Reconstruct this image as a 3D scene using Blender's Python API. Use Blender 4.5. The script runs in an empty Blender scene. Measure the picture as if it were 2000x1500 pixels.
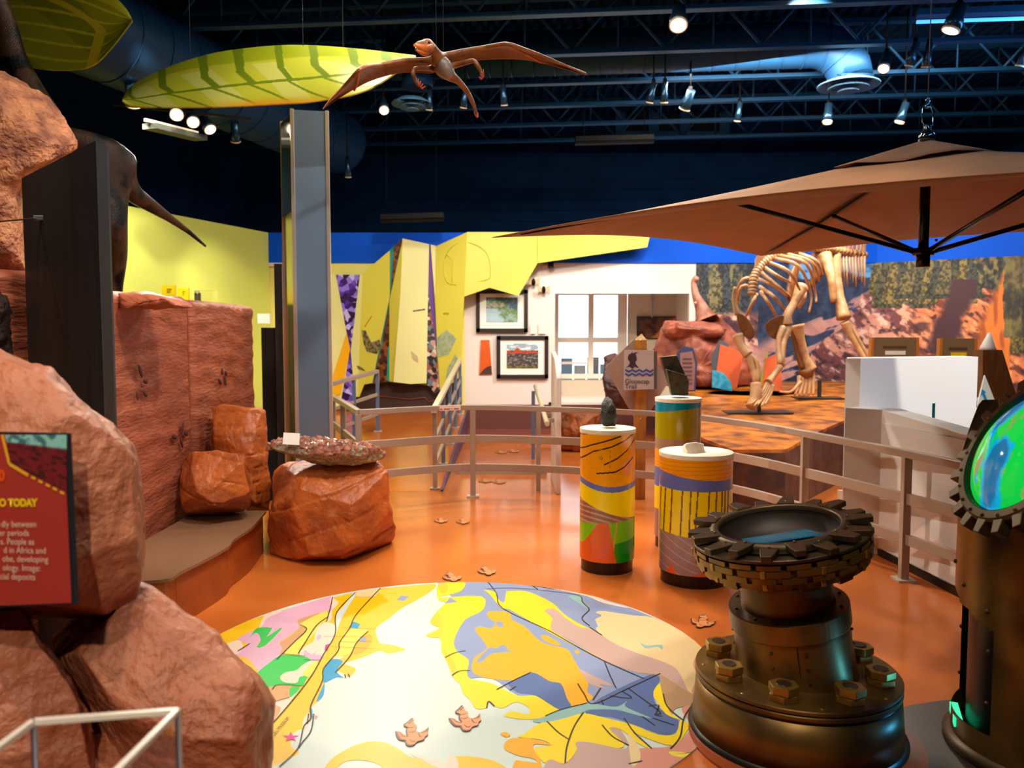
import bpy, bmesh, math, random
import numpy as np
from mathutils import Vector, Matrix, noise
random.seed(7)
R = math.radians
# ------------------------------------------------------------------ camera
H, FPX, PITCH = 1.65, 1600.0, R(3.7)
scene = bpy.context.scene
C = scene.collection
cam_d = bpy.data.cameras.new('camera'); cam = bpy.data.objects.new('camera', cam_d); C.objects.link(cam)
cam_d.sensor_width = 36.0; cam_d.lens = 36.0 * FPX / 2000.0
cam.location = (0, 0, H); cam.rotation_euler = (R(90) - PITCH, 0, 0)
cam_d.clip_start = 0.05
cam_d.dof.use_dof = True; cam_d.dof.focus_distance = 4.3; cam_d.dof.aperture_fstop = 2.8
scene.camera = cam
# ------------------------------------------------------------------ world, exposure
w = bpy.data.worlds.new('world'); scene.world = w; w.use_nodes = True
w.node_tree.nodes['Background'].inputs[0].default_value = (0.25, 0.5, 1.0, 1)
w.node_tree.nodes['Background'].inputs[1].default_value = 0.04
vs = scene.view_settings
vs.view_transform = 'Standard'; vs.look = 'None'; vs.gamma = 1.0; vs.exposure = 0.0; vs.use_curve_mapping = False
WARM = (1.0, 0.89, 0.73)
WARM2 = (1.0, 0.93, 0.82)
COOL = (0.20, 0.55, 1.0)
def area(name, loc, target, sx, sy, energy, col):
    l = bpy.data.lights.new(name, 'AREA'); l.shape = 'RECTANGLE'; l.size = sx; l.size_y = sy
    l.energy = energy; l.color = col
    o = bpy.data.objects.new(name, l); C.objects.link(o); o.location = loc
    o.rotation_euler = (Vector(target) - Vector(loc)).to_track_quat('-Z', 'Y').to_euler()
    return o
# cool strip light, one added cool fill, and added warm fills without fixtures
area('cool_ceiling_light', (5.4, 8.1, 4.35), (-1.0, 10.5, 4.6), 2.6, 0.3, 26, COOL)
area('cool_ceiling_light', (3.0, 2.5, 4.6), (-1.5, 8, 3.0), 2.4, 0.3, 26, COOL)  # added cool light aimed at the pillar, no fixture built
area('warm_fill_light', (-0.4, 4.0, 4.9), (-0.5, 4.6, 0), 2.6, 0.6, 48, WARM2)
area('warm_fill_light', (0.0, 6.6, 4.9), (0.0, 6.9, 0), 2.4, 0.5, 110, WARM2)
area('warm_fill_light', (0.2, 9.2, 4.9), (0.2, 9.4, 0), 3.6, 0.6, 150, WARM2)
area('warm_fill_light', (3.6, 10.0, 4.85), (4.4, 12.6, 1.3), 3.4, 0.5, 260, WARM2)

# ------------------------------------------------------------------ pixel -> place
CP, SP = math.cos(PITCH), math.sin(PITCH)
def ray(x, y):
    a, b = (x - 1000) / FPX, -(y - 750) / FPX
    return Vector((a, CP + b * SP, -SP + b * CP))
def gnd(x, y, z=0.0):
    d = ray(x, y); t = (z - H) / d.z
    return Vector((d.x * t, d.y * t, z))
def at(x, y, Y):
    d = ray(x, y); t = Y / d.y
    return Vector((d.x * t, Y, H + d.z * t))
# ------------------------------------------------------------------ materials
def lin(c):
    return tuple(((v / 255.0) / 12.92 if v / 255.0 <= 0.04045 else ((v / 255.0 + 0.055) / 1.055) ** 2.4) for v in c[:3])
MATS = {}
def mat(name, col=(128, 128, 128), rough=0.55, metal=0.0, col2=None, scale=6.0, detail=5.0, stretch=(1, 1, 1),
        bump=0.0, bscale=30.0, emit=None, estr=0.0, spec=0.5, contrast=(0.35, 0.65), trans=0.0, ior=1.45, attr=False, coat=0.0, lowdist=0.01):
    if name in MATS: return MATS[name]
    m = bpy.data.materials.new(name); m.use_nodes = True
    nt = m.node_tree; b = nt.nodes['Principled BSDF']
    b.inputs['Roughness'].default_value = rough; b.inputs['Metallic'].default_value = metal
    b.inputs['Base Color'].default_value = lin(col) + (1,)
    b.inputs['Specular IOR Level'].default_value = spec
    b.inputs['IOR'].default_value = ior
    b.inputs['Coat Weight'].default_value = coat; b.inputs['Coat Roughness'].default_value = 0.1
    if trans: b.inputs['Transmission Weight'].default_value = trans
    tc = None
    def coord():
        nonlocal tc
        if tc is None:
            t = nt.nodes.new('ShaderNodeTexCoord'); mp = nt.nodes.new('ShaderNodeMapping')
            mp.inputs['Scale'].default_value = stretch
            nt.links.new(t.outputs['Object'], mp.inputs['Vector']); tc = mp.outputs['Vector']
        return tc
    if attr:
        a = nt.nodes.new('ShaderNodeAttribute'); a.attribute_name = 'Col'
        nt.links.new(a.outputs['Color'], b.inputs['Base Color'])
    elif col2 is not None:
        n = nt.nodes.new('ShaderNodeTexNoise'); n.inputs['Scale'].default_value = scale; n.inputs['Detail'].default_value = detail
        nt.links.new(coord(), n.inputs['Vector'])
        r = nt.nodes.new('ShaderNodeValToRGB')
        r.color_ramp.elements[0].position = contrast[0]; r.color_ramp.elements[0].color = lin(col) + (1,)
        r.color_ramp.elements[1].position = contrast[1]; r.color_ramp.elements[1].color = lin(col2) + (1,)
        nt.links.new(n.outputs['Fac'], r.inputs['Fac']); nt.links.new(r.outputs['Color'], b.inputs['Base Color'])
    if bump:
        n2 = nt.nodes.new('ShaderNodeTexNoise'); n2.inputs['Scale'].default_value = bscale; n2.inputs['Detail'].default_value = 6
        nt.links.new(coord(), n2.inputs['Vector'])
        bp = nt.nodes.new('ShaderNodeBump'); bp.inputs['Strength'].default_value = bump; bp.inputs['Distance'].default_value = lowdist
        nt.links.new(n2.outputs['Fac'], bp.inputs['Height']); nt.links.new(bp.outputs['Normal'], b.inputs['Normal'])
    if emit is not None:
        b.inputs['Emission Color'].default_value = lin(emit) + (1,); b.inputs['Emission Strength'].default_value = estr
    MATS[name] = m
    return m
# ------------------------------------------------------------------ mesh builder
class MB:
    def __init__(s): s.v = []; s.f = []; s.mi = []; s.sm = []; s.col = None
    def add(s, vs, fs, mi=0, sm=False):
        o = len(s.v); s.v += [tuple(p) for p in vs]
        for f in fs: s.f.append(tuple(i + o for i in f)); s.mi.append(mi); s.sm.append(sm)
        return s
    def box(s, c, size, M=None, mi=0):
        x, y, z = [d / 2 for d in size]; P = [Vector((a * x, b * y, e * z)) for a in (-1, 1) for b in (-1, 1) for e in (-1, 1)]
        if M is not None: P = [M @ p for p in P]
        c = Vector(c); return s.add([p + c for p in P], [(0, 1, 3, 2), (4, 6, 7, 5), (0, 4, 5, 1), (2, 3, 7, 6), (0, 2, 6, 4), (1, 5, 7, 3)], mi)
    def box2(s, a, b, mi=0):
        return s.box([(p + q) / 2 for p, q in zip(a, b)], [abs(q - p) for p, q in zip(a, b)], None, mi)
    def bar(s, a, b, w, h, mi=0, up=(0, 0, 1)):
        a, b = Vector(a), Vector(b); d = b - a; L = d.length; d.normalize(); up = Vector(up)
        x = d.cross(up)
        if x.length < 1e-4: x = d.cross(Vector((1, 0, 0)))
        x.normalize(); z = x.cross(d); M = Matrix((x, d, z)).transposed()
        return s.box((a + b) / 2, (w, L, h), M, mi)
    def tube(s, pts, r, n=8, mi=0, cap=True, sm=True, flat=1.0):
        pts = [Vector(p) for p in pts]; k = len(pts); rr = r if isinstance(r, (list, tuple)) else [r] * k
        t0 = (pts[1] - pts[0]).normalized(); u = t0.orthogonal().normalized(); vs = []
        for i in range(k):
            t = (pts[min(i + 1, k - 1)] - pts[max(i - 1, 0)]).normalized()
            u = (u - t * u.dot(t)); u = u.normalized() if u.length > 1e-6 else t.orthogonal().normalized()
            w_ = t.cross(u)
            for j in range(n):
                a = 2 * math.pi * j / n; vs.append(pts[i] + (u * math.cos(a) + w_ * math.sin(a) * flat) * rr[i])
        fs = [(i * n + j, i * n + (j + 1) % n, (i + 1) * n + (j + 1) % n, (i + 1) * n + j) for i in range(k - 1) for j in range(n)]
        s.add(vs, fs, mi, sm); o = len(s.v) - len(vs)
        if cap:
            s.f += [tuple(o + j for j in range(n))[::-1], tuple(o + (k - 1) * n + j for j in range(n))]; s.mi += [mi, mi]; s.sm += [False, False]
        return s
    def cyl(s, a, b, r, r2=None, n=24, mi=0, cap=True, sm=True):
        return s.tube([a, b], [r, r if r2 is None else r2], n, mi, cap, sm)
    def lathe(s, prof, c=(0, 0, 0), n=48, M=None, mi=0, sm=True, closed=False):
        c = Vector(c); vs = []
        for r, z in prof:
            for j in range(n):
                a = 2 * math.pi * j / n; p = Vector((r * math.cos(a), r * math.sin(a), z)); vs.append(c + (M @ p if M is not None else p))
        k = len(prof); rng = range(k) if closed else range(k - 1)
        fs = [(i * n + j, i * n + (j + 1) % n, ((i + 1) % k) * n + (j + 1) % n, ((i + 1) % k) * n + j) for i in rng for j in range(n)]
        return s.add(vs, fs, mi, sm)
    def prism(s, poly, off, mi=0):
        poly = [Vector(p) for p in poly]; off = Vector(off); n = len(poly)
        vs = poly + [p + off for p in poly]
        fs = [tuple(range(n))[::-1], tuple(range(n, 2 * n))] + [(i, (i + 1) % n, n + (i + 1) % n, n + i) for i in range(n)]
        return s.add(vs, fs, mi)
    def sph(s, c, r, nu=16, nv=10, mi=0, M=None):
        r = r if isinstance(r, (list, tuple)) else (r, r, r); c = Vector(c)
        vs = []
        for i in range(nv + 1):
            t = math.pi * i / nv
            for j in range(nu):
                a = 2 * math.pi * j / nu; p = Vector((r[0] * math.sin(t) * math.cos(a), r[1] * math.sin(t) * math.sin(a), r[2] * math.cos(t)))
                vs.append(c + (M @ p if M is not None else p))
        fs = [(i * nu + j, (i + 1) * nu + j, (i + 1) * nu + (j + 1) % nu, i * nu + (j + 1) % nu) for i in range(nv) for j in range(nu)]
        return s.add(vs, fs, mi, True)
    def mesh(s, name, mats, org):
        me = bpy.data.meshes.new(name)
        V = np.array(s.v, dtype=np.float64) - np.array(org)
        me.from_pydata(V.tolist(), [], s.f)
        for m in (mats if isinstance(mats, (list, tuple)) else [mats]): me.materials.append(m)
        me.polygons.foreach_set('material_index', s.mi); me.polygons.foreach_set('use_smooth', s.sm)
        if s.col is not None:
            ca = me.color_attributes.new('Col', 'FLOAT_COLOR', 'POINT')
            a = np.ones((len(V), 4), dtype=np.float32); a[:, :3] = s.col; ca.data.foreach_set('color', a.ravel())
        me.validate(); me.update()
        return me
    def base(s):
        V = np.array(s.v); lo, hi = V.min(0), V.max(0)
        return ((lo[0] + hi[0]) / 2, (lo[1] + hi[1]) / 2, lo[2])
    def build(s, name, mats, parent=None, bevel=0.0, recalc=True, sub=0):
        org = wloc(parent) if parent is not None else s.base()
        me = s.mesh(name, mats, org)
        if recalc:
            bm = bmesh.new(); bm.from_mesh(me); bmesh.ops.recalc_face_normals(bm, faces=bm.faces); bm.to_mesh(me); bm.free()
        o = bpy.data.objects.new(name, me); C.objects.link(o)
        if parent is not None: o.parent = parent
        else: o.location = org
        if bevel:
            b = o.modifiers.new('bevel', 'BEVEL'); b.width = bevel; b.segments = 2; b.limit_method = 'ANGLE'; b.angle_limit = R(35)
        if sub:
            b = o.modifiers.new('sub', 'SUBSURF'); b.levels = sub; b.render_levels = sub
        return o
    def solo(s, name, mats, label, cat, group=None, kind=None, **k):
        o = s.build(name, mats, None, **k); return tag(o, label, cat, group, kind)
    def struct(s, name, mats, parent=None, **k):
        o = s.build(name, mats, parent, **k)
        if parent is None: o['kind'] = 'structure'
        return o
def wloc(o):
    p = Vector((0, 0, 0))
    while o is not None: p += o.location; o = o.parent
    return p
def tag(o, label, cat, group=None, kind=None):
    if label: o['label'] = label
    if cat: o['category'] = cat
    if group: o['group'] = group
    if kind: o['kind'] = kind
    return o
def thing(name, label, cat, loc, group=None):
    o = bpy.data.objects.new(name, None); C.objects.link(o); o.location = Vector(loc); o.empty_display_size = 0.1
    return tag(o, label, cat, group)
def dup(root, loc, label=None, group=None, rotz=None):
    r = root.copy(); C.objects.link(r); r.location = Vector(loc)
    if rotz is not None: r.rotation_euler = (0, 0, rotz)
    if label: r['label'] = label
    if group: r['group'] = group
    for ch in list(root.children):
        c = ch.copy(); C.objects.link(c); c.parent = r
        for g in list(ch.children):
            d = g.copy(); C.objects.link(d); d.parent = c
    return r
def crom(pts, k=4, closed=True):
    pts = [Vector(p) for p in pts]; n = len(pts); out = []
    rng = range(n) if closed else range(n - 1)
    for i in rng:
        g = (lambda j: pts[j % n]) if closed else (lambda j: pts[max(0, min(n - 1, j))])
        p0, p1, p2, p3 = g(i - 1), g(i), g(i + 1), g(i + 2)
        for t in range(k):
            u = t / k
            out.append(0.5 * ((2 * p1) + (p2 - p0) * u + (2 * p0 - 5 * p1 + 4 * p2 - p3) * u * u + (3 * p1 - p0 - 3 * p2 + p3) * u ** 3))
    if not closed: out.append(pts[-1])
    return out
def align(n, up=(0, 0, 1)):
    """matrix whose local Z is n and local Y is as close to up as possible"""
    z = Vector(n).normalized(); x = Vector(up).cross(z)
    if x.length < 1e-5: x = Vector((1, 0, 0))
    x.normalize(); y = z.cross(x)
    return Matrix((x, y, z)).transposed()
def text_mesh(body, size, org, X, Y_, name, m, parent, align_x='LEFT', depth=0.0, bold=0.0):
    """flat lettering: org = left baseline point, X / Y_ = unit directions"""
    cu = bpy.data.curves.new(name, 'FONT'); cu.body = body; cu.size = size; cu.align_x = align_x; cu.extrude = depth; cu.offset = bold
    t = bpy.data.objects.new(name, cu); C.objects.link(t)
    dg = bpy.context.evaluated_depsgraph_get(); me = bpy.data.meshes.new_from_object(t.evaluated_get(dg))
    bpy.data.objects.remove(t); bpy.data.curves.remove(cu)
    X = Vector(X).normalized(); Y_ = Vector(Y_).normalized(); Z = X.cross(Y_); M = Matrix((X, Y_, Z)).transposed()
    o0 = Vector(org) - (wloc(parent) if parent is not None else Vector((0, 0, 0)))
    for v in me.vertices: v.co = M @ v.co + o0
    me.materials.clear(); me.materials.append(m)
    o = bpy.data.objects.new(name, me); C.objects.link(o)
    if parent is not None: o.parent = parent
    return o
# ------------------------------------------------------------------ numpy noise for prints and rocks
def vnoise(x, y, seed=0):
    xi = np.floor(x).astype(np.int64); yi = np.floor(y).astype(np.int64); xf = x - xi; yf = y - yi
    def h(a, b):
        n = (a * 374761393 + b * 668265263 + seed * 974634777) & 0xffffffff
        n = ((n ^ (n >> 13)) * 1274126177) & 0xffffffff
        return ((n ^ (n >> 16)) & 0xffff) / 65535.0
    u = xf * xf * (3 - 2 * xf); v = yf * yf * (3 - 2 * yf)
    return (h(xi, yi) * (1 - u) + h(xi + 1, yi) * u) * (1 - v) + (h(xi, yi + 1) * (1 - u) + h(xi + 1, yi + 1) * u) * v
def fbm(x, y, seed=0, o=4):
    t = 0; a = 0.5; s_ = 0
    for i in range(o): t = t + a * vnoise(x * 2 ** i, y * 2 ** i, seed + i); s_ += a; a *= 0.5
    return t / s_
def clin(rgb):
    c = np.asarray(rgb, dtype=np.float64) / 255.0
    return np.where(c <= 0.04045, c / 12.92, ((np.maximum(c, 0) + 0.055) / 1.055) ** 2.4)
def mixc(a, b, t):
    t = np.clip(t, 0, 1)[..., None]; return np.asarray(a, float) * (1 - t) + np.asarray(b, float) * t
def sstep(a, b, x):
    t = np.clip((x - a) / (b - a), 0, 1); return t * t * (3 - 2 * t)
def painted(P, nx, ny, fn):
    """grid mesh; P(u,v) arrays -> (..,3) positions, fn(u,v) -> sRGB print colours"""
    u, v = np.meshgrid(np.linspace(0, 1, nx + 1), np.linspace(0, 1, ny + 1))
    pos = P(u, v).reshape(-1, 3); mb = MB(); mb.v = [tuple(p) for p in pos]
    i = np.arange(ny)[:, None] * (nx + 1) + np.arange(nx)[None, :]
    q = np.stack([i, i + 1, i + nx + 2, i + nx + 1], -1).reshape(-1, 4)
    mb.f = [tuple(a) for a in q.tolist()]; mb.mi = [0] * len(mb.f); mb.sm = [True] * len(mb.f)
    mb.col = clin(np.clip(fn(u, v), 0, 255)).reshape(-1, 3)
    return mb
def quadP(p00, p10, p11, p01):
    a, b, c, d = [np.array(p, float) for p in (p00, p10, p11, p01)]
    return lambda u, v: (a * ((1 - u) * (1 - v))[..., None] + b * (u * (1 - v))[..., None] + c * (u * v)[..., None] + d * ((1 - u) * v)[..., None])
PRINT = mat('print_matte', attr=True, rough=0.55)
PRINTG = mat('print_gloss', attr=True, rough=0.18, coat=0.3)
# ------------------------------------------------------------------ rocks
def rock(outline, Y, tf, tb, n=120, nr=36, amp=0.008, freq=6.0, strata=0.0, sfreq=30.0, seed=0, zmin=None, sharp=0.55, dip=0.0, cuts=14, cutd=(0.72, 0.94), lat=0.5, minz=None):
    """closed rock from a silhouette (pixels) at depth Y, tf metres deep in front, tb behind; flat facets from random plane cuts"""
    pl = [Vector((p[0], p[1])) for p in outline]
    seg = [(pl[(i + 1) % len(pl)] - pl[i]).length for i in range(len(pl))]; tot = sum(seg); pts = []
    for k in range(n):
        d = tot * k / n; i = 0
        while d > seg[i]: d -= seg[i]; i += 1
        pts.append(pl[i].lerp(pl[(i + 1) % len(pl)], d / seg[i]))
    c = sum(pts, Vector((0, 0))) / n
    # profile sampled evenly along its length
    fine = [(max(0.0, math.cos(a)) ** sharp, math.sin(a)) for a in [-math.pi / 2 + math.pi * k / 2000 for k in range(2001)]]
    al = [0.0]
    for k in range(2000): al.append(al[-1] + math.hypot(fine[k + 1][0] - fine[k][0], fine[k + 1][1] - fine[k][1]))
    prof = []; k = 0
    for i in range(nr + 1):
        g = al[-1] * i / nr
        while k < 1999 and al[k + 1] < g: k += 1
        prof.append(fine[k if i < nr else 2000])
    V = []
    for sc, dp in prof:
        off = dp * (tf if dp < 0 else tb)
        for q in pts:
            q = c + (q - c) * sc; V.append(at(q.x, q.y, Y + off))
    ctr = at(c.x, c.y, Y); V = np.array([tuple(v) for v in V]); cc = np.array(ctr); rs = np.random.default_rng(seed + 100)
    for k in range(cuts):
        nn = rs.normal(size=3) * np.array([1, 1, 0.9]); nn[1] = -abs(nn[1]) - 0.25; nn[0] *= lat + 0.3; nn /= np.linalg.norm(nn)
        d = (V - cc) @ nn; h = d.max() * rs.uniform(*cutd); ov = np.maximum(0, d - h); V = V - ov[:, None] * nn * 0.9
    sd = Vector((seed * 3.1, seed * 7.7, seed * 1.3)); out = []
    FD = [sc for sc, dp in prof]
    for k_, p in enumerate(V):
        p = Vector(p); d = (p - ctr); L = d.length
        if L < 1e-6: out.append(tuple(p)); continue
        d /= L
        fade = min(1.0, FD[k_ // n] / 0.22); fade = fade * fade * (3 - 2 * fade)
        h = noise.fractal(p * freq + sd, 0.8, 2.2, 6) * amp * fade
        if strata:
            zz = p.z + dip * p.x + 0.02 * noise.noise(p * 2.5 + sd)
            ph = (zz * sfreq / 6.283) + 0.35 * noise.noise(Vector((0, 0, zz * 9)) + sd)
            fr_ = ph - math.floor(ph); lay = math.floor(ph)
            h += fade * strata * (0.8 * noise.noise(Vector((lay * 7.3, seed, 0.5))) - 1.3 * max(0.0, 1 - fr_ / 0.14) * (0.35 + 0.65 * (noise.noise(p * 4 + sd * 2) > -0.1)))
        p2 = p + d * h
        if zmin is not None and p2.z < zmin: p2.z = zmin
        out.append(tuple(p2))
    mb = MB(); fs = [(i * n + j, i * n + (j + 1) % n, (i + 1) * n + (j + 1) % n, (i + 1) * n + j) for i in range(nr) for j in range(n)]
    mb.add(out, fs, 0, True)
    return mb
# ================================================================== the room
NAVY = mat('navy_paint', (8, 34, 62), 0.85, col2=(6, 26, 50), scale=3, spec=0.06)
NAVYM = mat('navy_metal', (22, 64, 98), 0.45, metal=0.1, spec=0.2)
DUCT = mat('navy_duct', (18, 54, 86), 0.5, metal=0.1, spec=0.2)
BLACKM = mat('black_metal', (9, 9, 10), 0.5, spec=0.15)
WHITEP = mat('white_paint', (232, 218, 210), 0.5)
BLUEP = mat('blue_paint', (0, 84, 216), 0.6, spec=0.2)
YELL = mat('yellow_paint', (216, 224, 104), 0.6)
MAROON = mat('maroon_wainscot', (96, 52, 46), 0.5)
FLOORM = mat('stained_floor', (202, 112, 48), 0.17, col2=(180, 90, 36), scale=1.6, detail=8, contrast=(0.3, 0.75), bump=0.03, bscale=14)
BEIGE = mat('beige_wall', (206, 190, 166), 0.6)
# floor with the ramp up to the left bay
mb = MB(); mb.box2((-9, -3.2, -0.1), (9, 15.5, 0.0)); mb.struct('floor', FLOORM)
RX0, RX1, RY0, RY1, RZ = -3.75, -0.74, 8.35, 12.98, 0.40
mb = MB()
prof = [(RX0, RY0, 0.001), (RX1, RY0, 0.001), (RX1, RY1, RZ), (RX0, RY1, RZ)]
mb.add([Vector(p) for p in prof] + [Vector((p[0], p[1], 0.0)) for p in prof], [(0, 1, 2, 3), (7, 6, 5, 4), (0, 4, 5, 1), (1, 5, 6, 2), (2, 6, 7, 3), (3, 7, 4, 0)])
mb.struct('floor_ramp', FLOORM)
def rampz(Y): return max(0.0, RZ * (Y - RY0) / (RY1 - RY0))
# dark building shell
def wall(name, a, b, z0, z1, th, m):
    a, b = Vector((a[0], a[1], 0)), Vector((b[0], b[1], 0)); d = (b - a).normalized(); nrm = Vector((-d.y, d.x, 0)) * th
    mb = MB(); mb.prism([a + Vector((0, 0, z0)), b + Vector((0, 0, z0)), b + Vector((0, 0, z1)), a + Vector((0, 0, z1))], nrm); return mb.struct(name, m)
bw = wall('wall_back', (-9, 15.5), (9, 15.5), 0, 5.75, 0.15, NAVY)
for k in range(12):   # block courses of the painted masonry
    m_ = MB(); z = 3.3 + k * 0.2; m_.box2((-7, 15.485, z), (8.8, 15.5, z + 0.185)); m_.build('block_course', NAVY, bw)
wall('wall_left', (-7.2, -3.2), (-5.0, 15.5), 0, 5.75, 0.15, NAVY)
wall('wall_right', (9, 15.5), (9, -3.2), 0, 5.75, 0.15, NAVY)
wall('wall_front', (9, -3.2), (-9, -3.2), 0, 5.75, 0.15, NAVY)
# partition: left yellow wall
wall('wall_yellow', (-5.75, 7.2), (-3.82, 12.98), 0, 3.19, 0.12, YELL)
YB = 13.0
def wb(x0, x1, z0, z1, name, m, y=YB, th=0.12):
    mb = MB(); mb.box2((x0, y, z0), (x1, y + th, z1)); return mb.struct(name, m)
PALE = mat('pale_yellow_wall', (238, 224, 120), 0.6)
wb(-3.9, -0.75, 0.0, 2.72, 'wall_panel_bay', PALE)
XO0, XO1 = 0.68, 2.80
wb(-0.75, XO0, 0.48, 2.72, 'wall_gallery', WHITEP)
wb(XO0, XO1, 2.24, 2.72, 'wall_gallery_lintel', WHITEP)
wb(XO1, 2.90, 0.48, 2.72, 'wall_gallery_jamb', WHITEP)
wb(-0.75, 2.90, 0.0, 0.48, 'wall_gallery_wainscot', MAROON, y=YB - 0.01, th=0.13)
wb(-0.75, 2.90, 0.0, 0.09, 'baseboard_gallery', mat('baseboard_maroon', (120, 66, 60), 0.4), y=YB - 0.03, th=0.03)
wb(-3.9, 7.0, 2.72, 3.19, 'wall_band_blue', BLUEP, y=YB - 0.03, th=0.15)
wb(-3.9, -3.2, 2.66, 2.72, 'trim_1', WHITEP, y=YB - 0.035, th=0.03)
# white return of the gallery wall beside the ramp
# alcove behind the opening
wb(XO0 - 0.1, XO1 + 0.6, 0.48, 0.52, 'trim_2', WHITEP, y=YB, th=1.3)
mb = MB(); mb.box2((XO1 + 0.05, YB + 0.12, 0.5), (XO1 + 0.15, YB + 1.35, 2.7)); mb.struct('wall_alcove_right', BEIGE)
mb = MB(); mb.box2((XO0 - 0.12, YB + 0.12, 0.5), (XO0 - 0.02, YB + 1.35, 2.7)); mb.struct('wall_alcove_left', WHITEP)
mb = MB(); mb.box2((XO0 - 0.12, YB + 0.12, 2.6), (XO1 + 0.15, YB + 1.35, 2.7)); mb.struct('ceiling_alcove', WHITEP)
YA = YB + 1.3
mb = MB(); mb.box2((2.02, YA, 0.5), (XO1 + 0.1, YA + 0.08, 2.6)); mb.box2((XO0 - 0.1, YA, 0.5), (2.02, YA + 0.08, 0.80)); mb.box2((XO0 - 0.1, YA, 2.36), (2.02, YA + 0.08, 2.6))
mb.struct('wall_alcove_back', BEIGE)
# window looking out to daylight
WFR = mat('window_frame_cream', (232, 218, 200), 0.45)
wx0, wx1, wz0, wz1 = XO0 + 0.04, 2.0, 0.82, 2.34
win = thing('window_1', None, None, ((wx0 + wx1) / 2, YA + 0.02, wz0)); win['kind'] = 'structure'
def bars(lst, name, m):
    for a, b in lst: m_ = MB(); m_.box2(a, b); m_.build(name, m, win, bevel=0.004)
xm = at(1154, 660, YA).x; zm = at(1150, 664, YA).z; z2 = at(1120, 709, YA).z
bars([((wx0, YA - 0.03, wz0), (wx0 + 0.09, YA + 0.06, wz1)), ((wx1 - 0.16, YA - 0.03, wz0), (wx1, YA + 0.06, wz1)),
      ((xm - 0.045, YA - 0.03, wz0), (xm + 0.045, YA + 0.06, wz1)), ((wx0, YA - 0.035, wz1 - 0.07), (wx1, YA + 0.06, wz1)),
      ((wx0, YA - 0.035, wz0), (wx1, YA + 0.06, wz0 + 0.08)), ((wx0, YA - 0.035, zm - 0.045), (wx1, YA + 0.055, zm + 0.045)),
      ((wx0 + 0.08, YA - 0.02, z2 - 0.02), (xm - 0.04, YA + 0.03, z2 + 0.02))], 'window_frame', WFR)
GLASSW = mat('window_glass', (255, 255, 255), 0.02, trans=1.0, ior=1.01, spec=0.1)
for a, b in (((wx0 + 0.09, wz0 + 0.08), (xm - 0.045, zm - 0.045)), ((wx0 + 0.09, zm + 0.045), (xm - 0.045, wz1 - 0.07)),
             ((xm + 0.045, wz0 + 0.08), (wx1 - 0.16, zm - 0.045)), ((xm + 0.045, zm + 0.045), (wx1 - 0.16, wz1 - 0.07))):
    m_ = MB(); m_.box2((a[0], YA + 0.015, a[1]), (b[0], YA + 0.02, b[1])); m_.build('pane', GLASSW, win)
# room beyond the glass: bright daylit backdrop with shop furniture
m_ = MB(); m_.box2((0.0, YA + 1.05, 0.0), (4.0, YA + 1.1, 3.2)); m_.struct('wall_daylit', mat('daylit_wall', (250, 252, 255), 0.6, emit=(235, 245, 255), estr=2.2))
# mural wall
MURX = [(2.90, YB), (5.70, YB), (7.35, 11.7), (8.6, 9.6)]
wall('wall_mural_1', MURX[0], MURX[1], 0, 2.72, 0.12, NAVY)
wall('wall_mural_2', MURX[1], MURX[2], 0, 3.19, 0.12, BLUEP)
wall('wall_mural_3', MURX[2], MURX[3], 0, 3.19, 0.12, BLUEP)
# ------------------------------------------------------------------ ceiling deck (ribs run away from us)
mb = MB(); xs = []; x = -9.0
while x < 9: xs += [(x, 5.72), (x + 0.05, 5.72), (x + 0.07, 5.66), (x + 0.13, 5.66)]; x += 0.15
vs = [(a, y, b) for y in (-3.2, 15.5) for a, b in xs]; n = len(xs)
mb.add(vs, [(i, i + 1, n + i + 1, n + i) for i in range(n - 1)]); mb.struct('ceiling', NAVY, recalc=False)
# ------------------------------------------------------------------ open-web joists, yawed a little
JY = [5.2, 6.4, 7.6, 8.8, 10.05, 11.2, 12.3, 13.4, 14.5]
ORD = ['nearest', 'second', 'third', 'fourth', 'fifth', 'sixth', 'seventh', 'eighth', 'farthest']
KX = 0.1
jproto = None
for j, y0 in enumerate(JY):
    lab = 'navy open-web steel roof joist, %s row from the camera' % ORD[j]
    if jproto is None:
        t = thing('roof_joist', lab, 'joist', (0, y0, 4.92), 'open-web joists under the roof deck')
        P = lambda x, z: Vector((x, y0 - KX * x, z))
        for nm, z, hh in (('bottom_chord', 4.95, 0.05), ('top_chord', 5.60, 0.06)):
            m_ = MB()
            for s_ in (-0.022, 0.022):
                m_.bar(P(-7, z) + Vector((0, s_, 0)), P(8.8, z) + Vector((0, s_, 0)), 0.03, hh)
            m_.bar(P(-7, z - 0.02), P(8.8, z - 0.02), 0.11, 0.014); m_.build(nm, NAVYM, t)
        x = -7.0; k = 0
        while x < 8.6:
            a, b = (P(x, 4.97), P(x + 0.55, 5.58)) if k % 2 == 0 else (P(x, 5.58), P(x + 0.55, 4.97))
            m_ = MB(); m_.cyl(a, b, 0.018, n=6); m_.build('web_member', NAVYM, t)
            if k % 2 == 0:
                m_ = MB(); m_.cyl(P(x + 0.55, 4.97), P(x + 0.55, 5.58), 0.012, n=6); m_.build('web_post', NAVYM, t)
            x += 0.55; k += 1
        jproto = t
    else:
        dup(jproto, (0, y0, 4.92), lab)
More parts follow.
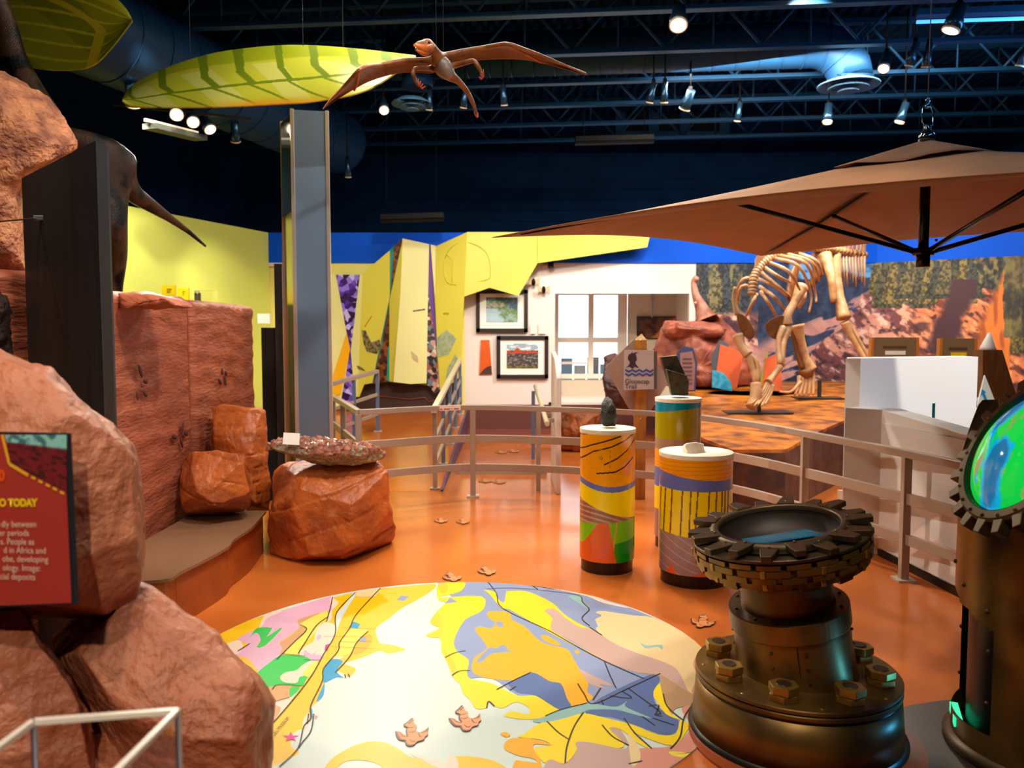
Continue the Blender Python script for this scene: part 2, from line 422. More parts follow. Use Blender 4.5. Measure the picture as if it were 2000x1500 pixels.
# ------------------------------------------------------------------ ducts
def ribbed(pts, r, name, label, ribs=0.25):
    t = thing(name, label, 'duct', pts[0]); m_ = MB(); m_.tube(pts, r, 28); m_.build('duct_pipe', DUCT, t)
    L = 0.2; m_ = MB()
    P = [Vector(p) for p in pts]; tot = sum((P[i + 1] - P[i]).length for i in range(len(P) - 1))
    while L < tot:
        d = L; i = 0
        while i < len(P) - 2 and d > (P[i + 1] - P[i]).length: d -= (P[i + 1] - P[i]).length; i += 1
        dr = (P[i + 1] - P[i]).normalized(); q = P[i] + dr * d
        m_ = MB(); m_.tube([q - dr * 0.008, q + dr * 0.008], r + 0.008, 28); m_.build('duct_seam', DUCT, t)
        L += ribs
    return t
ribbed([(-5.35, 3.9, 4.62), (-2.75, 13.2, 4.62)], 0.47, 'air_duct', 'large round navy air duct running back along the left wall', 0.45)
ribbed([(-1.6, 10.95, 5.2), (3.75, 10.45, 5.2)] + [(3.75 + 0.45 * math.sin(a), 10.45 - 0.04 * a, 4.75 + 0.45 * math.cos(a)) for a in (0.4, 0.8, 1.2, 1.57)] + [(4.2, 10.38, 4.80)],
       0.27, 'air_duct', 'long round navy duct crossing above the umbrella with an elbow', 0.28)
ribbed([(-1.22, 10.8, 4.92), (-1.22, 10.8, 4.78)], 0.2, 'air_duct', 'short vertical duct drop above the ceiling diffuser by the flying reptile', 0.3)
def diffuser(c, r, label):
    t = thing('ceiling_diffuser', label, 'diffuser', c, 'round ceiling air diffusers'); c = Vector(c)
    for nm, pr in (('outer_ring', [(r * 0.62, 0.06), (r, -0.0), (r, -0.015), (r * 0.7, 0.03)]), ('middle_ring', [(r * 0.36, 0.02), (r * 0.66, -0.035), (r * 0.66, -0.05), (r * 0.4, 0.0)]), ('centre_cone', [(0.001, -0.01), (r * 0.34, -0.07), (r * 0.34, -0.085), (0.001, -0.04)])):
        m_ = MB(); m_.lathe(pr, c, 40); m_.build(nm, mat('diffuser_paint', (70, 110, 140), 0.4), t)
diffuser(at(1657, 166, 10.4), 0.37, 'round blue-grey ceiling diffuser above the umbrella')
diffuser(at(804, 202, 10.8), 0.26, 'round blue-grey ceiling diffuser behind the flying reptile')
# ------------------------------------------------------------------ track lamps
LENS = mat('lamp_lens', (255, 240, 210), 0.3, emit=(255, 226, 180), estr=9.0)
LENSD = mat('lamp_lens_far', (255, 236, 200), 0.3, emit=(255, 222, 175), estr=2.5)
CANM = mat('lamp_can', (40, 70, 95), 0.25, metal=0.7)
ntl = 0
def lamp(px, py, z, aim, energy, label, size=0.075, cone=55, lens=LENS, track=True, col=WARM, blend=0.6):
    d = ray(px, py); tt = (z - H) / d.z; p = Vector((d.x * tt, d.y * tt, z))
    return lamp_at(p, aim, energy, label, size, cone, lens, col, blend)
def lamp_at(p, aim, energy, label, size=0.075, cone=55, lens=LENS, col=WARM, blend=0.6):
    p = Vector(p); aim = Vector(aim); dr = (aim - p).normalized()
    t = thing('track_lamp', label, 'lamp', p, 'ceiling track lamps')
    top = p - dr * 0.20
    m_ = MB(); m_.tube([p, p - dr * 0.10, p - dr * 0.12, p - dr * 0.24], [size, size, size * 0.8, size * 0.78], 20); m_.build('lamp_can', CANM, t)
    m_ = MB(); m_.tube([p - dr * 0.004, p + dr * 0.012], [size * 1.04, size * 1.04], 20); m_.tube([p + dr * 0.012, p + dr * 0.013], [size * 0.9, size * 0.9], 20); m_.build('trim_ring', mat('lamp_ring', (205, 180, 150), 0.4), t)
    m_ = MB(); m_.tube([p + dr * 0.013, p + dr * 0.016], [size * 0.86] * 2, 20); m_.build('lens', lens, t)
    ceil = Vector((top.x, top.y + 0.0, 4.10 if (p.x < -2.5 and p.z < 4.1 and p.y > 8) else (5.205 - math.sqrt(0.27 ** 2 - (top.y - 10.95 + 0.0935 * (top.x + 1.6)) ** 2) if (abs(top.y - 10.95 + 0.0935 * (top.x + 1.6)) < 0.18 and -1.6 < top.x < 3.9) else 5.70)))
    m_ = MB(); m_.cyl(top, Vector((top.x, top.y, top.z + 0.08)), 0.025, n=10); m_.cyl(Vector((top.x, top.y, top.z + 0.06)), ceil, 0.010, n=8); m_.build('stem', BLACKM, t)
    if energy > 0:
        l = bpy.data.lights.new('lamp_light', 'SPOT'); l.energy = energy; l.color = col; l.spot_size = R(cone); l.spot_blend = blend; l.shadow_soft_size = 0.06
        o = bpy.data.objects.new('lamp_light', l); C.objects.link(o); o.parent = t
        o.location = dr * 0.04; o.rotation_euler = dr.to_track_quat('-Z', 'Y').to_euler()
    return t
lamp(1325, 48, 4.55, (1.0, 5.4, 0.9), 420, 'track lamp nearest above the flying reptile wing, top edge of view', 0.085)
lamp(1857, 58, 4.45, (2.6, 8.0, 0.6), 260, 'track lamp beside the cool strip light, upper right', 0.08)
lamp(1726, 133, 4.5, (2.2, 6.5, 0.5), 260, 'glaring track lamp left of the umbrella cable', 0.06)
lamp(1337, 212, 4.45, (1.2, 12.9, 1.2), 260, 'tilted track lamp in front of the dark ceiling recess', 0.07)
lamp(1616, 238, 4.3, (3.6, 10.0, 1.5), 300, 'track lamp below the large diffuser, left of a similar one', 0.06, lens=LENSD)
lamp(1757, 238, 4.3, (4.2, 11.0, 1.5), 300, 'track lamp tilted right, just left of the umbrella hook', 0.06, lens=LENSD)
lamp(750, 215, 4.4, (-0.6, 6.0, 0.2), 500, 'starburst-bright track lamp under the leaf panel tip', 0.06)
lamp(262, 204, 4.0, (-4.6, 11.0, 1.6), 200, 'track lamp peeking out below the left end of the leaf', 0.08)
lamp(345, 224, 4.0, (-1.8, 5.2, 0.6), 220, 'leftmost lit track lamp of the cluster below the leaf', 0.07)
lamp(377, 238, 4.0, (-1.4, 5.4, 0.5), 260, 'second lit track lamp of the cluster below the leaf', 0.07)
lamp(410, 252, 4.0, (-0.6, 7.5, 0.0), 260, 'third lit track lamp of the cluster below the leaf', 0.07)
lamp(460, 275, 4.0, (-3.9, 12.0, 1.4), 160, 'last track lamp of the cluster, turned to the yellow wall', 0.06)
DIMS = [(838, 214, 'dim metal track lamp under the small diffuser'), (905, 210, 'dim metal track lamp left of the reptile tail'), (985, 205, 'dim slanted track lamp right of the reptile tail'),
        (1269, 200, 'left of two upright dim track lamps by the dark recess'), (1297, 200, 'right of two upright dim track lamps by the dark recess'), (1440, 236, 'dim track lamp right of the dark ceiling recess'),
        (1775, 128, 'dim track lamp just left of the umbrella cable'), (1808, 130, 'dim track lamp just right of the umbrella cable'), (1992, 128, 'dim track lamp at the right edge of the ceiling'), (680, 345, 'small dim track lamp beside the silver pillar')]
for px, py, lab in DIMS:
    d = ray(px, py); z = 4.5 if py < 300 else 3.9
    tt = (z - H) / d.z; lamp_at((d.x * tt, d.y * tt, z), (d.x * tt + random.uniform(-1, 1), d.y * tt + 1.5, 0), 0, lab, 0.045, lens=BLACKM)
# unseen lamps added above and behind the view to light the exhibits
OFF = [((-0.9, 2.0, 4.7), (-0.2, 4.2, 0.0), 115, 62), ((0.9, 2.2, 4.7), (0.9, 5.2, 0.6), 330, 50), ((-2.6, 1.2, 4.6), (-1.7, 3.2, 1.6), 260, 50),
       ((-0.6, 1.0, 4.6), (-1.5, 2.4, 0.6), 170, 55), ((-0.2, 3.6, 4.7), (-2.3, 6.0, 0.9), 450, 50), ((0.3, 6.2, 4.7), (-0.4, 5.0, 4.0), 0, 40),
       ((-0.3, 7.0, 4.7), (-1.3, 12.9, 1.4), 430, 52), ((0.4, 7.6, 4.7), (0.6, 12.9, 1.5), 290, 45), ((2.8, 8.0, 4.7), (4.8, 12.8, 1.6), 420, 55), ((5.5, 7.5, 4.7), (7.2, 11.7, 1.6), 420, 60),
       ((-3.2, 7.6, 4.5), (-4.62, 11.0, 1.5), 480, 34), ((4.4, 4.0, 4.6), (3.0, 6.2, 1.0), 600, 50), ((-1.6, 2.6, 4.6), (-2.6, 4.4, 2.2), 260, 45), ((1.0, 1.6, 4.6), (-0.4, 5.6, 3.1), 190, 45), ((-2.2, 4.0, 4.6), (-1.2, 6.4, 3.1), 60, 50), ((0.4, 0.6, 4.6), (1.2, 3.2, 0.5), 200, 50), ((-0.3, 8.6, 4.6), (2.75, 5.5, 0.6), 650, 40), ((-0.7, -1.0, 4.3), (-1.2, 1.9, 1.0), 200, 50), ((0.4, -2.6, 4.2), (-1.15, 1.9, 1.1), 520, 22), ((0.6, 7.2, 4.7), (0.9, 5.4, 0.7), 240, 50), ((5.8, 6.4, 4.6), (4.9, 9.2, 1.4), 300, 45), ((-1.8, 6.8, 4.6), (1.2, 3.3, 0.6), 260, 30), ((-3.0, 5.2, 3.9), (2.6, 6.0, 0.7), 420, 24)]
for k, (p, a, e, cone) in enumerate(OFF):
    if p[1] > 4 and H + p[1] * 0.43 > p[2] and abs(p[0]) < 0.66 * p[1]: p, e = (p[0], p[1], min(5.42, H + p[1] * 0.43)), e * 1.2
    lamp_at(p, a, e, 'added fill lamp shaped as a black track lamp, outside the view', 0.075, cone)
# cool strip light, hanging bars, recess in the back wall
t = thing('strip_light', 'cool blue fluorescent strip light at the upper right', 'light fixture', at(1900, 40, 8.3))
a, b = at(1790, 43, 8.4), at(2060, 34, 8.1)
m_ = MB(); m_.bar(a + Vector((0, 0, 0.08)), b + Vector((0, 0, 0.08)), 0.12, 0.06); m_.build('housing', NAVYM, t)
m_ = MB(); m_.cyl(a, b, 0.017, n=12); m_.build('tube', mat('cool_tube', (90, 180, 255), 0.3, emit=(60, 160, 255), estr=2.0), t)
for px, py, py2, lab, yy in ((1200, 270, 200, 'long black hanging heater bar in front of the dark wall recess', 12.6), (805, 422, 220, 'long black hanging heater bar above the blue band', 12.2)):
    w_ = 77 if px == 1200 else 62
    t = thing('hanging_heater', lab, 'heater', at(px, py, yy)); a, b = at(px - w_, py + 3, yy), at(px + w_, py - 1, yy)
    m_ = MB(); m_.bar(a, b, 0.16, 0.09); m_.build('housing', BLACKM, t, bevel=0.01)
    m_ = MB(); m_.bar(a - Vector((0, 0, 0.06)), b - Vector((0, 0, 0.06)), 0.13, 0.03); m_.build('reflector', mat('reflector_brown', (16, 10, 5), 0.7, spec=0.1), t)
    for q in (a.lerp(b, 0.1), a.lerp(b, 0.88)):
        m_ = MB(); m_.cyl(q, Vector((q.x, q.y, 5.70)), 0.006, n=6); m_.build('hanger_rod', BLACKM, t)
t = thing('wall_recess', 'dark open ceiling recess with blue frame in the back wall', 'recess', at(1315, 262, 15.3))
a, b = at(1212, 262, 15.4), at(1415, 210, 15.4)
m_ = MB(); m_.box2((a.x, 15.44, a.z), (b.x, 15.48, b.z)); m_.build('opening', mat('void_black', (2, 2, 3), 0.9), t)
for u in (0.0, 0.32, 0.62, 1.0):
    x = a.x + (b.x - a.x) * u; m_ = MB(); m_.box2((x - 0.09, 15.36, a.z - 0.03), (x + 0.09, 15.44, b.z + 0.03)); m_.build('frame_post', NAVYM, t)
for z in (a.z, b.z): m_ = MB(); m_.box2((a.x, 15.37, z - 0.05), (b.x, 15.44, z + 0.05)); m_.build('frame_rail', NAVYM, t)
# emergency lamp box, left, under the cluster
t = thing('ceiling_trough_light', 'long slanted metal trough light below the lamp cluster', 'light fixture', at(340, 255, 9.3))
a, b = at(292, 246, 9.0), at(392, 270, 9.9); m_ = MB(); m_.bar(a, b, 0.18, 0.06); m_.build('housing', mat('trough_metal', (120, 130, 120), 0.35, metal=0.5), t)
m_ = MB(); m_.bar(a + Vector((0, -0.1, 0.04)), b + Vector((0, -0.1, 0.04)), 0.03, 0.03); m_.build('lit_edge', mat('trough_edge', (255, 235, 200), 0.4, emit=(255, 226, 190), estr=1.0), t)

m_ = MB(); m_.bar(at(240, 190, 9.3) * 0 + Vector((-4.35, 9.1, 4.118)), Vector((-3.05, 9.75, 4.118)), 0.05, 0.03); m_.solo('lamp_track', BLACKM, 'black lamp track hung under the large left duct', 'track')
# ================================================================== round geological floor map
MC, MR = Vector((-0.323, 3.956, 0)), 1.331
COL = dict(mint=(192, 204, 197), yel=(226, 178, 0), yb=(226, 197, 0), oy=(226, 158, 0), bg=(126, 140, 178), db=(74, 97, 149), pink=(210, 158, 183), grn=(0, 182, 64), tan=(197, 144, 92),
           crm=(222, 197, 178), ly=(226, 202, 71), cyan=(0, 140, 186), mag=(209, 17, 133), pb=(181, 149, 140), bei=(217, 188, 138), sal=(201, 135, 117), teal=(129, 170, 167), line=(46, 30, 23), br=(169, 133, 97))
MAPM = {k: mat('map_' + k, v, 0.36, spec=0.3) for k, v in COL.items()}
MK = list(COL.keys())
A_ = lambda p: (400 + p[0] / 3.571, 1100 + p[1] / 3.571)
B_ = lambda p: (900 + p[0] / 3.571, 1100 + p[1] / 3.571)
mapmb = MB(); zl = [0.0030]
def clampc(g):
    d = Vector((g.x - MC.x, g.y - MC.y)); L = d.length
    if L > MR: d *= MR / L
    return Vector((MC.x + d.x, MC.y + d.y))
def patch(key, pts, conv, k=4, smooth=True):
    P = [gnd(*conv(p)) for p in pts]; P = crom(P, k) if smooth else P
    P = [clampc(p) for p in P]; zl[0] += 0.00004
    mapmb.add([(p.x, p.y, zl[0]) for p in P], [tuple(range(len(P)))], MK.index(key))
def ribbon(pts, conv, wd=0.006, key='line', smooth=True, maxz=[0.0065]):
    P = [gnd(*conv(p)) for p in pts]; P = crom(P, 5, False) if smooth else P
    vs = []
    for i, p in enumerate(P):
        d = (P[min(i + 1, len(P) - 1)] - P[max(i - 1, 0)]); d = Vector((-d.y, d.x, 0)); d = d.normalized() if d.length > 1e-9 else Vector((1, 0, 0))
        for s_ in (-1, 1):
            q = clampc(p + d * wd / 2 * s_); vs.append((q.x, q.y, 0.0072))
    mapmb.add(vs, [(2 * i, 2 * i + 1, 2 * i + 3, 2 * i + 2) for i in range(len(P) - 1)], MK.index(key))
disc = [(MC.x + MR * math.cos(2 * math.pi * i / 160), MC.y + MR * math.sin(2 * math.pi * i / 160)) for i in range(160)]
mapmb.add([(x, y, 0.003) for x, y in disc] + [(x, y, 0.0) for x, y in disc], [tuple(range(160))] + [(i, 160 + i, 160 + (i + 1) % 160, (i + 1) % 160) for i in range(160)], 0)
patch('yel', [(80, 495), (420, 365), (890, 245), (1030, 210), (1225, 180), (1540, 150), (1610, 150), (1590, 190), (1480, 260), (1370, 320), (1290, 385), (1200, 450), (1195, 490), (1220, 560), (1290, 570), (1395, 600), (1380, 615), (1280, 635), (1220, 615), (1120, 655), (1010, 690), (960, 700), (1050, 735), (1040, 770), (1000, 800), (960, 770), (900, 760), (850, 830), (835, 840), (800, 960), (750, 1000), (735, 1090), (690, 1160), (620, 1190), (600, 1250), (610, 1290), (660, 1330), (560, 1380), (470, 1425), (300, 1500), (-100, 1700), (-500, 1200), (-300, 800)], A_, 3)
patch('pink', [(890, 235), (880, 290), (890, 330), (800, 350), (690, 385), (650, 400), (670, 440), (560, 530), (520, 560), (540, 600), (500, 680), (430, 730), (380, 760), (300, 670), (200, 640), (300, 570), (230, 530), (380, 450), (440, 380), (545, 335), (700, 285)], A_)
patch('crm', [(545, 335), (440, 385), (400, 440), (380, 450), (425, 360)], A_)
patch('crm', [(120, 590), (230, 540), (265, 585), (215, 640)], A_)
patch('crm', [(880, 245), (930, 270), (920, 300), (890, 330), (885, 390), (855, 410), (860, 370), (890, 320), (875, 290)], A_)
patch('tan', [(650, 400), (800, 350), (760, 380), (690, 410), (670, 440), (710, 475), (640, 545), (545, 640), (500, 680), (540, 600), (525, 560), (600, 510), (660, 450)], A_)
patch('ly', [(850, 340), (800, 355), (690, 410), (665, 435), (710, 470), (640, 540), (580, 600), (560, 640), (650, 645), (655, 600), (700, 560), (760, 500), (800, 450), (800, 430), (860, 390)], A_)
patch('grn', [(365, 455), (470, 455), (430, 520), (525, 455), (530, 470), (420, 580), (360, 590), (390, 545), (375, 500), (350, 490), (310, 525), (330, 500)], A_, 2)
patch('crm', [(800, 440), (850, 415), (910, 440), (905, 510), (860, 590), (800, 680), (700, 680), (660, 640), (690, 590), (760, 545), (770, 490)], A_)
patch('pink', [(700, 610), (745, 640), (790, 605), (770, 640), (830, 650), (800, 680), (710, 675), (690, 640)], A_)
patch('pink', [(780, 520), (800, 500), (812, 520), (790, 545)], A_)
patch('mag', [(842, 575), (868, 565), (855, 620), (835, 610)], A_, smooth=False)
patch('grn', [(540, 645), (690, 655), (740, 685), (680, 715), (640, 750), (560, 770), (525, 800), (560, 835), (640, 835), (665, 790), (715, 790), (700, 830), (670, 860), (510, 855), (470, 890), (380, 860), (360, 780), (450, 700)], A_)
patch('crm', [(740, 685), (780, 690), (740, 760), (690, 790), (660, 800), (640, 838), (560, 835), (525, 805), (560, 768), (640, 750), (690, 710)], A_)
patch('ly', [(770, 690), (790, 700), (745, 790), (680, 780), (720, 730)], A_)
patch('tan', [(510, 857), (600, 870), (590, 940), (470, 975), (380, 1000), (400, 890)], A_, 2)
patch('grn', [(600, 870), (660, 865), (650, 900), (600, 940), (590, 910)], A_)
patch('crm', [(430, 990), (600, 940), (660, 880), (560, 1020), (480, 1110), (430, 1100)], A_, 3)
patch('tan', [(430, 1000), (530, 1010), (500, 1080), (430, 1150)], A_, 2)
patch('ly', [(1000, 470), (1140, 470), (1060, 560), (1030, 620), (950, 655), (890, 670), (935, 610), (945, 560), (965, 520)], A_)
patch('oy', [(1120, 510), (1160, 505), (1165, 550), (1120, 610), (1060, 640), (1040, 620), (1075, 560)], A_)
patch('crm', [(900, 660), (960, 655), (960, 670), (905, 672)], A_)
patch('cyan', [(890, 675), (950, 680), (960, 700), (915, 760), (970, 805), (920, 800), (850, 835), (825, 830), (825, 760), (860, 695)], A_, 2)
patch('cyan', [(835, 845), (830, 920), (795, 965), (780, 960), (820, 870)], A_)
patch('cyan', [(1035, 410), (1085, 430), (1065, 460), (1005, 450)], A_, smooth=False)
patch('cyan', [(733, 1015), (748, 1020), (755, 1090), (738, 1080)], A_, smooth=False)
patch('bg', [(1340, 260), (1370, 230), (1425, 235), (1390, 265)], A_, smooth=False)
patch('bg', [(1070, 550), (1105, 515), (1125, 530), (1125, 553)], A_, smooth=False)
patch('bei', [(1055, 205), (1225, 180), (1190, 240), (1055, 240)], A_, smooth=False)
patch('mint', [(1035, 210), (1050, 225), (1000, 310), (960, 380), (930, 450), (915, 490), (915, 400), (925, 350), (980, 290)], A_)
patch('crm', [(730, 1045), (690, 1090), (680, 1140), (690, 1175), (725, 1120)], A_)
patch('mint', [(640, 1180), (680, 1170), (700, 1220), (660, 1290), (620, 1280), (620, 1240)], A_)
patch('sal', [(768, 1065), (790, 1075), (775, 1095), (765, 1090)], A_, smooth=False)
patch('yel', [(840, 1425), (960, 1320), (1120, 1255), (1250, 1255), (1350, 1300), (1420, 1350), (1520, 1380), (1640, 1425), (1640, 1700), (1230, 1700), (1240, 1460), (1190, 1400), (1060, 1380), (960, 1400), (910, 1480), (880, 1700), (700, 1700)], A_)
patch('crm', [(1420, 1330), (1530, 1350), (1680, 1400), (1690, 1355), (1750, 1355), (1780, 1425), (1640, 1440), (1520, 1380)], A_, 3)
patch('yel', [(1750, 1355), (1900, 1360), (2050, 1400), (2150, 1500), (2150, 1700), (1790, 1700), (1770, 1400)], A_, 3)
# --- right half
patch('bg', [(-160, 140), (190, 130), (500, 145), (850, 200), (1100, 285), (1350, 385), (1340, 388), (1000, 360), (940, 350), (980, 370), (940, 400), (970, 470), (985, 510), (1000, 690), (1380, 790), (1345, 900), (1400, 1050), (1530, 1100), (1500, 1190), (1380, 1200), (1150, 1120), (880, 1060), (880, 1000), (700, 1030), (400, 930), (200, 800), (-60, 800), (-100, 500), (-100, 300), (-60, 240)], B_, 3)
patch('yb', [(-156, 150), (24, 135), (10, 190), (-46, 215), (-146, 245), (144, 235), (154, 330), (29, 400), (-46, 540), (-26, 620), (54, 680), (44, 760), (64, 810), (200, 840), (270, 870), (400, 930), (520, 930), (640, 985), (690, 1030), (600, 1075), (500, 1095), (380, 1090), (300, 1070), (360, 1040), (470, 1060), (470, 1010), (380, 975), (280, 1020), (190, 970), (180, 1015), (104, 1020), (64, 960), (14, 910), (-6, 850), (-56, 800), (-96, 700), (-136, 620), (-146, 530), (-246, 510), (-146, 455), (-216, 420), (-166, 340), (-106, 280), (-156, 260)], B_, 3)
patch('yel', [(-156, 150), (-100, 145), (-90, 190), (-120, 215), (-146, 200)], B_)
patch('yel', [(-216, 420), (-166, 350), (-140, 380), (-130, 460), (-130, 520), (-240, 515), (-146, 460)], B_)
patch('yel', [(-130, 600), (-90, 640), (-36, 720), (-50, 780), (-80, 720)], B_)
patch('bg', [(-110, 285), (-75, 245), (-20, 275)], B_, smooth=False)
patch('oy', [(180, 350), (250, 340), (340, 350), (360, 400), (450, 450), (520, 520), (600, 570), (740, 605), (790, 680), (850, 780), (890, 850), (880, 900), (920, 950), (770, 1015), (740, 950), (700, 850), (620, 830), (540, 800), (490, 770), (380, 820), (200, 810), (100, 780), (75, 730), (100, 660), (180, 600), (150, 540), (100, 470), (130, 445), (210, 460), (240, 420), (200, 390)], B_)
patch('bg', [(110, 690), (180, 610), (210, 590), (240, 600), (300, 575), (330, 610), (370, 620), (280, 630), (210, 640), (150, 690)], B_)
patch('bg', [(245, 410), (290, 420), (290, 450), (255, 440)], B_)
patch('oy', [(555, 515), (600, 510), (690, 565), (680, 580), (600, 555)], B_)
patch('oy', [(790, 620), (810, 610), (830, 630), (815, 640)], B_)
patch('yb', [(160, 190), (240, 205), (250, 240), (300, 280), (315, 210), (330, 200), (450, 200), (560, 240), (650, 290), (720, 360), (830, 430), (900, 460), (980, 510), (900, 475), (830, 455), (700, 370), (620, 325), (590, 340), (640, 390), (630, 460), (760, 550), (920, 640), (1000, 690), (940, 655), (760, 565), (600, 478), (340, 328), (290, 325), (240, 270), (200, 220)], B_, 3)
patch('pb', [(585, 340), (640, 320), (690, 350), (740, 400), (830, 450), (900, 465), (985, 510), (1100, 580), (1250, 640), (1400, 690), (1500, 740), (1550, 820), (1600, 910), (1560, 890), (1400, 790), (1230, 770), (1000, 685), (860, 600), (740, 530), (630, 470), (640, 390), (620, 360)], B_)
patch('bei', [(940, 350), (1000, 340), (1200, 370), (1340, 385), (1560, 490), (1830, 680), (1720, 900), (1600, 910), (1550, 820), (1500, 740), (1400, 690), (1250, 640), (1100, 580), (985, 510), (940, 460), (970, 440), (935, 400), (985, 370)], B_, 3)
patch('crm', [(470, 148), (860, 205), (1000, 262), (1180, 318), (1000, 285), (880, 235), (700, 195)], B_, 3)
patch('teal', [(750, 235), (830, 235), (850, 280), (890, 300), (880, 320), (830, 290)], B_)
patch('teal', [(1250, 560), (1300, 580), (1400, 575), (1405, 610), (1370, 590), (1290, 600)], B_)
patch('sal', [(1640, 660), (1700, 630), (1850, 690), (1950, 1000), (2050, 1600), (950, 1700), (1180, 1360), (1250, 1300), (1480, 1280), (1600, 1150), (1540, 1020), (1650, 980), (1610, 900), (1650, 800), (1620, 720)], B_)
patch('br', [(1230, 770), (1400, 790), (1560, 890), (1640, 930), (1660, 980), (1500, 1020), (1470, 1060), (1410, 930), (1390, 850), (1380, 800)], B_)
patch('pb', [(820, 740), (900, 780), (1060, 860), (960, 850), (1020, 885), (900, 850), (860, 800)], B_)
patch('db', [(500, 770), (620, 830), (700, 850), (740, 950), (770, 1010), (690, 1030), (520, 930), (400, 910), (330, 850), (380, 820)], B_)
patch('db', [(920, 985), (1280, 800), (1370, 790), (1385, 830), (1345, 900), (1350, 970), (1400, 1030), (1500, 1090), (1520, 1140), (1480, 1195), (1380, 1195), (1200, 1130), (1050, 1080), (900, 1075), (870, 1045), (920, 1030), (1080, 1010), (1160, 1010)], B_)
patch('yb', [(440, 1200), (560, 1120), (700, 1090), (850, 1055), (1000, 1085), (1200, 1135), (1380, 1205), (1500, 1195), (1530, 1100), (1590, 1130), (1570, 1190), (1480, 1280), (1300, 1230), (1200, 1190), (1320, 1300), (1230, 1260), (1120, 1170), (1040, 1160), (1140, 1270), (1080, 1300), (900, 1270), (800, 1260), (810, 1310), (730, 1405), (620, 1380), (580, 1400), (510, 1300), (630, 1280), (560, 1240), (400, 1220)], B_, 3)
patch('teal', [(500, 1105), (600, 1075), (700, 1030), (880, 985), (1080, 1010), (1160, 970), (1150, 1010), (1330, 1090), (1200, 1060), (1080, 1030), (900, 1030), (850, 1050), (700, 1095), (560, 1120)], B_)
patch('oy', [(300, 1300), (340, 1235), (480, 1230), (650, 1280), (520, 1270), (510, 1310), (560, 1400), (570, 1600), (360, 1600), (370, 1400), (440, 1390), (530, 1400), (500, 1370), (400, 1350)], B_)
patch('oy', [(275, 1200), (310, 1185), (345, 1205), (320, 1222)], B_)
patch('pb', [(800, 1260), (900, 1258), (1130, 1305), (1170, 1280), (1190, 1370), (1250, 1700), (560, 1700), (600, 1390), (730, 1408), (810, 1315)], B_, 3)
patch('pb', [(1035, 1160), (1110, 1170), (1175, 1275), (1140, 1260)], B_)
patch('bei', [(1170, 1200), (1240, 1290), (1250, 1380), (1200, 1425), (1180, 1350)], B_)
patch('ly', [(1450, 1325), (1520, 1325), (1650, 1345), (1735, 1378), (1620, 1372), (1490, 1355)], B_)
patch('yb', [(1345, 900), (1385, 850), (1410, 930), (1460, 1050), (1530, 1100), (1430, 1060), (1370, 970), (1350, 950)], B_)
star = [(600 + (64 if i % 2 == 0 else 24) * math.sin(math.pi * i / 5), 1222 - (38 if i % 2 == 0 else 13) * math.cos(math.pi * i / 5)) for i in range(10)]
patch('mag', star, A_, smooth=False)
for l in [[(1050, 210), (920, 350), (910, 500), (830, 640), (740, 800), (600, 980), (460, 1140)], [(1225, 180), (1060, 360), (1010, 460), (940, 560), (930, 620), (830, 740), (820, 830), (740, 1000), (740, 1090), (690, 1150), (650, 1300), (520, 1430)],
          [(890, 245), (880, 300), (850, 415)], [(1140, 480), (1060, 560), (1010, 660), (910, 770)], [(860, 380), (780, 440), (700, 560), (650, 640)], [(665, 435), (710, 470), (620, 560), (500, 680)], [(470, 890), (515, 855), (690, 865)], [(760, 1060), (740, 1180), (680, 1260), (655, 1300)],
          [(470, 980), (590, 945)], [(230, 620), (315, 568)], [(1000, 780), (1012, 803)], [(975, 785), (985, 808)], [(715, 1130), (725, 1060)], [(545, 640), (700, 655)], [(690, 680), (800, 685)]]: ribbon(l, A_, 0.0055)
for l in [[(190, 135), (250, 220), (290, 320), (600, 470), (760, 560), (1000, 690), (1280, 815)], [(180, 185), (380, 180), (700, 210), (830, 235), (850, 280), (895, 330), (845, 390), (900, 445)], [(500, 165), (540, 190)], [(250, 890), (370, 825), (490, 768)], [(340, 895), (385, 868)],
          [(590, 1075), (700, 1030), (880, 985)], [(815, 848), (860, 920), (925, 990), (1150, 890), (1390, 778)], [(975, 880), (920, 965)], [(1165, 880), (1330, 1000)], [(600, 1112), (680, 1190), (755, 1240)], [(855, 1050), (790, 1150), (740, 1290), (728, 1405)],
          [(985, 1138), (1060, 1220), (1172, 1280)], [(1140, 1090), (1210, 1190), (1332, 1303)], [(1265, 1078), (1355, 1143)], [(1340, 1090), (1490, 1140)], [(1655, 942), (1560, 1080), (1530, 1220), (1462, 1305)], [(1000, 690), (1040, 790), (1082, 880)], [(1412, 920), (1440, 1010), (1550, 1105)],
          [(985, 510), (900, 455)], [(1120, 900), (1190, 950), (1040, 935)], [(180, 1018), (195, 972), (235, 1008)], [(1170, 1410), (1265, 1390)], [(980, 965), (995, 998)], [(-60, 790), (-10, 760), (65, 757)], [(-110, 665), (-40, 632), (35, 618)], [(1360, 1060), (1380, 1000), (1310, 1008)], [(1330, 1000), (1395, 1055), (1350, 1065), (1405, 1078)]]: ribbon(l, B_, 0.006)
for l in [[(830, 518), (1165, 520)], [(950, 455), (1195, 468)], [(945, 558), (1165, 552)], [(880, 590), (1195, 603)]]: ribbon(l, A_, 0.003)
ft = mapmb.solo('floor_map', [MAPM[k] for k in MK], 'round printed geological map on the orange floor', 'floor map', recalc=False)
p0, p1 = gnd(*A_((447, 1262))), gnd(*A_((608, 1075))); d = (p1 - p0).normalized()
text_mesh('OGICAL MUSEUM', (p1 - p0).length / 8.4, (p0.x, p0.y, 0.0078), d, Vector((-d.y, d.x, 0)), 'map_lettering', MAPM['line'], ft)
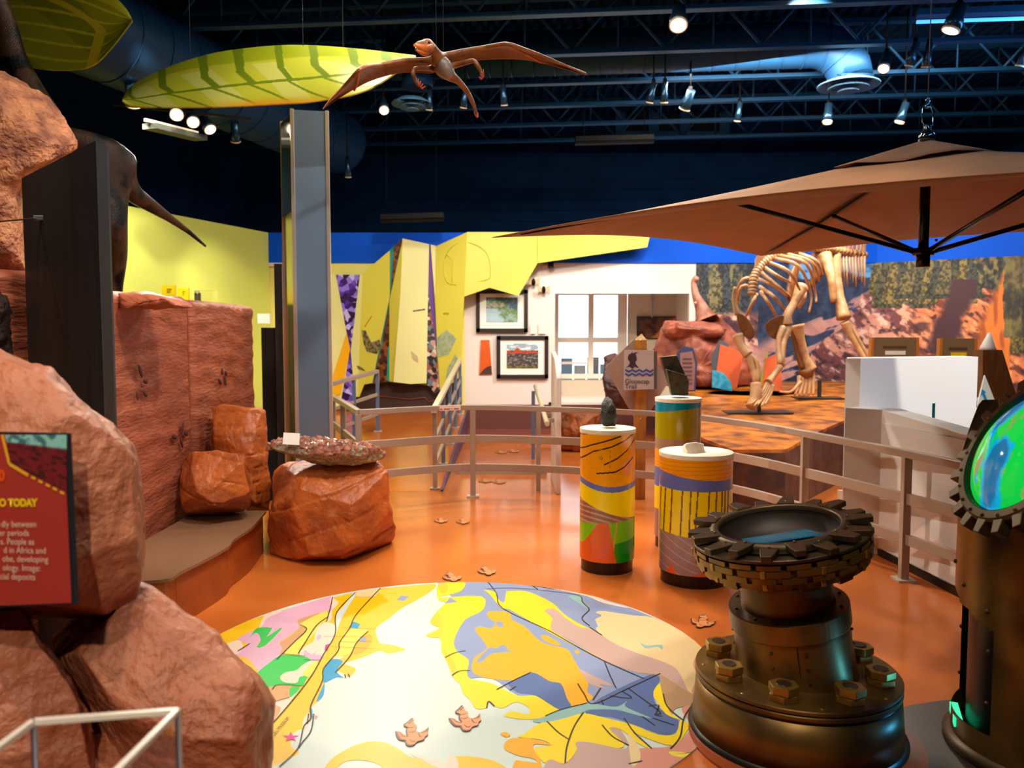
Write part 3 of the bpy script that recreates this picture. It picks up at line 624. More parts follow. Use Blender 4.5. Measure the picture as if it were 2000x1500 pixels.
ring = MB(); ring.lathe([(0.30, 0.0095), (0.455, 0.0095), (0.455, 0.0), (0.30, 0.0)], (1.18, 3.22, 0.0), 64, sm=False, closed=True); ring.solo('floor_ring', mat('ring_brown', (150, 70, 34), 0.25), 'brown ring on the floor around the gear eyepiece base', 'floor ring')
# ------------------------------------------------------------------ three-toed footprints stuck to the floor
FP1 = mat('footprint_tan', (208, 132, 76), 0.45); FP2 = mat('footprint_dark', (92, 44, 26), 0.4)
def footprint(px, py, sx, label, z=0.0, rot=0.0, conv=None, ramp=False):
    c = gnd(px, py, z); t = thing('footprint_decal', label, 'footprint', (c.x, c.y, z), 'three-toed footprint decals')
    FPT = [(1345, 1190), (1375, 1200), (1390, 1215), (1420, 1225), (1410, 1190), (1418, 1168), (1395, 1150), (1420, 1130), (1455, 1103), (1460, 1135), (1478, 1150), (1470, 1180), (1488, 1195), (1500, 1200), (1530, 1185), (1560, 1163), (1550, 1195), (1558, 1210), (1535, 1228), (1530, 1245), (1500, 1255), (1480, 1262), (1465, 1280), (1430, 1285), (1410, 1270), (1405, 1250), (1370, 1245), (1350, 1215)]
    G0 = gnd(*A_((1450, 1205))); f_ = sx / 0.165
    def loc(p, g=1.0, dx=0.0):
        d = (gnd(*A_(p)) - G0) * f_ * g; return Vector((c.x + d.x * math.cos(rot) - d.y * math.sin(rot) + dx, c.y + d.x * math.sin(rot) + d.y * math.cos(rot) + dx * 0.4, 0))
    for k, (m_, g, zz, dx) in enumerate(((FP2, 1.09, 0.008, -0.004 * f_), (FP1, 1.0, 0.0086, 0.0))):
        pts = crom([loc(p, g, dx) for p in FPT], 3); b_ = MB(); b_.add([(p.x, p.y, z + zz) for p in pts], [tuple(range(len(pts)))]); b_.build('outline' if k == 0 else 'fill', m_, t, recalc=False)
    for cr in (((1400, 1152), (1425, 1166), (1470, 1160)), ((1412, 1190), (1440, 1200), (1470, 1185)), ((1352, 1195), (1385, 1225), (1420, 1228)), ((1492, 1196), (1498, 1225), (1520, 1232)), ((1500, 1200), (1535, 1196), (1556, 1170)), ((1425, 1245), (1450, 1265), (1470, 1255)), ((1418, 1140), (1430, 1132), (1456, 1108))):
        P = crom([loc(p) for p in cr], 4, False); vs_ = []
        for i, p in enumerate(P):
            d = (P[min(i + 1, len(P) - 1)] - P[max(i - 1, 0)]); d = Vector((-d.y, d.x, 0)).normalized() * 0.0028 * f_ * math.sin(math.pi * (i + 0.6) / (len(P) + 0.2)); vs_ += [(p.x - d.x, p.y - d.y, z + 0.0092), (p.x + d.x, p.y + d.y, z + 0.0092)]
        b_ = MB(); b_.add(vs_, [(2 * i, 2 * i + 1, 2 * i + 3, 2 * i + 2) for i in range(len(P) - 1)]); b_.build('crease', FP2, t, recalc=False)
footprint(806, 1436, 0.165, 'left tan footprint decal on the pale sea of the map', rot=0.0)
footprint(910, 1409, 0.165, 'right tan footprint decal on the pale sea of the map', rot=0.05)
footprint(884, 1129, 0.16, 'tan footprint decal on orange floor at the top rim of the map', rot=0.15)
footprint(952, 1117, 0.16, 'tan footprint decal on orange floor just behind the map rim', rot=0.1)
footprint(1373, 1216, 0.17, 'tan footprint decal on orange floor left of the gear eyepiece', rot=-0.5)
footprint(979, 884, 0.2, 'left footprint decal on the floor behind the railing')
footprint(1003, 882, 0.2, 'right footprint decal on the floor behind the railing')
footprint(948, 940, 0.19, 'faint left footprint decal at the foot of the railing')
footprint(975, 942, 0.19, 'faint right footprint decal at the foot of the railing')
for px, py, lab in ((862, 1018, 'faint footprint decal on the shining floor by the big boulder'), (905, 1020, 'faint footprint decal on the shining floor, right of another')): footprint(px, py, 0.15, lab)
# ================================================================== sandstone on the left
SAND = mat('sandstone_red', (192, 100, 42), 0.42, col2=(150, 72, 34), scale=5, bump=0.5, bscale=26, lowdist=0.02)
SANDL = mat('sandstone_near', (192, 118, 84), 0.42, col2=(166, 92, 62), scale=4, bump=0.7, bscale=30, lowdist=0.025)
SANDW = mat('sandstone_slab', (176, 96, 66), 0.5, col2=(146, 74, 52), scale=3.5, stretch=(1, 1, 4), bump=0.6, bscale=12, lowdist=0.02)
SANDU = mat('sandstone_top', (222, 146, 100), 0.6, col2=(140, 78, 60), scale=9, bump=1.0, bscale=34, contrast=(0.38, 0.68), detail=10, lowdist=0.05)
DARKC = mat('crack_dark', (44, 20, 12), 0.7)
# tall slab wall: two slabs with a joint between
XW = -2.4
t = thing('sandstone_wall', 'tall red sandstone slab wall behind the bench with a vertical joint', 'rock wall', (XW, 5.9, 0))
def slab(y0, y1, ztop, seed, xo=0.0):
    ny, nz = 90, 70
    def P(u, v):
        y = y0 + (y1 - y0) * u; edge = np.minimum(u, 1 - u) * (y1 - y0)
        top = ztop + 0.03 * (fbm(u * 6 + seed, u * 0, seed) - 0.5) + (0.05 if seed == 1 else 0) * sstep(0.55, 0.2, u)
        z = top * v
        rel = 0.022 * (fbm(y * 1.2, z * 7.0, seed) - 0.5) + 0.004 * np.sin(z * 40 + 3 * fbm(y * 1.5, z * 1.5, seed + 3) * 5)
        rnd = 0.05 * np.clip(1 - edge / 0.05, 0, 1) ** 2 + 0.05 * np.clip(1 - (top - z) / 0.05, 0, 1) ** 2
        return np.stack([XW + xo + rel - rnd, y, z], -1)
    m_ = painted(P, ny, nz, lambda u, v: u[..., None] * 0 + np.array([1, 1, 1])); m_.col = None
    n0 = len(m_.v); back = [(XW - 0.3, y0, 0), (XW - 0.3, y1, 0), (XW - 0.3, y1, ztop), (XW - 0.3, y0, ztop)]
    # top, ends, back
    tr = [nz * (ny + 1) + i for i in range(ny + 1)]; lo = [i for i in range(ny + 1)]
    m_.v += back
    m_.f += [tuple(tr + [n0 + 2, n0 + 3]), tuple([j * (ny + 1) for j in range(nz + 1)] + [n0 + 3, n0]), tuple([j * (ny + 1) + ny for j in range(nz + 1)][::-1] + [n0 + 1, n0 + 2][::1]), (n0, n0 + 1, n0 + 2, n0 + 3)]
    m_.mi += [0] * 4; m_.sm += [False] * 4
    return m_
slab(3.9, 6.12, 1.90, 1).build('slab', SANDW, t); slab(6.17, 7.62, 1.885, 2, 0.01).build('slab', SANDW, t)
m_ = MB(); m_.box2((XW - 0.2, 6.10, 0.3), (XW - 0.035, 6.19, 1.86)); m_.build('joint', mat('joint_clay', (150, 72, 22), 0.8, bump=1.0, bscale=60), t)
# broken ledge on top of the nearer slab
m_ = rock([(222, 572), (300, 571), (375, 592), (380, 602), (222, 603)], 5.1, 0.25, 0.3, n=90, nr=20, amp=0.02, freq=8, seed=4); m_.build('ledge', SANDW, t)
def track(cy, cz, toes):
    for (dy, dz, ang, L) in toes:
        m_ = MB(); c = Vector((XW + 0.022, cy + dy, cz + dz)); m_.sph(c, (0.007, 0.018, L), 10, 8, M=Matrix.Rotation(ang, 3, 'X')); m_.build('track_print', mat('track_brown', (84, 42, 32), 0.7), t)
wz = lambda px, py: (XW * FPX / (px - 1000) , None)
def onwall(px, py):
    d = ray(px, py); s_ = XW / d.x; return d.y * s_, H + d.z * s_
for (px, py, toes) in ((268, 740, [(0, 0.05, 0.5, 0.05), (0.07, -0.02, 1.4, 0.035), (-0.05, -0.1, 0.0, 0.03), (0.06, -0.10, 0.9, 0.035)]), (425, 738, [(0, -0.03, 0.9, 0.04), (0.12, -0.03, 0.2, 0.045), (0.05, 0.05, 0.2, 0.03), (0.14, 0.03, 0.7, 0.03)]), (345, 850, [(0.05, 0.045, -0.5, 0.05), (-0.09, 0.0, 1.3, 0.04), (0.11, 0.0, 1.2, 0.04), (0.03, -0.06, 0.5, 0.045)])):
    y, z = onwall(px, py); track(y, z, toes)
# bench with cap and clad front panels
BENT = mat('bench_top', (128, 92, 68), 0.35, bump=0.2, bscale=60); BENF = mat('bench_front', (176, 88, 36), 0.35, col2=(150, 70, 28), scale=3, bump=0.2, bscale=12)
edge = [gnd(p[0], p[1], 0.31) for p in ((262, 1137), (330, 1131), (352, 1118), (400, 1094), (446, 1068), (456, 1055), (490, 1032), (512, 1008), (520, 998))]
edge = crom(edge, 4, False)
t = thing('rock_bench', 'low curved bench with brown cap at the foot of the sandstone wall', 'bench', (-2.0, 5.1, 0))
poly = [Vector((p.x, p.y, 0.295)) for p in edge] + [Vector((XW + 0.05, edge[-1].y, 0.295)), Vector((XW + 0.05, edge[0].y - 0.1, 0.295)), Vector((edge[0].x - 0.1, edge[0].y - 0.1, 0.295))]
m_ = MB(); m_.prism(poly, (0, 0, 0.018)); m_.build('cap', BENT, t)
fr = [Vector((p.x - 0.025, p.y + 0.0, 0)) for p in edge]
cuts = [0, 8, 17, len(fr) - 1]
for a, b in zip(cuts[:-1], cuts[1:]):
    seg = fr[a:b + 1]; m_ = MB(); seg[-1] = seg[-1].lerp(seg[-2], 0.12)
    pl = seg + [Vector((p.x - 0.06, p.y, 0)) for p in seg[::-1]]; m_.prism(pl, (0, 0, 0.292)); m_.build('front_panel', BENF, t)
m_ = MB(); m_.prism([Vector((p.x - 0.035, p.y, 0)) for p in fr] + [Vector((XW + 0.05, fr[-1].y, 0)), Vector((XW + 0.05, fr[0].y - 0.08, 0))], (0, 0, 0.29)); m_.build('core', DARKC, t)
# rocks of the bench end
m_ = rock([(414, 797), (440, 791), (480, 797), (505, 796), (519, 803), (522, 840), (521, 900), (530, 945), (525, 1000), (500, 1018), (455, 1010), (440, 960), (418, 900), (414, 850)], 6.25, 0.22, 0.3, n=150, nr=70, amp=0.012, freq=7, strata=0.016, sfreq=60, seed=2, sharp=0.3, cuts=8)
m_.solo('layered_rock', SAND, 'tall layered red rock column between the bench and big boulder', 'rock')
m_ = rock([(354, 890), (375, 883), (420, 879), (462, 886), (476, 910), (488, 950), (490, 985), (480, 1003), (430, 1012), (385, 1012), (356, 1007), (352, 950)], 5.75, 0.24, 0.25, n=150, nr=70, amp=0.012, freq=6, strata=0.009, sfreq=45, seed=3, sharp=0.36, dip=0.3)
m_.solo('bench_boulder', SAND, 'squat red boulder sitting on the end of the bench', 'rock')
m_ = rock([(527, 915), (560, 898), (620, 893), (690, 893), (742, 900), (758, 925), (762, 985), (776, 1035), (778, 1075), (755, 1095), (700, 1106), (620, 1112), (560, 1110), (527, 1106), (524, 1030), (530, 970)], 6.0, 0.42, 0.5, n=220, nr=120, amp=0.016, freq=5, strata=0.014, sfreq=26, seed=5, sharp=0.34, dip=-0.35, zmin=0.0, cuts=18)
m_.solo('floor_boulder', SAND, 'large red boulder on the floor carrying the crystal slab', 'rock')
# crystal cluster slab
CRY = mat('crystal_grey', (176, 160, 136), 0.3, col2=(112, 92, 74), scale=40, bump=1.0, bscale=60)
CRP = mat('crystal_pink', (196, 140, 120), 0.12, col2=(126, 76, 66), scale=26)
cl = [(524, 866), (560, 860), (620, 858), (680, 864), (725, 872), (750, 882), (752, 896), (735, 902), (690, 908), (640, 908), (600, 900), (550, 884), (530, 876)]
t = thing('crystal_slab', 'sparkling pinkish crystal cluster slab resting on the big boulder', 'crystal', at(640, 905, 5.85))
m_ = rock(cl, 5.85, 0.16, 0.22, n=120, nr=40, amp=0.02, freq=14, seed=9, cuts=4); m_.build('matrix', CRY, t); CV_ = [Vector(v) for v in m_.v]
rs = random.Random(5)
zr = sorted(v.z for v in CV_); topv = []
for v in CV_:
    loc = [w_.z for w_ in CV_[::37] if abs(w_.x - v.x) < 0.05]
    if loc and v.z > min(loc) + 0.62 * (max(loc) - min(loc)): topv.append(v)
for k in range(190):
    p = rs.choice(topv); s_ = rs.uniform(0.012, 0.026); dr = Vector((rs.uniform(-.5, .5), rs.uniform(-.6, .3), 1)).normalized()
    m_ = MB(); m_.tube([p - dr * s_ * 0.8, p + dr * s_ * 0.5, p + dr * s_ * 1.3], [s_, s_ * 0.95, s_ * 0.1], 6, sm=False); m_.build('crystal_point', CRP, t)
m_ = MB(); a = at(569, 857, 5.70); m_.box(a, (0.115, 0.004, 0.082), Matrix.Rotation(R(3), 3, 'Y') @ Matrix.Rotation(R(-12), 3, 'X'), 0); m_.solo('specimen_card', mat('white_card', (245, 240, 235), 0.5), 'small blank white card standing on the crystal slab', 'card')
# ------------------------------------------------------------------ foreground boulder formation with red text panel
t = thing('foreground_boulder', 'large blurred red sandstone boulder formation filling the lower left', 'rock', (-1.2, 2.0, 0))
rock([(-260, 640), (0, 684), (60, 712), (100, 720), (150, 770), (210, 822), (262, 868), (276, 900), (278, 960), (280, 1060), (274, 1150), (262, 1190), (200, 1205), (100, 1200), (-260, 1210)], 2.25, 0.32, 0.5, n=220, nr=110, amp=0.014, freq=7, seed=11, sharp=0.3, cutd=(0.82, 0.96)).build('upper_block', SANDL, t)
rock([(95, 1230), (180, 1185), (262, 1140), (300, 1150), (360, 1195), (420, 1235), (470, 1290), (512, 1330), (530, 1370), (529, 1450), (520, 1600), (330, 1700), (240, 1600), (200, 1440), (120, 1330)], 2.3, 0.30, 0.5, n=220, nr=110, amp=0.016, freq=7, seed=12, sharp=0.36).build('right_block', SANDL, t)
rock([(-260, 1180), (40, 1190), (85, 1260), (140, 1330), (168, 1390), (185, 1500), (180, 1700), (-260, 1750)], 2.1, 0.30, 0.5, n=200, nr=100, amp=0.02, freq=7, seed=13, sharp=0.36).build('left_block', SANDL, t)
rock([(-260, 1420), (120, 1440), (330, 1420), (470, 1460), (500, 1700), (-260, 1800)], 2.25, 0.2, 0.4, n=160, nr=60, amp=0.02, freq=7, seed=14, sharp=0.4).build('base_block', SANDL, t)
m_ = MB(); m_.box2((-1.9, 2.2, 0.0), (-1.0, 2.7, 0.25)); m_.build('footing', DARKC, t, bevel=0.05)
# red interpretive panel
q = [at(p[0], p[1], y) for p, y in (((-190, 1195), 1.93), ((146, 1180), 1.80), ((131, 846), 1.83), ((-190, 840), 1.96))]
t = thing('interpretive_sign', 'dark red interpretive panel with yellow heading mounted on the near boulder', 'sign', q[0])
nrm = (q[1] - q[0]).cross(q[3] - q[0]).normalized()
if nrm.y > 0: nrm = -nrm
m_ = MB(); m_.prism(q, -nrm * 0.012); m_.build('board', mat('panel_edge', (36, 34, 40), 0.4), t)
def PN(px, py, off=0.002):   # point on the panel from pixel
    d = ray(px, py); o = Vector((0, 0, H)); s_ = (q[0] - o).dot(nrm) / d.dot(nrm); return o + d * s_ + nrm * off
RED = mat('panel_red', (172, 56, 46), 0.35); GOLD = mat('panel_gold', (236, 170, 46), 0.4); YT = mat('panel_yellow', (246, 205, 20), 0.4); CT = mat('panel_cream', (232, 196, 170), 0.4)
m_ = MB(); m_.add([PN(-188, 1190), PN(141, 1177), PN(126, 850), PN(-188, 845)], [(0, 1, 2, 3)]); m_.build('face', RED, t)
ph = [(12, 849), (127, 850), (132, 962), (62, 926), (22, 905)]
lum = lambda u, v: mixc(mixc((120, 30, 34), (60, 24, 24), sstep(.45, .7, fbm(u * 9, v * 16, 3))), mixc((140, 200, 190), (70, 110, 120), sstep(.5, .62, fbm(u * 8, v * 5, 8))), sstep(0.72, 0.78, v))
pm = painted(lambda u, v: np.stack([np.stack([np.array(PN(132 * a + (22 * (1 - b) * (1 - a)) + 12 * (1 - a) * b * 1.0, 849 + (905 - 849 + 57 * a) * (1 - b), 0.003)) for a, b in zip(ra, rb)]) for ra, rb in zip(u, v)]), 50, 40, lum)
pm.build('photo', PRINT, t)
def pline(pts, wd, m, name, off=0.004):
    P = [PN(a, b, off) for a, b in pts]
    for i in range(len(P) - 1):
        d_ = (P[i + 1] - P[i]).normalized(); n_ = d_.cross(nrm).normalized() * wd / 2; b_ = MB(); b_.add([P[i] - n_, P[i] + n_, P[i + 1] + n_, P[i + 1] - n_], [(0, 1, 2, 3)]); b_.build(name, m, t)
pline([(7, 849), (21, 906), (58, 928)], 0.008, GOLD, 'gold_line')
for a in range(5): pline([(64 + a * 14, 931 + a * 7.2), (72 + a * 14, 935 + a * 7.2)], 0.006, GOLD, 'gold_dash')
ux = (PN(100, 1000) - PN(0, 1000)).normalized(); uy = nrm.cross(ux)
def ptext(s_, px, py, size, m, al='RIGHT', bold=0.0): text_mesh(s_, size, PN(px, py, 0.004), ux, uy, 'lettering', m, t, al, 0.0, bold)
ptext('0', 12, 938, 0.034, mat('panel_orange', (236, 84, 20), 0.4), 'RIGHT', 0.002)
ptext('O TO TODAY', 75, 988, 0.0235, YT, 'RIGHT', 0.0012)
for k, (s_, rx) in enumerate((('dly between', 74), ('er periods', 60), ('s. People as', 70), ('d in Africa and', 93), ('obe, developing', 97), ('ology. Image:', 82), ('cial deposits', 72))):
    ptext(s_, rx, 1029 + k * 17.2, 0.0205, CT)
# acrylic case in the corner
ac = [at(38, 1432, 1.32), at(318, 1417, 1.34)]; zc = ac[0].z
p0, p1 = Vector((ac[0].x, 1.36, zc)), Vector((ac[1].x, 1.40, zc)); p2, p3 = Vector((p1.x - 0.02, 1.02, zc)), Vector((p0.x - 0.02, 1.0, zc))
t = thing('acrylic_case', 'clear acrylic display case with pale rim in the lower left corner', 'display case', (p0.x, 1.2, 0.0))
ACR = mat('acrylic', (250, 250, 250), 0.02, trans=1.0, ior=1.12, spec=0.3); RIM = mat('acrylic_rim', (232, 218, 200), 0.3)
for a, b in ((p0, p1), (p1, p2), (p3, p0)):
    m_ = MB(); m_.bar(a, b, 0.011, 0.009); m_.build('rim', RIM, t)
    m_ = MB(); m_.bar((a + b) / 2 * 0 + Vector((a.x, a.y, zc - 0.17)), Vector((b.x, b.y, zc - 0.17)), 0.004, 0.33); m_.build('side_pane', ACR, t)
for a in (p0, p1): m_ = MB(); m_.bar(a, Vector((a.x, a.y, zc - 0.33)), 0.009, 0.009); m_.build('corner_edge', mat('acrylic_edge', (176, 172, 190), 0.2), t)
m_ = MB(); m_.box2((p0.x - 0.05, 0.96, 0.0), (p1.x + 0.03, 1.43, zc - 0.335)); m_.build('plinth', DARKC, t)
# ------------------------------------------------------------------ black wedge panel
BLK = mat('black_board', (34, 30, 28), 0.55, col2=(24, 21, 20), scale=2, stretch=(6, 6, 0.6)); BLKB = mat('black_edge_blue_lit', (22, 42, 62), 0.5)  # blue light on the side edge is put into its colour
t = thing('black_partition', 'tall black slant-topped partition in front of the sandstone slabs', 'partition', (-1.9, 3.5, 0))
a, b = at(186, 275, 3.25), at(42, 348, 4.05); c2 = at(212, 292, 3.5)
f = [Vector((b.x, b.y, 0)), Vector((a.x, a.y, 0)), Vector((a.x, a.y, a.z)), Vector((b.x, b.y, b.z))]
m_ = MB(); m_.prism(f, (0.0, 0.09, 0.0)); m_.build('face_board', BLK, t)
m_ = MB(); m_.prism([Vector((a.x + 0.002, a.y, 0)), Vector((c2.x, c2.y, 0)), Vector((c2.x, c2.y, c2.z)), Vector((a.x + 0.002, a.y, a.z))], (-0.05, 0.05, 0)); m_.build('side_board', BLKB, t)
m_ = MB(); k0 = at(88, 428, 3.85); m_.tube([at(-40, 436, 3.2), k0 - Vector((0.02, 0.03, 0))], 0.0035, 6); m_.tube([k0, k0 + Vector((0.16, -0.16, 0.09))], 0.0015, 6); m_.build('wire', mat('wire_brown', (96, 60, 40), 0.4), t)
m_ = MB(); m_.box(k0 + Vector((0, -0.04, 0)), (0.06, 0.02, 0.025)); m_.build('turnbuckle', mat('steel', (190, 190, 190), 0.25, metal=0.9), t, bevel=0.006)
# upper left big rock, sky photo behind, dark bark post
m_ = rock([(-260, 60), (0, 140), (45, 160), (92, 190), (125, 232), (150, 275), (148, 292), (80, 330), (40, 380), (45, 470), (60, 560), (-30, 568), (-260, 570)], 4.8, 0.35, 0.5, n=200, nr=90, amp=0.02, freq=9, seed=21, sharp=0.4, cutd=(0.85, 0.97))
m_.solo('upper_rock', SANDU, 'rough red rock mass at the upper left edge', 'rock')
m_ = MB(); a, b = at(-80, 592, 4.7), at(58, 592, 4.7)
t = thing('backlit_picture', 'pale sky and trees picture glimpsed between rocks at the left', 'picture', at(0, 800, 4.7))
pz = lambda px, py: np.array(at(px, py, 4.7))
def skyf(u, v):
    c = mixc((186, 200, 204), (170, 188, 192), v); tree = sstep(0.42, 0.6, fbm(u * 14, v * 10, 4)) * (v < 0.68)
    c = mixc(c, (110, 124, 84), tree); c = mixc(c, (150, 140, 70), (sstep(0.42, 0.3, v) * fbm(u * 20, v * 20, 6) * 1.4)); c = mixc(c, (120, 116, 96), sstep(0.22, 0.15, v)); return mixc(c, (100, 100, 80), (np.abs(v - 0.7) < 0.008) * 1.0)
painted(quadP(pz(-80, 730), pz(75, 735), pz(75, 590), pz(-80, 590)), 70, 70, skyf).build('print', PRINT, t)
m_ = MB(); m_.bar(Vector(pz(-80, 577)), Vector(pz(75, 578)), 0.03, 0.06); m_.build('frame', mat('frame_grey', (150, 140, 125), 0.4), t)
m_ = rock([(-120, 520), (0, 560), (12, 580), (20, 620), (22, 680), (26, 705), (-60, 720), (-140, 700)], 3.2, 0.1, 0.15, n=110, nr=40, amp=0.02, freq=16, seed=33)
m_.solo('bark_lump', mat('bark', (58, 30, 18), 0.8, col2=(28, 14, 9), scale=30, bump=1.0, bscale=50), 'dark rough bark-like lump at the left edge above the near boulder', 'bark')
# ------------------------------------------------------------------ dark spotted dinosaur behind the partition
def skinned(name, verts, edges, radii, m, parent=None, sub=2, root=0):
    org = wloc(parent) if parent is not None else Vector(verts[0]); me = bpy.data.meshes.new(name)
    me.from_pydata([tuple(Vector(v) - org) for v in verts], edges, []); me.materials.append(m)
    o = bpy.data.objects.new(name, me); C.objects.link(o)
    if parent is not None: o.parent = parent
    else: o.location = org
    sk = o.modifiers.new('skin', 'SKIN'); sk.use_smooth_shade = True
    for i, r_ in enumerate(radii):
        r_ = r_ if isinstance(r_, tuple) else (r_, r_); me.skin_vertices[0].data[i].radius = r_
    me.skin_vertices[0].data[root].use_root = True
    sb = o.modifiers.new('sub', 'SUBSURF'); sb.levels = sub; sb.render_levels = sub
    return o
DINO = mat('dino_skin', (78, 52, 34), 0.3, col2=(16, 13, 16), scale=5.5, contrast=(0.48, 0.56), bump=0.5, bscale=120)
K6 = 1.24
dv = [at(150, 262, 5.1), at(195, 290, 5.1), at(222, 330, 5.15), at(250, 372, 5.3), at(292, 400, 5.45), at(330, 425, 5.6), at(368, 452, 5.75), at(403, 482, 5.85),
      at(215, 380, 5.1), at(222, 440, 5.05), at(232, 500, 5.15), at(226, 560, 5.2), at(222, 640, 5.2), at(238, 668, 5.0),
      at(110, 285, 5.0), at(50, 190, 5.0), at(22, 110, 5.0), at(8, 40, 5.0), at(-30, -40, 4.9)]
dr = [0.14, 0.17, 0.15, 0.07, 0.05, 0.03, 0.018, 0.008, 0.12, 0.085, 0.055, 0.045, 0.045, 0.05, 0.16, 0.13, 0.085, 0.075, 0.08]
de = [(0, 1), (1, 2), (2, 3), (3, 4), (4, 5), (5, 6), (6, 7), (1, 8), (8, 9), (9, 10), (10, 11), (11, 12), (12, 13), (0, 14), (14, 15), (15, 16), (16, 17), (17, 18)]
dv = [Vector((0, 0, H)) + (v - Vector((0, 0, H))) * K6 for v in dv]; dr = [r_ * K6 for r_ in dr]
o = skinned('dinosaur_model', dv, de, dr, DINO); tag(o, 'dark spotted dinosaur model with long thin tail behind the black partition', 'dinosaur')
# ------------------------------------------------------------------ silver pillar, cabinets behind the wall
SILV = mat('brushed_silver', (112, 134, 160), 0.36, metal=0.5); ALUE = mat('aluminium_edge', (214, 205, 190), 0.3, metal=0.6)
t = thing('metal_pillar', 'tall brushed silver square pillar behind the big boulder', 'pillar', (-1.95, 7.3, 0))
Yp = 7.2; fl, frr = at(577, 600, Yp).x, at(646, 600, Yp + 0.1).x; zt = at(600, 214, Yp).z
m_ = MB(); m_.prism([Vector((fl, Yp, 0)), Vector((frr, Yp + 0.06, 0)), Vector((frr, Yp + 0.06, zt)), Vector((fl, Yp, zt))], (0.0, 0.05, 0)); m_.build('front_face', SILV, t)
lb = Vector((at(557, 600, Yp + 0.42).x, Yp + 0.42, 0))
m_ = MB(); m_.prism([Vector((fl, Yp + 0.01, 0)), lb, lb + Vector((0, 0, zt)), Vector((fl, Yp + 0.01, zt))], (0.03, 0.0, 0)); m_.build('side_face', mat('pillar_side', (176, 176, 96), 0.12, metal=0.5), t)
for p in (Vector((fl, Yp - 0.005, 0)), lb, Vector((frr, Yp + 0.06, 0))): m_ = MB(); m_.box2((p.x - 0.014, p.y - 0.014, 0), (p.x + 0.014, p.y + 0.014, zt + 0.005)); m_.build('edge_strip', ALUE, t)
m_ = MB(); g0 = Vector((fl - 0.006, Yp + 0.03, 0)); g1 = lb + Vector((-0.006, -0.02, 0)); zg = at(560, 420, Yp + 0.3).z
m_.prism([g0 + Vector((0, 0, zg)), g1 + Vector((0, 0, zg)), g1 + Vector((0, 0, zt - 0.02)), g0 + Vector((0, 0, zt - 0.02))], (0.004, 0, 0)); m_.build('glass_inset', mat('dark_glass', (52, 78, 88), 0.05, spec=0.8), t)
t = thing('black_cabinet', 'tall black exhibit cabinet with yellow-brown graphic edge beside the pillar', 'cabinet', at(540, 870, 7.9))
Yc = 7.9; m_ = MB(); a, b = at(510, 640, Yc), at(541, 640, Yc); zc0 = at(520, 640, Yc).z
m_.box2((a.x, Yc, 0), (b.x, Yc + 0.4, zc0)); m_.build('low_body', mat('matte_black', (10, 10, 11), 0.7), t)
a, b = at(538, 516, Yc), at(553, 516, Yc); m_ = MB(); m_.box2((a.x, Yc - 0.05, 0), (b.x, Yc + 0.3, a.z)); m_.build('tall_post', mat('charcoal', (42, 40, 40), 0.5), t)
a2 = at(563, 530, Yc); 
def gp(u, v):
    c = mixc((186, 150, 62), (170, 136, 52), v); c = mixc(c, (120, 130, 128), (v > 0.82) * 1.0); c = mixc(c, (222, 140, 90), (np.abs(v - 0.75) < 0.03) * 1.0); return mixc(c, (222, 140, 90), (np.abs(v - 0.67) < 0.02) * 1.0)
painted(quadP((b.x, Yc - 0.05, 0), (a2.x, Yc - 0.02, 0), (a2.x, Yc - 0.02, a.z - 0.04), (b.x, Yc - 0.05, a.z - 0.04)), 6, 80, gp).build('graphic', PRINT, t)
# yellow booklets and acrylic box on the counter behind the wall
t = thing('counter', 'black sloping counter behind the sandstone wall holding yellow cards', 'counter', at(345, 700, 9.4))
a, b, c2 = at(310, 575, 9.2), at(372, 592, 9.6), at(430, 592, 10.2)
m_ = MB(); m_.prism([Vector((a.x, a.y, 0)), Vector((c2.x, c2.y, 0)), Vector((c2.x, c2.y, c2.z)), Vector((b.x, b.y, b.z)), Vector((a.x, a.y, a.z))], (-0.4, 0.3, 0)); m_.build('body', BLACKM, t)
YC = mat('yellow_card', (250, 214, 10), 0.5)
for (x0, y0, x1, y1), Y, lab in (((316, 557, 342, 582), 9.5, 'taller yellow text card on the counter behind the wall'), ((347, 562, 368, 590), 9.8, 'shorter yellow text card right of the taller one')):
    t = thing('yellow_card', lab, 'card', at((x0 + x1) / 2, y1, Y)); a, b = at(x0, y1, Y), at(x1, y0, Y)
    m_ = MB(); m_.box2((a.x, Y, a.z), (b.x, Y + 0.03, b.z)); m_.build('board', YC, t)
    for k in range(3): m_ = MB(); z = b.z - 0.05 - 0.02 * k; m_.box2((a.x + 0.06, Y - 0.002, z), (b.x - 0.04 - 0.01 * k, Y, z + 0.008)); m_.build('text_line', DARKC, t)
t = thing('acrylic_box', 'small clear acrylic box with grey rock on the counter behind the wall', 'display box', at(395, 592, 10.1)); a, b = at(380, 587, 10.1), at(414, 567, 10.1)
m_ = MB(); m_.box2((a.x, 10.1, a.z), (b.x, 10.3, b.z)); m_.build('cover', ACR, t)
m_ = MB(); m_.tube([at(386, 586, 10.2), at(391, 572, 10.2)], [0.05, 0.015], 6, sm=False); m_.build('specimen', mat('grey_rock', (120, 104, 84), 0.7), t)

P = [gnd(*p) for p in ((1700, 1400), (1760, 1383), (1800, 1375), (1880, 1366), (2100, 1362), (2400, 1420), (2400, 1800), (1760, 1800))]
m_ = MB(); m_.prism([Vector((p.x, p.y, 0.0)) for p in crom(P, 3)], (0, 0, 0.0025)); m_.solo('dark_floor_zone', mat('dark_floor', (74, 58, 50), 0.3, col2=(62, 48, 42), scale=4), 'dark grey-brown floor zone in front of the globe kiosk', 'floor zone')

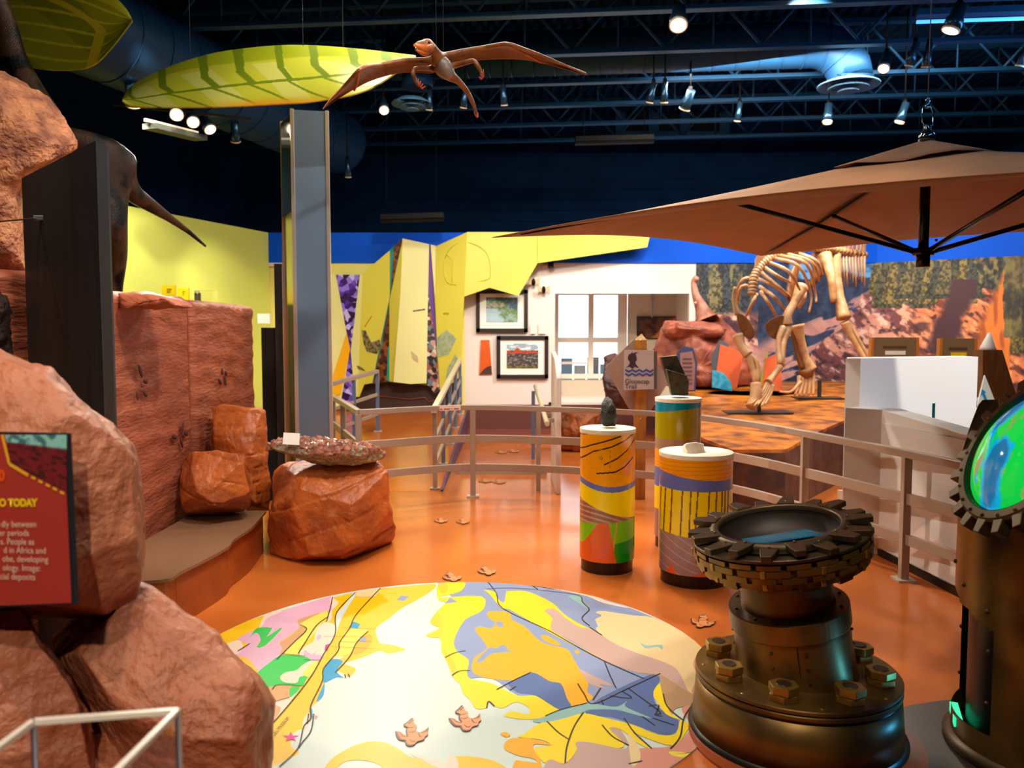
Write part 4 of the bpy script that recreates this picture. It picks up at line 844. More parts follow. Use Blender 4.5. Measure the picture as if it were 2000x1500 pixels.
for px, lab in ((509, 'left small white card on the yellow wall beside the black cabinet'), (521, 'right small white card on the yellow wall beside the black cabinet')):
    c = at(px, 622, 11.9); m_ = MB(); m_.box2((c.x - 0.045, 11.9, c.z - 0.07), (c.x + 0.045, 11.93, c.z + 0.07)); m_.solo('wall_card', mat('white_card', (245, 240, 235), 0.5), lab, 'card')
# ================================================================== specimen pedestals
PED = []
WTOP = mat('pedestal_top', (240, 228, 206), 0.35); PBASE = mat('pedestal_base', (34, 14, 12), 0.3)
def pedestal(px, pyb, r, ztop, label, fn, zb=0.085):
    c = gnd(px, pyb); c = Vector((c.x, c.y, 0)); t = thing('specimen_pedestal', label, 'pedestal', c, 'printed cylinder pedestals')
    m_ = MB(); m_.lathe([(0.001, 0.0), (r * 0.94, 0.0), (r * 0.94, zb), (0.001, zb)], c, 56, sm=False); m_.build('plinth', PBASE, t)
    th0 = math.atan2(-c.y, -c.x)      # direction to the camera
    def P(u, v):
        a = th0 - math.pi + u * 2 * math.pi; return np.stack([c.x + r * np.cos(a), c.y + r * np.sin(a), zb + (ztop - 0.03 - zb) * v], -1)
    # s: -1 left silhouette .. +1 right silhouette on the front half, v up
    def col(u, v):
        a = (u - 0.5) * 2 * math.pi; s_ = np.where(np.abs(a) < math.pi / 2, np.sin(a), np.sign(a) * (2 - np.abs(np.sin(a)))); return fn(s_, v)
    painted(P, 420, 260, col).build('printed_wrap', PRINTG, t)
    m_ = MB(); m_.lathe([(0.001, ztop - 0.03), (r * 1.015, ztop - 0.03), (r * 1.015, ztop), (0.001, ztop)], c, 64, sm=False); m_.build('top_disc', WTOP, t, bevel=0.003)
    return t, c
def lnd(s_, v, pts, wd):     # dark polyline mask in (s, v)
    m = np.zeros_like(s_)
    for (a, b), (c, d) in zip(pts[:-1], pts[1:]):
        L2 = (c - a) ** 2 + (d - b) ** 2; t_ = np.clip(((s_ - a) * (c - a) + (v - b) * (d - b)) / L2, 0, 1)
        dist = np.hypot((s_ - a - t_ * (c - a)) * 0.45, v - b - t_ * (d - b)); m = np.maximum(m, (dist < wd) * 1.0)
    return m
def wrapA(s_, v):      # left pedestal
    o = np.ones(s_.shape + (3,)) * np.array((252, 168, 6.0))
    v1 = 0.60 + 0.045 * s_ ** 2 - 0.015 * s_; v2 = v1 - 0.045
    for pts in ([(-1.1, .865), (-.55, .92), (.1, .965), (.45, .99)], [(-1.1, .78), (-.5, .87), (.15, .91), (.6, .955), (.9, 1.0)], [(-.12, .77), (.35, .82), (.7, .88), (1.0, .97)], [(-.38, .70), (.28, .715), (.6, .75), (.9, .815)], [(-1.1, .985), (-.7, 1.0)], [(0.1, .88), (0.08, .72)]):
        o = mixc(o, (60, 26, 10), lnd(s_, v, pts, 0.006 if len(pts) > 2 else 0.003))
    o = mixc(o, (232, 150, 0), lnd(s_, v, [(-.6, .89), (-.62, .74), (.08, .72), (.1, .88), (-.6, .89)], 0.0016))
    o = mixc(o, (104, 118, 196), (v < v1) * 1.0); o = mixc(o, (255, 226, 0), (v < v2) * 1.0)
    vb = 0.47 - 0.075 * (s_ + 1) + 0.02 * s_ ** 2
    o = mixc(o, (150, 106, 90), (v < vb) * 1.0)
    st = np.sin((v + 0.06 * s_ + 0.03 * s_ ** 2) * 160); o = mixc(o, (196, 150, 134), ((v < vb) & (st > 0.45)) * 1.0)
    vg = 0.315 + 0.02 * s_; o = mixc(o, (120, 200, 10), (v < vg) * 1.0)
    o = mixc(o, (18, 150, 32), (v < 0.14 + 0.04 * s_) * (s_ > 0.1) * 1.0)
    o = mixc(o, (200, 168, 80), ((np.abs(s_ - 0.28 - (v - 0.2) * 0.6) < 0.03) & (v < vg) & (v > 0.1)) * 1.0)
    hl = 0.13 + 0.20 * sstep(-1.0, -0.15, s_); hr = 0.33 - 0.36 * sstep(0.0, 0.42, s_); o = mixc(o, (222, 92, 30), (v < np.minimum(np.minimum(hl, hr), 0.315)) * 1.0)
    return o
def wrapB(s_, v):      # front right, wide
    o = np.ones(s_.shape + (3,)) * np.array((250, 160, 8.0)); z1 = 0.84 - 0.03 * s_ + 0.02 * s_ ** 2
    o = mixc(o, (196, 112, 6), (np.abs(np.sin((v - 0.01 * s_) * 88)) > 0.985) * 0.8)
    o = mixc(o, (104, 116, 192), (v < z1) * 1.0); o = mixc(o, (150, 120, 140), (np.hypot((s_ - 0.0) * 0.5, v - 0.755) < 0.018) * 0.6)
    o = mixc(o, (255, 222, 0), (v < 0.735 - 0.005 * s_) * 1.0)
    bars = np.zeros_like(s_)
    for b, sl in ((-0.93, 0.1), (-0.8, 0.12), (-0.62, .1), (-0.34, .12), (-0.12, .1), (0.06, 0.14), (0.36, .1), (0.55, .08), (0.7, .06), (0.78, .05), (0.86, .04)): bars = np.maximum(bars, (np.abs(s_ - b - (v - 0.73) * sl) < 0.02) * 1.0)
    o = mixc(o, (120, 74, 10), bars * ((v < 0.735) & (v > 0.3)))
    g = v < 0.36 - 0.05 * (s_ + 1) * 0.6; o = mixc(o, (158, 124, 126), g * 1.0); o = mixc(o, (190, 160, 160), (g & (np.abs(np.sin((v * 2 + s_ * 0.5 * (v + 0.4)) * 22)) > 0.985)) * 1.0)
    o = mixc(o, (226, 92, 36), (v < 0.03 + 0.07 * np.exp(-((s_ + 0.62) / 0.05) ** 2)) * (np.abs(s_ + 0.62) < 0.12) * 1.0); o = mixc(o, (226, 92, 36), (v < 0.05 - 0.4 * np.abs(s_ - 0.3) * 0.3) * (np.abs(s_ - 0.3) < 0.4) * 1.0)
    return o
def wrapC(s_, v):      # back, tall
    o = np.ones(s_.shape + (3,)) * np.array((164, 156, 0.0)); o = mixc(o, (0, 140, 176), (v > 0.945 + 0.02 * s_) * 1.0)
    o = mixc(o, (160, 130, 112), (v < 0.735) * 1.0); o = mixc(o, (250, 160, 8), (v < 0.655) * 1.0); o = mixc(o, (214, 130, 6), ((v < 0.655) & (np.abs(np.sin(v * 120)) > 0.97)) * 1.0)
    o = mixc(o, (104, 116, 192), (v < 0.52) * 1.0); o = mixc(o, (255, 222, 0), (v < 0.38) * 1.0); return mixc(o, (158, 124, 126), (v < 0.21) * 1.0)
pa, ca = pedestal(1185, 1109, 0.19, 0.985, 'orange and yellow printed pedestal with a dark standing stone', wrapA)
pb_, cb = pedestal(1356, 1131, 0.238, 0.86, 'wide yellow striped pedestal with a white rock, behind the gear', wrapB)
pc, cc_ = pedestal(1321, 1065, 0.172, 1.145, 'tall olive-green topped pedestal with a split dark stone', wrapC)
m_ = MB(); a = ca + Vector((-0.065, -0.178, 0.80)); m_.sph(a, 0.011, 10, 8); m_.build('lock_knob', mat('brass', (190, 160, 90), 0.25, metal=0.9), pa)
# specimens
t = rock([(1178, 836), (1173, 815), (1175, 790), (1180, 772), (1186, 769), (1194, 780), (1203, 800), (1205, 815), (1201, 837)], ca.y, 0.05, 0.05, n=90, nr=40, amp=0.006, freq=22, seed=41, sharp=0.45)
t.solo('dark_stone', mat('stone_dark', (58, 54, 48), 0.55, col2=(24, 23, 22), scale=30, bump=0.8, bscale=90), 'upright pointed dark stone on the orange pedestal', 'rock')
t = thing('split_stone', 'split grey-brown angular stone on the tall olive pedestal', 'rock', (cc_.x, cc_.y, 1.145))
GST = mat('stone_olive', (82, 72, 46), 0.7, col2=(56, 50, 34), scale=20, bump=0.6, bscale=60)
for nm, pts, y0, th in (('back_slab', [(1313, 772), (1345, 772), (1338, 730), (1322, 694), (1290, 697), (1298, 725)], cc_.y + 0.01, 0.06), ('front_slab', [(1312, 772), (1344, 773), (1346, 745), (1341, 733), (1302, 721)], cc_.y - 0.06, 0.07)):
    m_ = MB(); m_.prism([at(p[0], p[1], y0) for p in pts], (0.0, th, 0.0)); m_.build(nm, GST, t, bevel=0.006)
m_ = rock([(1331, 874), (1340, 866), (1360, 863), (1375, 867), (1378, 888), (1374, 894), (1345, 893), (1334, 884)], cb.y - 0.05, 0.08, 0.08, n=90, nr=40, amp=0.006, freq=14, seed=43, sharp=0.4)
m_.solo('white_rock', mat('stone_white', (244, 222, 200), 0.5, col2=(250, 240, 228), scale=14, bump=0.5, bscale=40), 'pale white rock lying on the wide yellow pedestal', 'rock')
# ================================================================== gear eyepiece
BRZ = mat('bronze', (140, 106, 50), 0.36, metal=0.6, col2=(66, 46, 28), scale=3.2, contrast=(0.42, 0.68), detail=2)
BRZD = mat('bronze_dark', (84, 66, 44), 0.4, metal=0.6); BRZL = mat('bronze_bright', (170, 132, 60), 0.36, metal=0.65)
RUB = mat('rubber_black', (12, 12, 12), 0.35); SCR = mat('screen', (40, 90, 100), 0.15, emit=(40, 110, 140), estr=0.35, col2=(16, 40, 50), scale=14)
EC = Vector((1.172, 3.30, 0.0)); t = thing('gear_eyepiece', 'bronze bolted column with a spiked gear-rimmed porthole on top', 'exhibit', EC)
zf = 0.262
m_ = MB(); m_.lathe([(0.30, 0.0), (0.418, 0.0), (0.402, zf - 0.055), (0.36, zf - 0.05)], EC, 80); m_.build('base_drum', BRZ, t)
m_ = MB(); m_.lathe([(0.40, 0.0), (0.432, 0.0), (0.432, 0.018), (0.41, 0.03)], EC, 80); m_.build('rubber_skirt', RUB, t)
m_ = MB(); m_.lathe([(0.396, zf - 0.055), (0.396, zf - 0.04)], EC, 80); m_.build('gap_band', RUB, t)
for z0, z1 in ((zf - 0.042, zf - 0.022), (zf - 0.018, zf)):
    m_ = MB(); m_.lathe([(0.20, z0), (0.402, z0), (0.405, z0 + 0.004), (0.405, z1 - 0.004), (0.402, z1), (0.20, z1)], EC, 80, sm=False); m_.build('flange_plate', BRZ, t)
for k in range(8):     # hex nuts
    a = R(-90 + 18 + 45 * k); c = EC + Vector((0.318 * math.cos(a), 0.318 * math.sin(a), zf))
    m_ = MB()
    for z0, z1, ro in ((0.0, 0.026, 0.2), (0.028, 0.058, 0.5)):
        v = [(0.058 * math.cos(R(60 * i) + ro), 0.058 * math.sin(R(60 * i) + ro)) for i in range(6)]; m_.prism([c + Vector((x, y, z0)) for x, y in v], (0, 0, z1 - z0))
    nt_ = m_.build('hex_nut', BRZL, t, bevel=0.003)
    m_ = MB(); m_.cyl(c + Vector((0, 0, 0.05)), c + Vector((0, 0, 0.061)), 0.028, n=20); m_.build('stud', BRZD, nt_)
for k in range(8):
    a = R(-90 + 40 + 45 * k); c = EC + Vector((0.375 * math.cos(a), 0.375 * math.sin(a), zf)); m_ = MB(); m_.sph(c, (0.008, 0.008, 0.004), 8, 6); m_.build('rivet', BRZL, t)
# leaning column
TILT = Matrix.Rotation(R(-9), 3, 'Y') @ Matrix.Rotation(R(3), 3, 'X'); CB = EC + Vector((0.0, 0.0, zf))
def L_(p): return CB + TILT @ Vector(p)
def lat(prof, name, m, sm=True, n=72, bevel=0): b_ = MB(); b_.lathe(prof, CB, n, TILT, 0, sm); return b_.build(name, m, t, bevel=bevel)
lat([(0.245, -0.06), (0.236, 0.02), (0.226, 0.20)], 'lower_drum', BRZ)
lat([(0.226, 0.205), (0.236, 0.205), (0.238, 0.21), (0.238, 0.285), (0.235, 0.29), (0.10, 0.29)], 'drum_collar', BRZ, False)
lat([(0.226, 0.199), (0.229, 0.202), (0.226, 0.206)], 'collar_groove', RUB)
lat([(0.186, 0.285), (0.182, 0.33), (0.18, 0.45)], 'neck', BRZ)
for a in (-128, -95, -20, 30, 160, 100):
    for z in (0.17, 0.11, 0.05, 0.0):
        c = L_((0.232 * math.cos(R(a)), 0.232 * math.sin(R(a)), z)); m_ = MB(); m_.sph(c, 0.0065, 8, 6); m_.build('rivet', BRZD, t)
for a in range(0, 360, 36):
    m_ = MB(); m_.sph(L_((0.212 * math.cos(R(a)), 0.212 * math.sin(R(a)), 0.29)), 0.008, 8, 6); m_.build('rivet', BRZD, t)
m_ = MB(); m_.bar(L_((0.233 * math.cos(R(-103)), 0.233 * math.sin(R(-103)), 0.0)), L_((0.229 * math.cos(R(-103)), 0.229 * math.sin(R(-103)), 0.2)), 0.003, 0.003); m_.build('seam', RUB, t)
# access pipe on the right flank
m_ = MB()
for z in (0.02, 0.07, 0.12, 0.17, 0.22): m_.box(L_((0.236, 0.03, z)), (0.012, 0.09, 0.035), TILT)
m_.build('hinge_plate', BRZD, t, bevel=0.004)
# gear head
GZ = 0.60
lat([(0.18, 0.435), (0.26, 0.44), (0.315, 0.465)], 'tread_underside', BRZ)
lat([(0.306, 0.460), (0.328, 0.49), (0.336, 0.53), (0.332, 0.57), (0.318, 0.585)], 'tread_core', BRZD)
rows = [(0.312, 0.456, 0.470, 26, 0.0), (0.326, 0.474, 0.496, 20, 0.5), (0.338, 0.499, 0.523, 20, 0.0), (0.341, 0.526, 0.550, 20, 0.5), (0.338, 0.553, 0.572, 20, 0.2)]
for ri, (rr, z0, z1, cnt, ofs) in enumerate(rows):
    for k in range(cnt):
        if ri == 0 and k % 2 == 0: continue
        a0 = 2 * math.pi * (k + ofs) / cnt; a1 = a0 + 2 * math.pi / cnt * (0.80 if ri else 0.9); m_ = MB(); N = 4
        vs = []
        for i in range(N + 1):
            a = a0 + (a1 - a0) * i / N
            for r_, z in ((rr - 0.02, z0), (rr + 0.008, z0), (rr + 0.008, z1), (rr - 0.02, z1)): vs.append(L_((r_ * math.cos(a), r_ * math.sin(a), z)))
        fs = [(4 * i + j, 4 * i + (j + 1) % 4, 4 * i + 4 + (j + 1) % 4, 4 * i + 4 + j) for i in range(N) for j in range(4)] + [(0, 1, 2, 3), (4 * N + 3, 4 * N + 2, 4 * N + 1, 4 * N)]
        m_.add(vs, fs); m_.build('tread_block', BRZ, t)
        if ri in (1, 3) and k % 2 == 0:
            a = a1 + 0.03; m_ = MB(); m_.box(L_(((rr + 0.006) * math.cos(a), (rr + 0.006) * math.sin(a), (z0 + z1) / 2)), (0.014, 0.018, z1 - z0 + 0.004), TILT @ Matrix.Rotation(a, 3, 'Z')); m_.build('tread_stud', BRZL, t, bevel=0.003)
lat([(0.24, 0.578), (0.346, 0.578), (0.349, 0.581), (0.349, 0.590), (0.346, 0.593), (0.24, 0.593)], 'lower_plate', BRZD, False)
lat([(0.235, 0.593), (0.30, 0.593), (0.30, 0.602), (0.235, 0.602)], 'spacer_ring', RUB, False)
lat([(0.238, 0.598), (0.236, 0.618), (0.241, 0.625), (0.268, 0.622), (0.272, 0.60)], 'porthole_rim', BRZD)
lat([(0.238, 0.61), (0.228, 0.53), (0.001, 0.525)], 'porthole_dish', mat('dish_dark', (44, 32, 24), 0.5, metal=0.3))
for k in range(18):
    a = 2 * math.pi * k / 18 + 0.08; lo = k % 2 == 0; M = TILT @ Matrix.Rotation(a, 3, 'Z'); rr = 0.318 if not lo else 0.322; z = 0.617 if not lo else 0.603
    prof = [(-0.055, -0.036), (0.0, -0.030), (0.048, -0.020), (0.048, 0.020), (0.0, 0.030), (-0.055, 0.036)]
    m_ = MB(); m_.prism([CB + TILT @ (Matrix.Rotation(a, 3, 'Z') @ Vector((rr - 0.01 + x, y, z - 0.012))) for x, y in prof], TILT @ Vector((0, 0, 0.024))); tb_ = m_.build('gear_tooth', BRZD, t, bevel=0.003)
    m_ = MB(); m_.sph(CB + TILT @ (Matrix.Rotation(a, 3, 'Z') @ Vector((rr - 0.055, 0, z + 0.014))), 0.006, 8, 6); m_.build('tooth_rivet', BRZ, tb_)
m_ = MB(); m_.box(L_((0.01, 0.02, 0.556)), (0.27, 0.20, 0.006), TILT @ Matrix.Rotation(R(-12), 3, 'X')); m_.build('screen', SCR, t)
# ================================================================== globe kiosk at the right edge
GC = Vector((1.83, 2.93, 1.225)); GN = Vector((-0.87, 0.0, 0.49)).normalized(); GR = 0.295
t = thing('globe_kiosk', 'tall bronze kiosk with a glowing green and blue dome in a gear ring', 'exhibit', (2.12, 3.12, 0))
KC = Vector((2.12, 3.12, 0)); kr = 0.352
n_ = 96; vs = []; th = [2 * math.pi * i / n_ for i in range(n_)]
for a in th: vs.append(KC + Vector((kr * math.cos(a), kr * math.sin(a), 0.03)))
tops = []
for a in th:
    p = KC + Vector((kr * math.cos(a), kr * math.sin(a), 0)); z = GC.z - 0.07 + ((GC.x - p.x) * GN.x + (GC.y - p.y) * GN.y) / GN.z * -1 * -1
    z = (GN.dot(GC - GN * 0.06) - GN.x * p.x - GN.y * p.y) / GN.z; tops.append(min(max(z, 0.85), 1.36))
for a, z in zip(th, tops): vs.append(KC + Vector((kr * math.cos(a), kr * math.sin(a), z)))
# opening on the lower left flank
aop = math.atan2(-KC.y, -KC.x)
def inop(a, z):
    d = (a - aop + math.pi) % (2 * math.pi) - math.pi; s_ = math.sin(d) if abs(d) < math.pi / 2 else 9   # s=-1 left
    return None
nzz = 60; m_ = MB(); V = []; F = []
for j in range(nzz + 1):
    for a, z in zip(th, tops): V.append(KC + Vector((kr * math.cos(a), kr * math.sin(a), 0.03 + (z - 0.03) * j / nzz)))
for j in range(nzz):
    for i in range(n_):
        a = th[i] + math.pi / n_; d = (a - aop + math.pi) % (2 * math.pi) - math.pi; zm = 0.03 + (tops[i] - 0.03) * (j + 0.5) / nzz
        # left silhouette seen from the camera lies at d ~ -90 deg
        hole = R(-108) < d < R(-32) and 0.13 < zm < 0.66 - 0.10 * max(0, (d - R(-100)) / R(50))
        if not hole: F.append((j * n_ + i, j * n_ + (i + 1) % n_, (j + 1) * n_ + (i + 1) % n_, (j + 1) * n_ + i))
m_.add(V, F, 0, True); m_.build('cylinder', BRZ, t, recalc=False)
m_ = MB(); m_.lathe([(0.30, 0.03), (0.30, 0.8)], KC, 40); m_.build('inner_liner', RUB, t)
m_ = MB(); m_.lathe([(0.30, 0.0), (kr + 0.03, 0.0), (kr + 0.03, 0.03), (kr - 0.01, 0.045)], KC, 80); m_.build('base_ring', BRZD, t)
m_ = MB(); m_.add([v for v in vs[n_:]], [tuple(range(n_))]); m_.build('slanted_top', BRZD, t)
for d_, z in ((-104, 0.74), (-80, 0.72), (-60, 0.66), (-38, 0.6), (-36, 0.45), (-36, 0.25), (-109, 0.6), (-109, 0.4), (-109, 0.2)):
    a = aop + R(d_); m_ = MB(); m_.sph(KC + Vector(((kr + 0.002) * math.cos(a), (kr + 0.002) * math.sin(a), z)), 0.009, 8, 6); m_.build('rivet', BRZD, t)
GM = align(GN, (0, 1, 0))
def gl(prof, name, m, sm=True): b_ = MB(); b_.lathe(prof, GC, 72, GM, 0, sm); return b_.build(name, m, t)
gl([(0.20, -0.05), (GR, -0.05), (GR, 0.0), (GR - 0.012, 0.01), (GR - 0.04, 0.012), (GR - 0.045, 0.0)], 'gear_ring', BRZD, False)
gl([(GR - 0.042, 0.012), (GR - 0.048, -0.01), (GR - 0.055, -0.02)], 'rubber_gasket', RUB)
for k in range(22):
    a = 2 * math.pi * k / 22 + 0.1; Mz = Matrix.Rotation(a, 3, 'Z')
    m_ = MB(); m_.prism([GC + GM @ (Mz @ Vector((GR - 0.03 + x, y, -0.04))) for x, y in ((0, -0.026), (0.075, -0.017), (0.075, 0.017), (0, 0.026))], GM @ Vector((0, 0, 0.045))); tb_ = m_.build('gear_tooth', BRZD, t, bevel=0.003)
    m_ = MB(); m_.sph(GC + GM @ (Mz @ Vector((GR - 0.02, 0, 0.012))), 0.007, 8, 6); m_.build('tooth_rivet', BRZ, tb_)
# glowing dome screen: world map colours
dome = MB(); nu, nv = 120, 60; rr = GR - 0.05; sag = 0.09; RS = (rr * rr + sag * sag) / (2 * sag); vv = []; cols = []
for i in range(nv + 1):
    r_ = rr * i / nv
    for j in range(nu):
        a = 2 * math.pi * j / nu; z = math.sqrt(RS * RS - r_ * r_) - (RS - sag) - 0.01; vv.append(GC + GM @ Vector((r_ * math.cos(a), r_ * math.sin(a), z)))
dome.add(vv, [(i * nu + j, i * nu + (j + 1) % nu, (i + 1) * nu + (j + 1) % nu, (i + 1) * nu + j) for i in range(nv) for j in range(nu)], 0, True)
VV = np.array([tuple(v - GC) for v in vv]); u1 = VV @ np.array(GM.col[0]); v1 = VV @ np.array(GM.col[1])
f1 = fbm(u1 * 5 + 3.3, v1 * 9 + 1.2, 17); f2 = fbm(u1 * 10, v1 * 22, 23)
cg = mixc((10, 170, 225), (16, 205, 70), sstep(0.46, 0.52, f1)); cg = mixc(cg, (150, 150, 90), sstep(0.62, 0.7, f2) * (f1 > 0.48)); cg = mixc(cg, (30, 110, 160), sstep(0.56, 0.66, 1 - f1))
dome.col = clin(cg)
dm = bpy.data.materials.new('globe_screen'); dm.use_nodes = True; nt = dm.node_tree; bs = nt.nodes['Principled BSDF']; an = nt.nodes.new('ShaderNodeAttribute'); an.attribute_name = 'Col'
nt.links.new(an.outputs['Color'], bs.inputs['Base Color']); nt.links.new(an.outputs['Color'], bs.inputs['Emission Color']); bs.inputs['Emission Strength'].default_value = 0.75; bs.inputs['Roughness'].default_value = 0.08
dome.build('dome_screen', dm, t, recalc=False)
# a small lamp inside the kiosk foot glows blue-green through the opening
l = bpy.data.lights.new('kiosk_glow', 'SPOT'); l.energy = 3; l.color = (0.05, 0.45, 1.0); l.spot_size = R(100); l.shadow_soft_size = 0.03
o = bpy.data.objects.new('kiosk_glow', l); C.objects.link(o); o.parent = t; o.location = Vector((-0.36, -0.12, 0.22)); o.rotation_euler = Vector((-1, 0.1, -0.1)).to_track_quat('-Z', 'Y').to_euler()
m_ = MB(); a = aop + R(-78); m_.box(KC + Vector((0.335 * math.cos(a), 0.335 * math.sin(a), 0.09)), (0.03, 0.16, 0.035), Matrix.Rotation(a, 3, 'Z')); m_.build('glow_strip', mat('glow_green', (60, 230, 150), 0.3, emit=(40, 220, 160), estr=1.2), t)
# ================================================================== square umbrella hung from a cable
CAN = mat('canopy_tan', (160, 110, 72), 0.8, col2=(150, 100, 64), scale=5, bump=0.3, bscale=240, lowdist=0.002)
UB = mat('umbrella_black', (14, 16, 18), 0.2, metal=0.4)
Lc, Bc = at(962, 463, 4.9), at(1487, 499, 7.0); UC = Vector((2.265, 4.55, 2.2))
Rc, Nc = 2 * UC - Lc, 2 * UC - Bc; apex = Vector((UC.x, UC.y, at(1797, 290, 4.55).z))
t = thing('umbrella', 'large tan rectangular umbrella canopy hanging from the ceiling by a cable', 'umbrella', (UC.x, UC.y, 2.0))
cor = [Lc, Nc, Rc, Bc]
def canopy(pt0, pt1, N=26):
    m_ = MB(); vs = []; idx = {}
    for i in range(N + 1):
        for j in range(i + 1):
            a = pt0.lerp(pt1, j / i) if i else pt0
            p = apex.lerp(a, i / N); f = i / N; w_ = (j / i) if i else 0.5; sag = 0.05 * math.sin(math.pi * f) * (0.4) + 0.07 * math.sin(math.pi * w_) * math.sin(math.pi * min(1, f * 0.9)) * f
            hem = -0.0 + 0.10 * math.sin(math.pi * w_) * (f ** 3); p = p + Vector((0, 0, -sag + hem)); idx[i, j] = len(vs); vs.append(p)
    fs = [(idx[i, j], idx[i + 1, j], idx[i + 1, j + 1]) for i in range(N) for j in range(i + 1)] + [(idx[i, j], idx[i + 1, j + 1], idx[i, j + 1]) for i in range(1, N) for j in range(i)]
    m_.add(vs, fs, 0, True); return m_
for k in range(4):
    o = canopy(cor[k], cor[(k + 1) % 4]).build('canopy_panel', CAN, t, recalc=False); s_ = o.modifiers.new('solid', 'SOLIDIFY'); s_.thickness = 0.004
# vent cap
m_ = MB(); N = 24; vs = [apex + Vector((0, 0, 0.05))]
for ring_i in range(1, 5):
    for k in range(N):
        a = 4 * k / N; i = int(a); f = a - i; c = cor[i].lerp(cor[(i + 1) % 4], f); p = apex.lerp(c, 0.2 * ring_i / 4); vs.append(p + Vector((0, 0, 0.05 - 0.012 * ring_i + 0.012 * math.sin(k * 1.7) * ring_i / 4)))
fs = [(0, 1 + k, 1 + (k + 1) % N) for k in range(N)] + [(1 + r_ * N + k, 1 + (r_ + 1) * N + k, 1 + (r_ + 1) * N + (k + 1) % N, 1 + r_ * N + (k + 1) % N) for r_ in range(3) for k in range(N)]
m_.add(vs, fs, 0, True); o = m_.build('vent_cap', mat('canopy_cap', (128, 86, 58), 0.8), t); s_ = o.modifiers.new('solid', 'SOLIDIFY'); s_.thickness = 0.004
hub = Vector((UC.x, UC.y, at(1797, 492, 4.55).z)); low = Vector((UC.x, UC.y, at(1797, 522, 4.55).z))
m_ = MB(); m_.cyl(low + Vector((0, 0, 0.05)), apex + Vector((0, 0, 0.02)), 0.027, n=20); m_.build('pole', UB, t)
m_ = MB(); m_.cyl(low, hub + Vector((0, 0, 0.02)), 0.036, n=20); m_.cyl(hub - Vector((0, 0, 0.02)), hub + Vector((0, 0, 0.02)), 0.055, n=20); m_.build('runner_hub', UB, t)
m_ = MB(); m_.sph(hub + Vector((0.05, -0.04, 0.06)), 0.008, 8, 6); m_.build('release_button', mat('red_plastic', (190, 20, 24), 0.4), t)
mids = [cor[k].lerp(cor[(k + 1) % 4], 0.5) + Vector((0, 0, 0.05)) for k in range(4)]
def cpt(c, f, w_): return apex.lerp(c, f) + Vector((0, 0, -0.02 * math.sin(math.pi * f) - 0.07 * math.sin(math.pi * w_) * math.sin(math.pi * min(1, f * 0.9)) * f + 0.10 * math.sin(math.pi * w_) * f ** 3))
flatm = [cor[k].lerp(cor[(k + 1) % 4], 0.5) for k in range(4)]
for c, w_ in [(c, 0.0) for c in cor]:
    pts = [cpt(c, f, w_) - Vector((0, 0, 0.022 if f < 0.7 else 0.014)) for f in (0.02, 0.15, 0.3, 0.45, 0.6, 0.75, 0.86, 0.93)]
    m_ = MB(); m_.tube(pts, [0.010] * 5 + [0.008, 0.006, 0.004], 8); rb = m_.build('rib', UB, t)
    j = pts[3] - Vector((0, 0, 0.01)); m_ = MB(); m_.tube([hub + (Vector((j.x, j.y, 0)) - Vector((hub.x, hub.y, 0))).normalized() * 0.045, j], 0.013, 10); m_.sph(j, 0.018, 10, 8); m_.build('strut', UB, rb)
# cable, hook and glass flask hanger
CH = mat('chrome_blue', (150, 190, 220), 0.12, metal=1.0); tpz = apex.z + 0.06
m_ = MB(); hk = at(1799, 195, 4.55); m_.cyl(Vector((UC.x, UC.y, hk.z)), Vector((UC.x, UC.y, 5.6)), 0.0028, n=6); m_.solo('hanging_cable', mat('cable_grey', (90, 110, 130), 0.3, metal=0.6), 'thin steel cable from the ceiling down to the umbrella hook', 'cable')
bz = lambda py: at(1799, py, 4.55).z
t = thing('umbrella_hanger', 'wire bail with glass bulb and S hook above the umbrella', 'hanger', (UC.x, UC.y, bz(285)))
P2 = lambda px, py: at(px, py, 4.55) + Vector((UC.x - at(1799, py, 4.55).x, 0, 0))
m_ = MB(); m_.tube(crom([P2(1794, 196), P2(1799, 192), P2(1804, 196), P2(1800, 203), P2(1795, 207), P2(1798, 211), P2(1805, 207)], 4, False), 0.004, 8); m_.build('s_hook', CH, t)
m_ = MB(); m_.tube([P2(1792, 255), P2(1792, 241), P2(1789, 239), P2(1789, 212), P2(1797, 209), P2(1804, 209), P2(1810, 219), P2(1810, 245), P2(1806, 246), P2(1806, 254)], 0.0032, 8); m_.build('wire_bail', CH, t)
m_ = MB(); zz = lambda py: bz(py) - bz(285); m_.lathe([(0.016, zz(242)), (0.016, zz(254)), (0.03, zz(258)), (0.046, zz(268)), (0.044, zz(274)), (0.03, zz(281)), (0.022, zz(284))], Vector((UC.x, UC.y, bz(285))), 28); m_.build('glass_bulb', mat('dark_bulb', (20, 30, 40), 0.03, spec=1.0, coat=1.0), t)
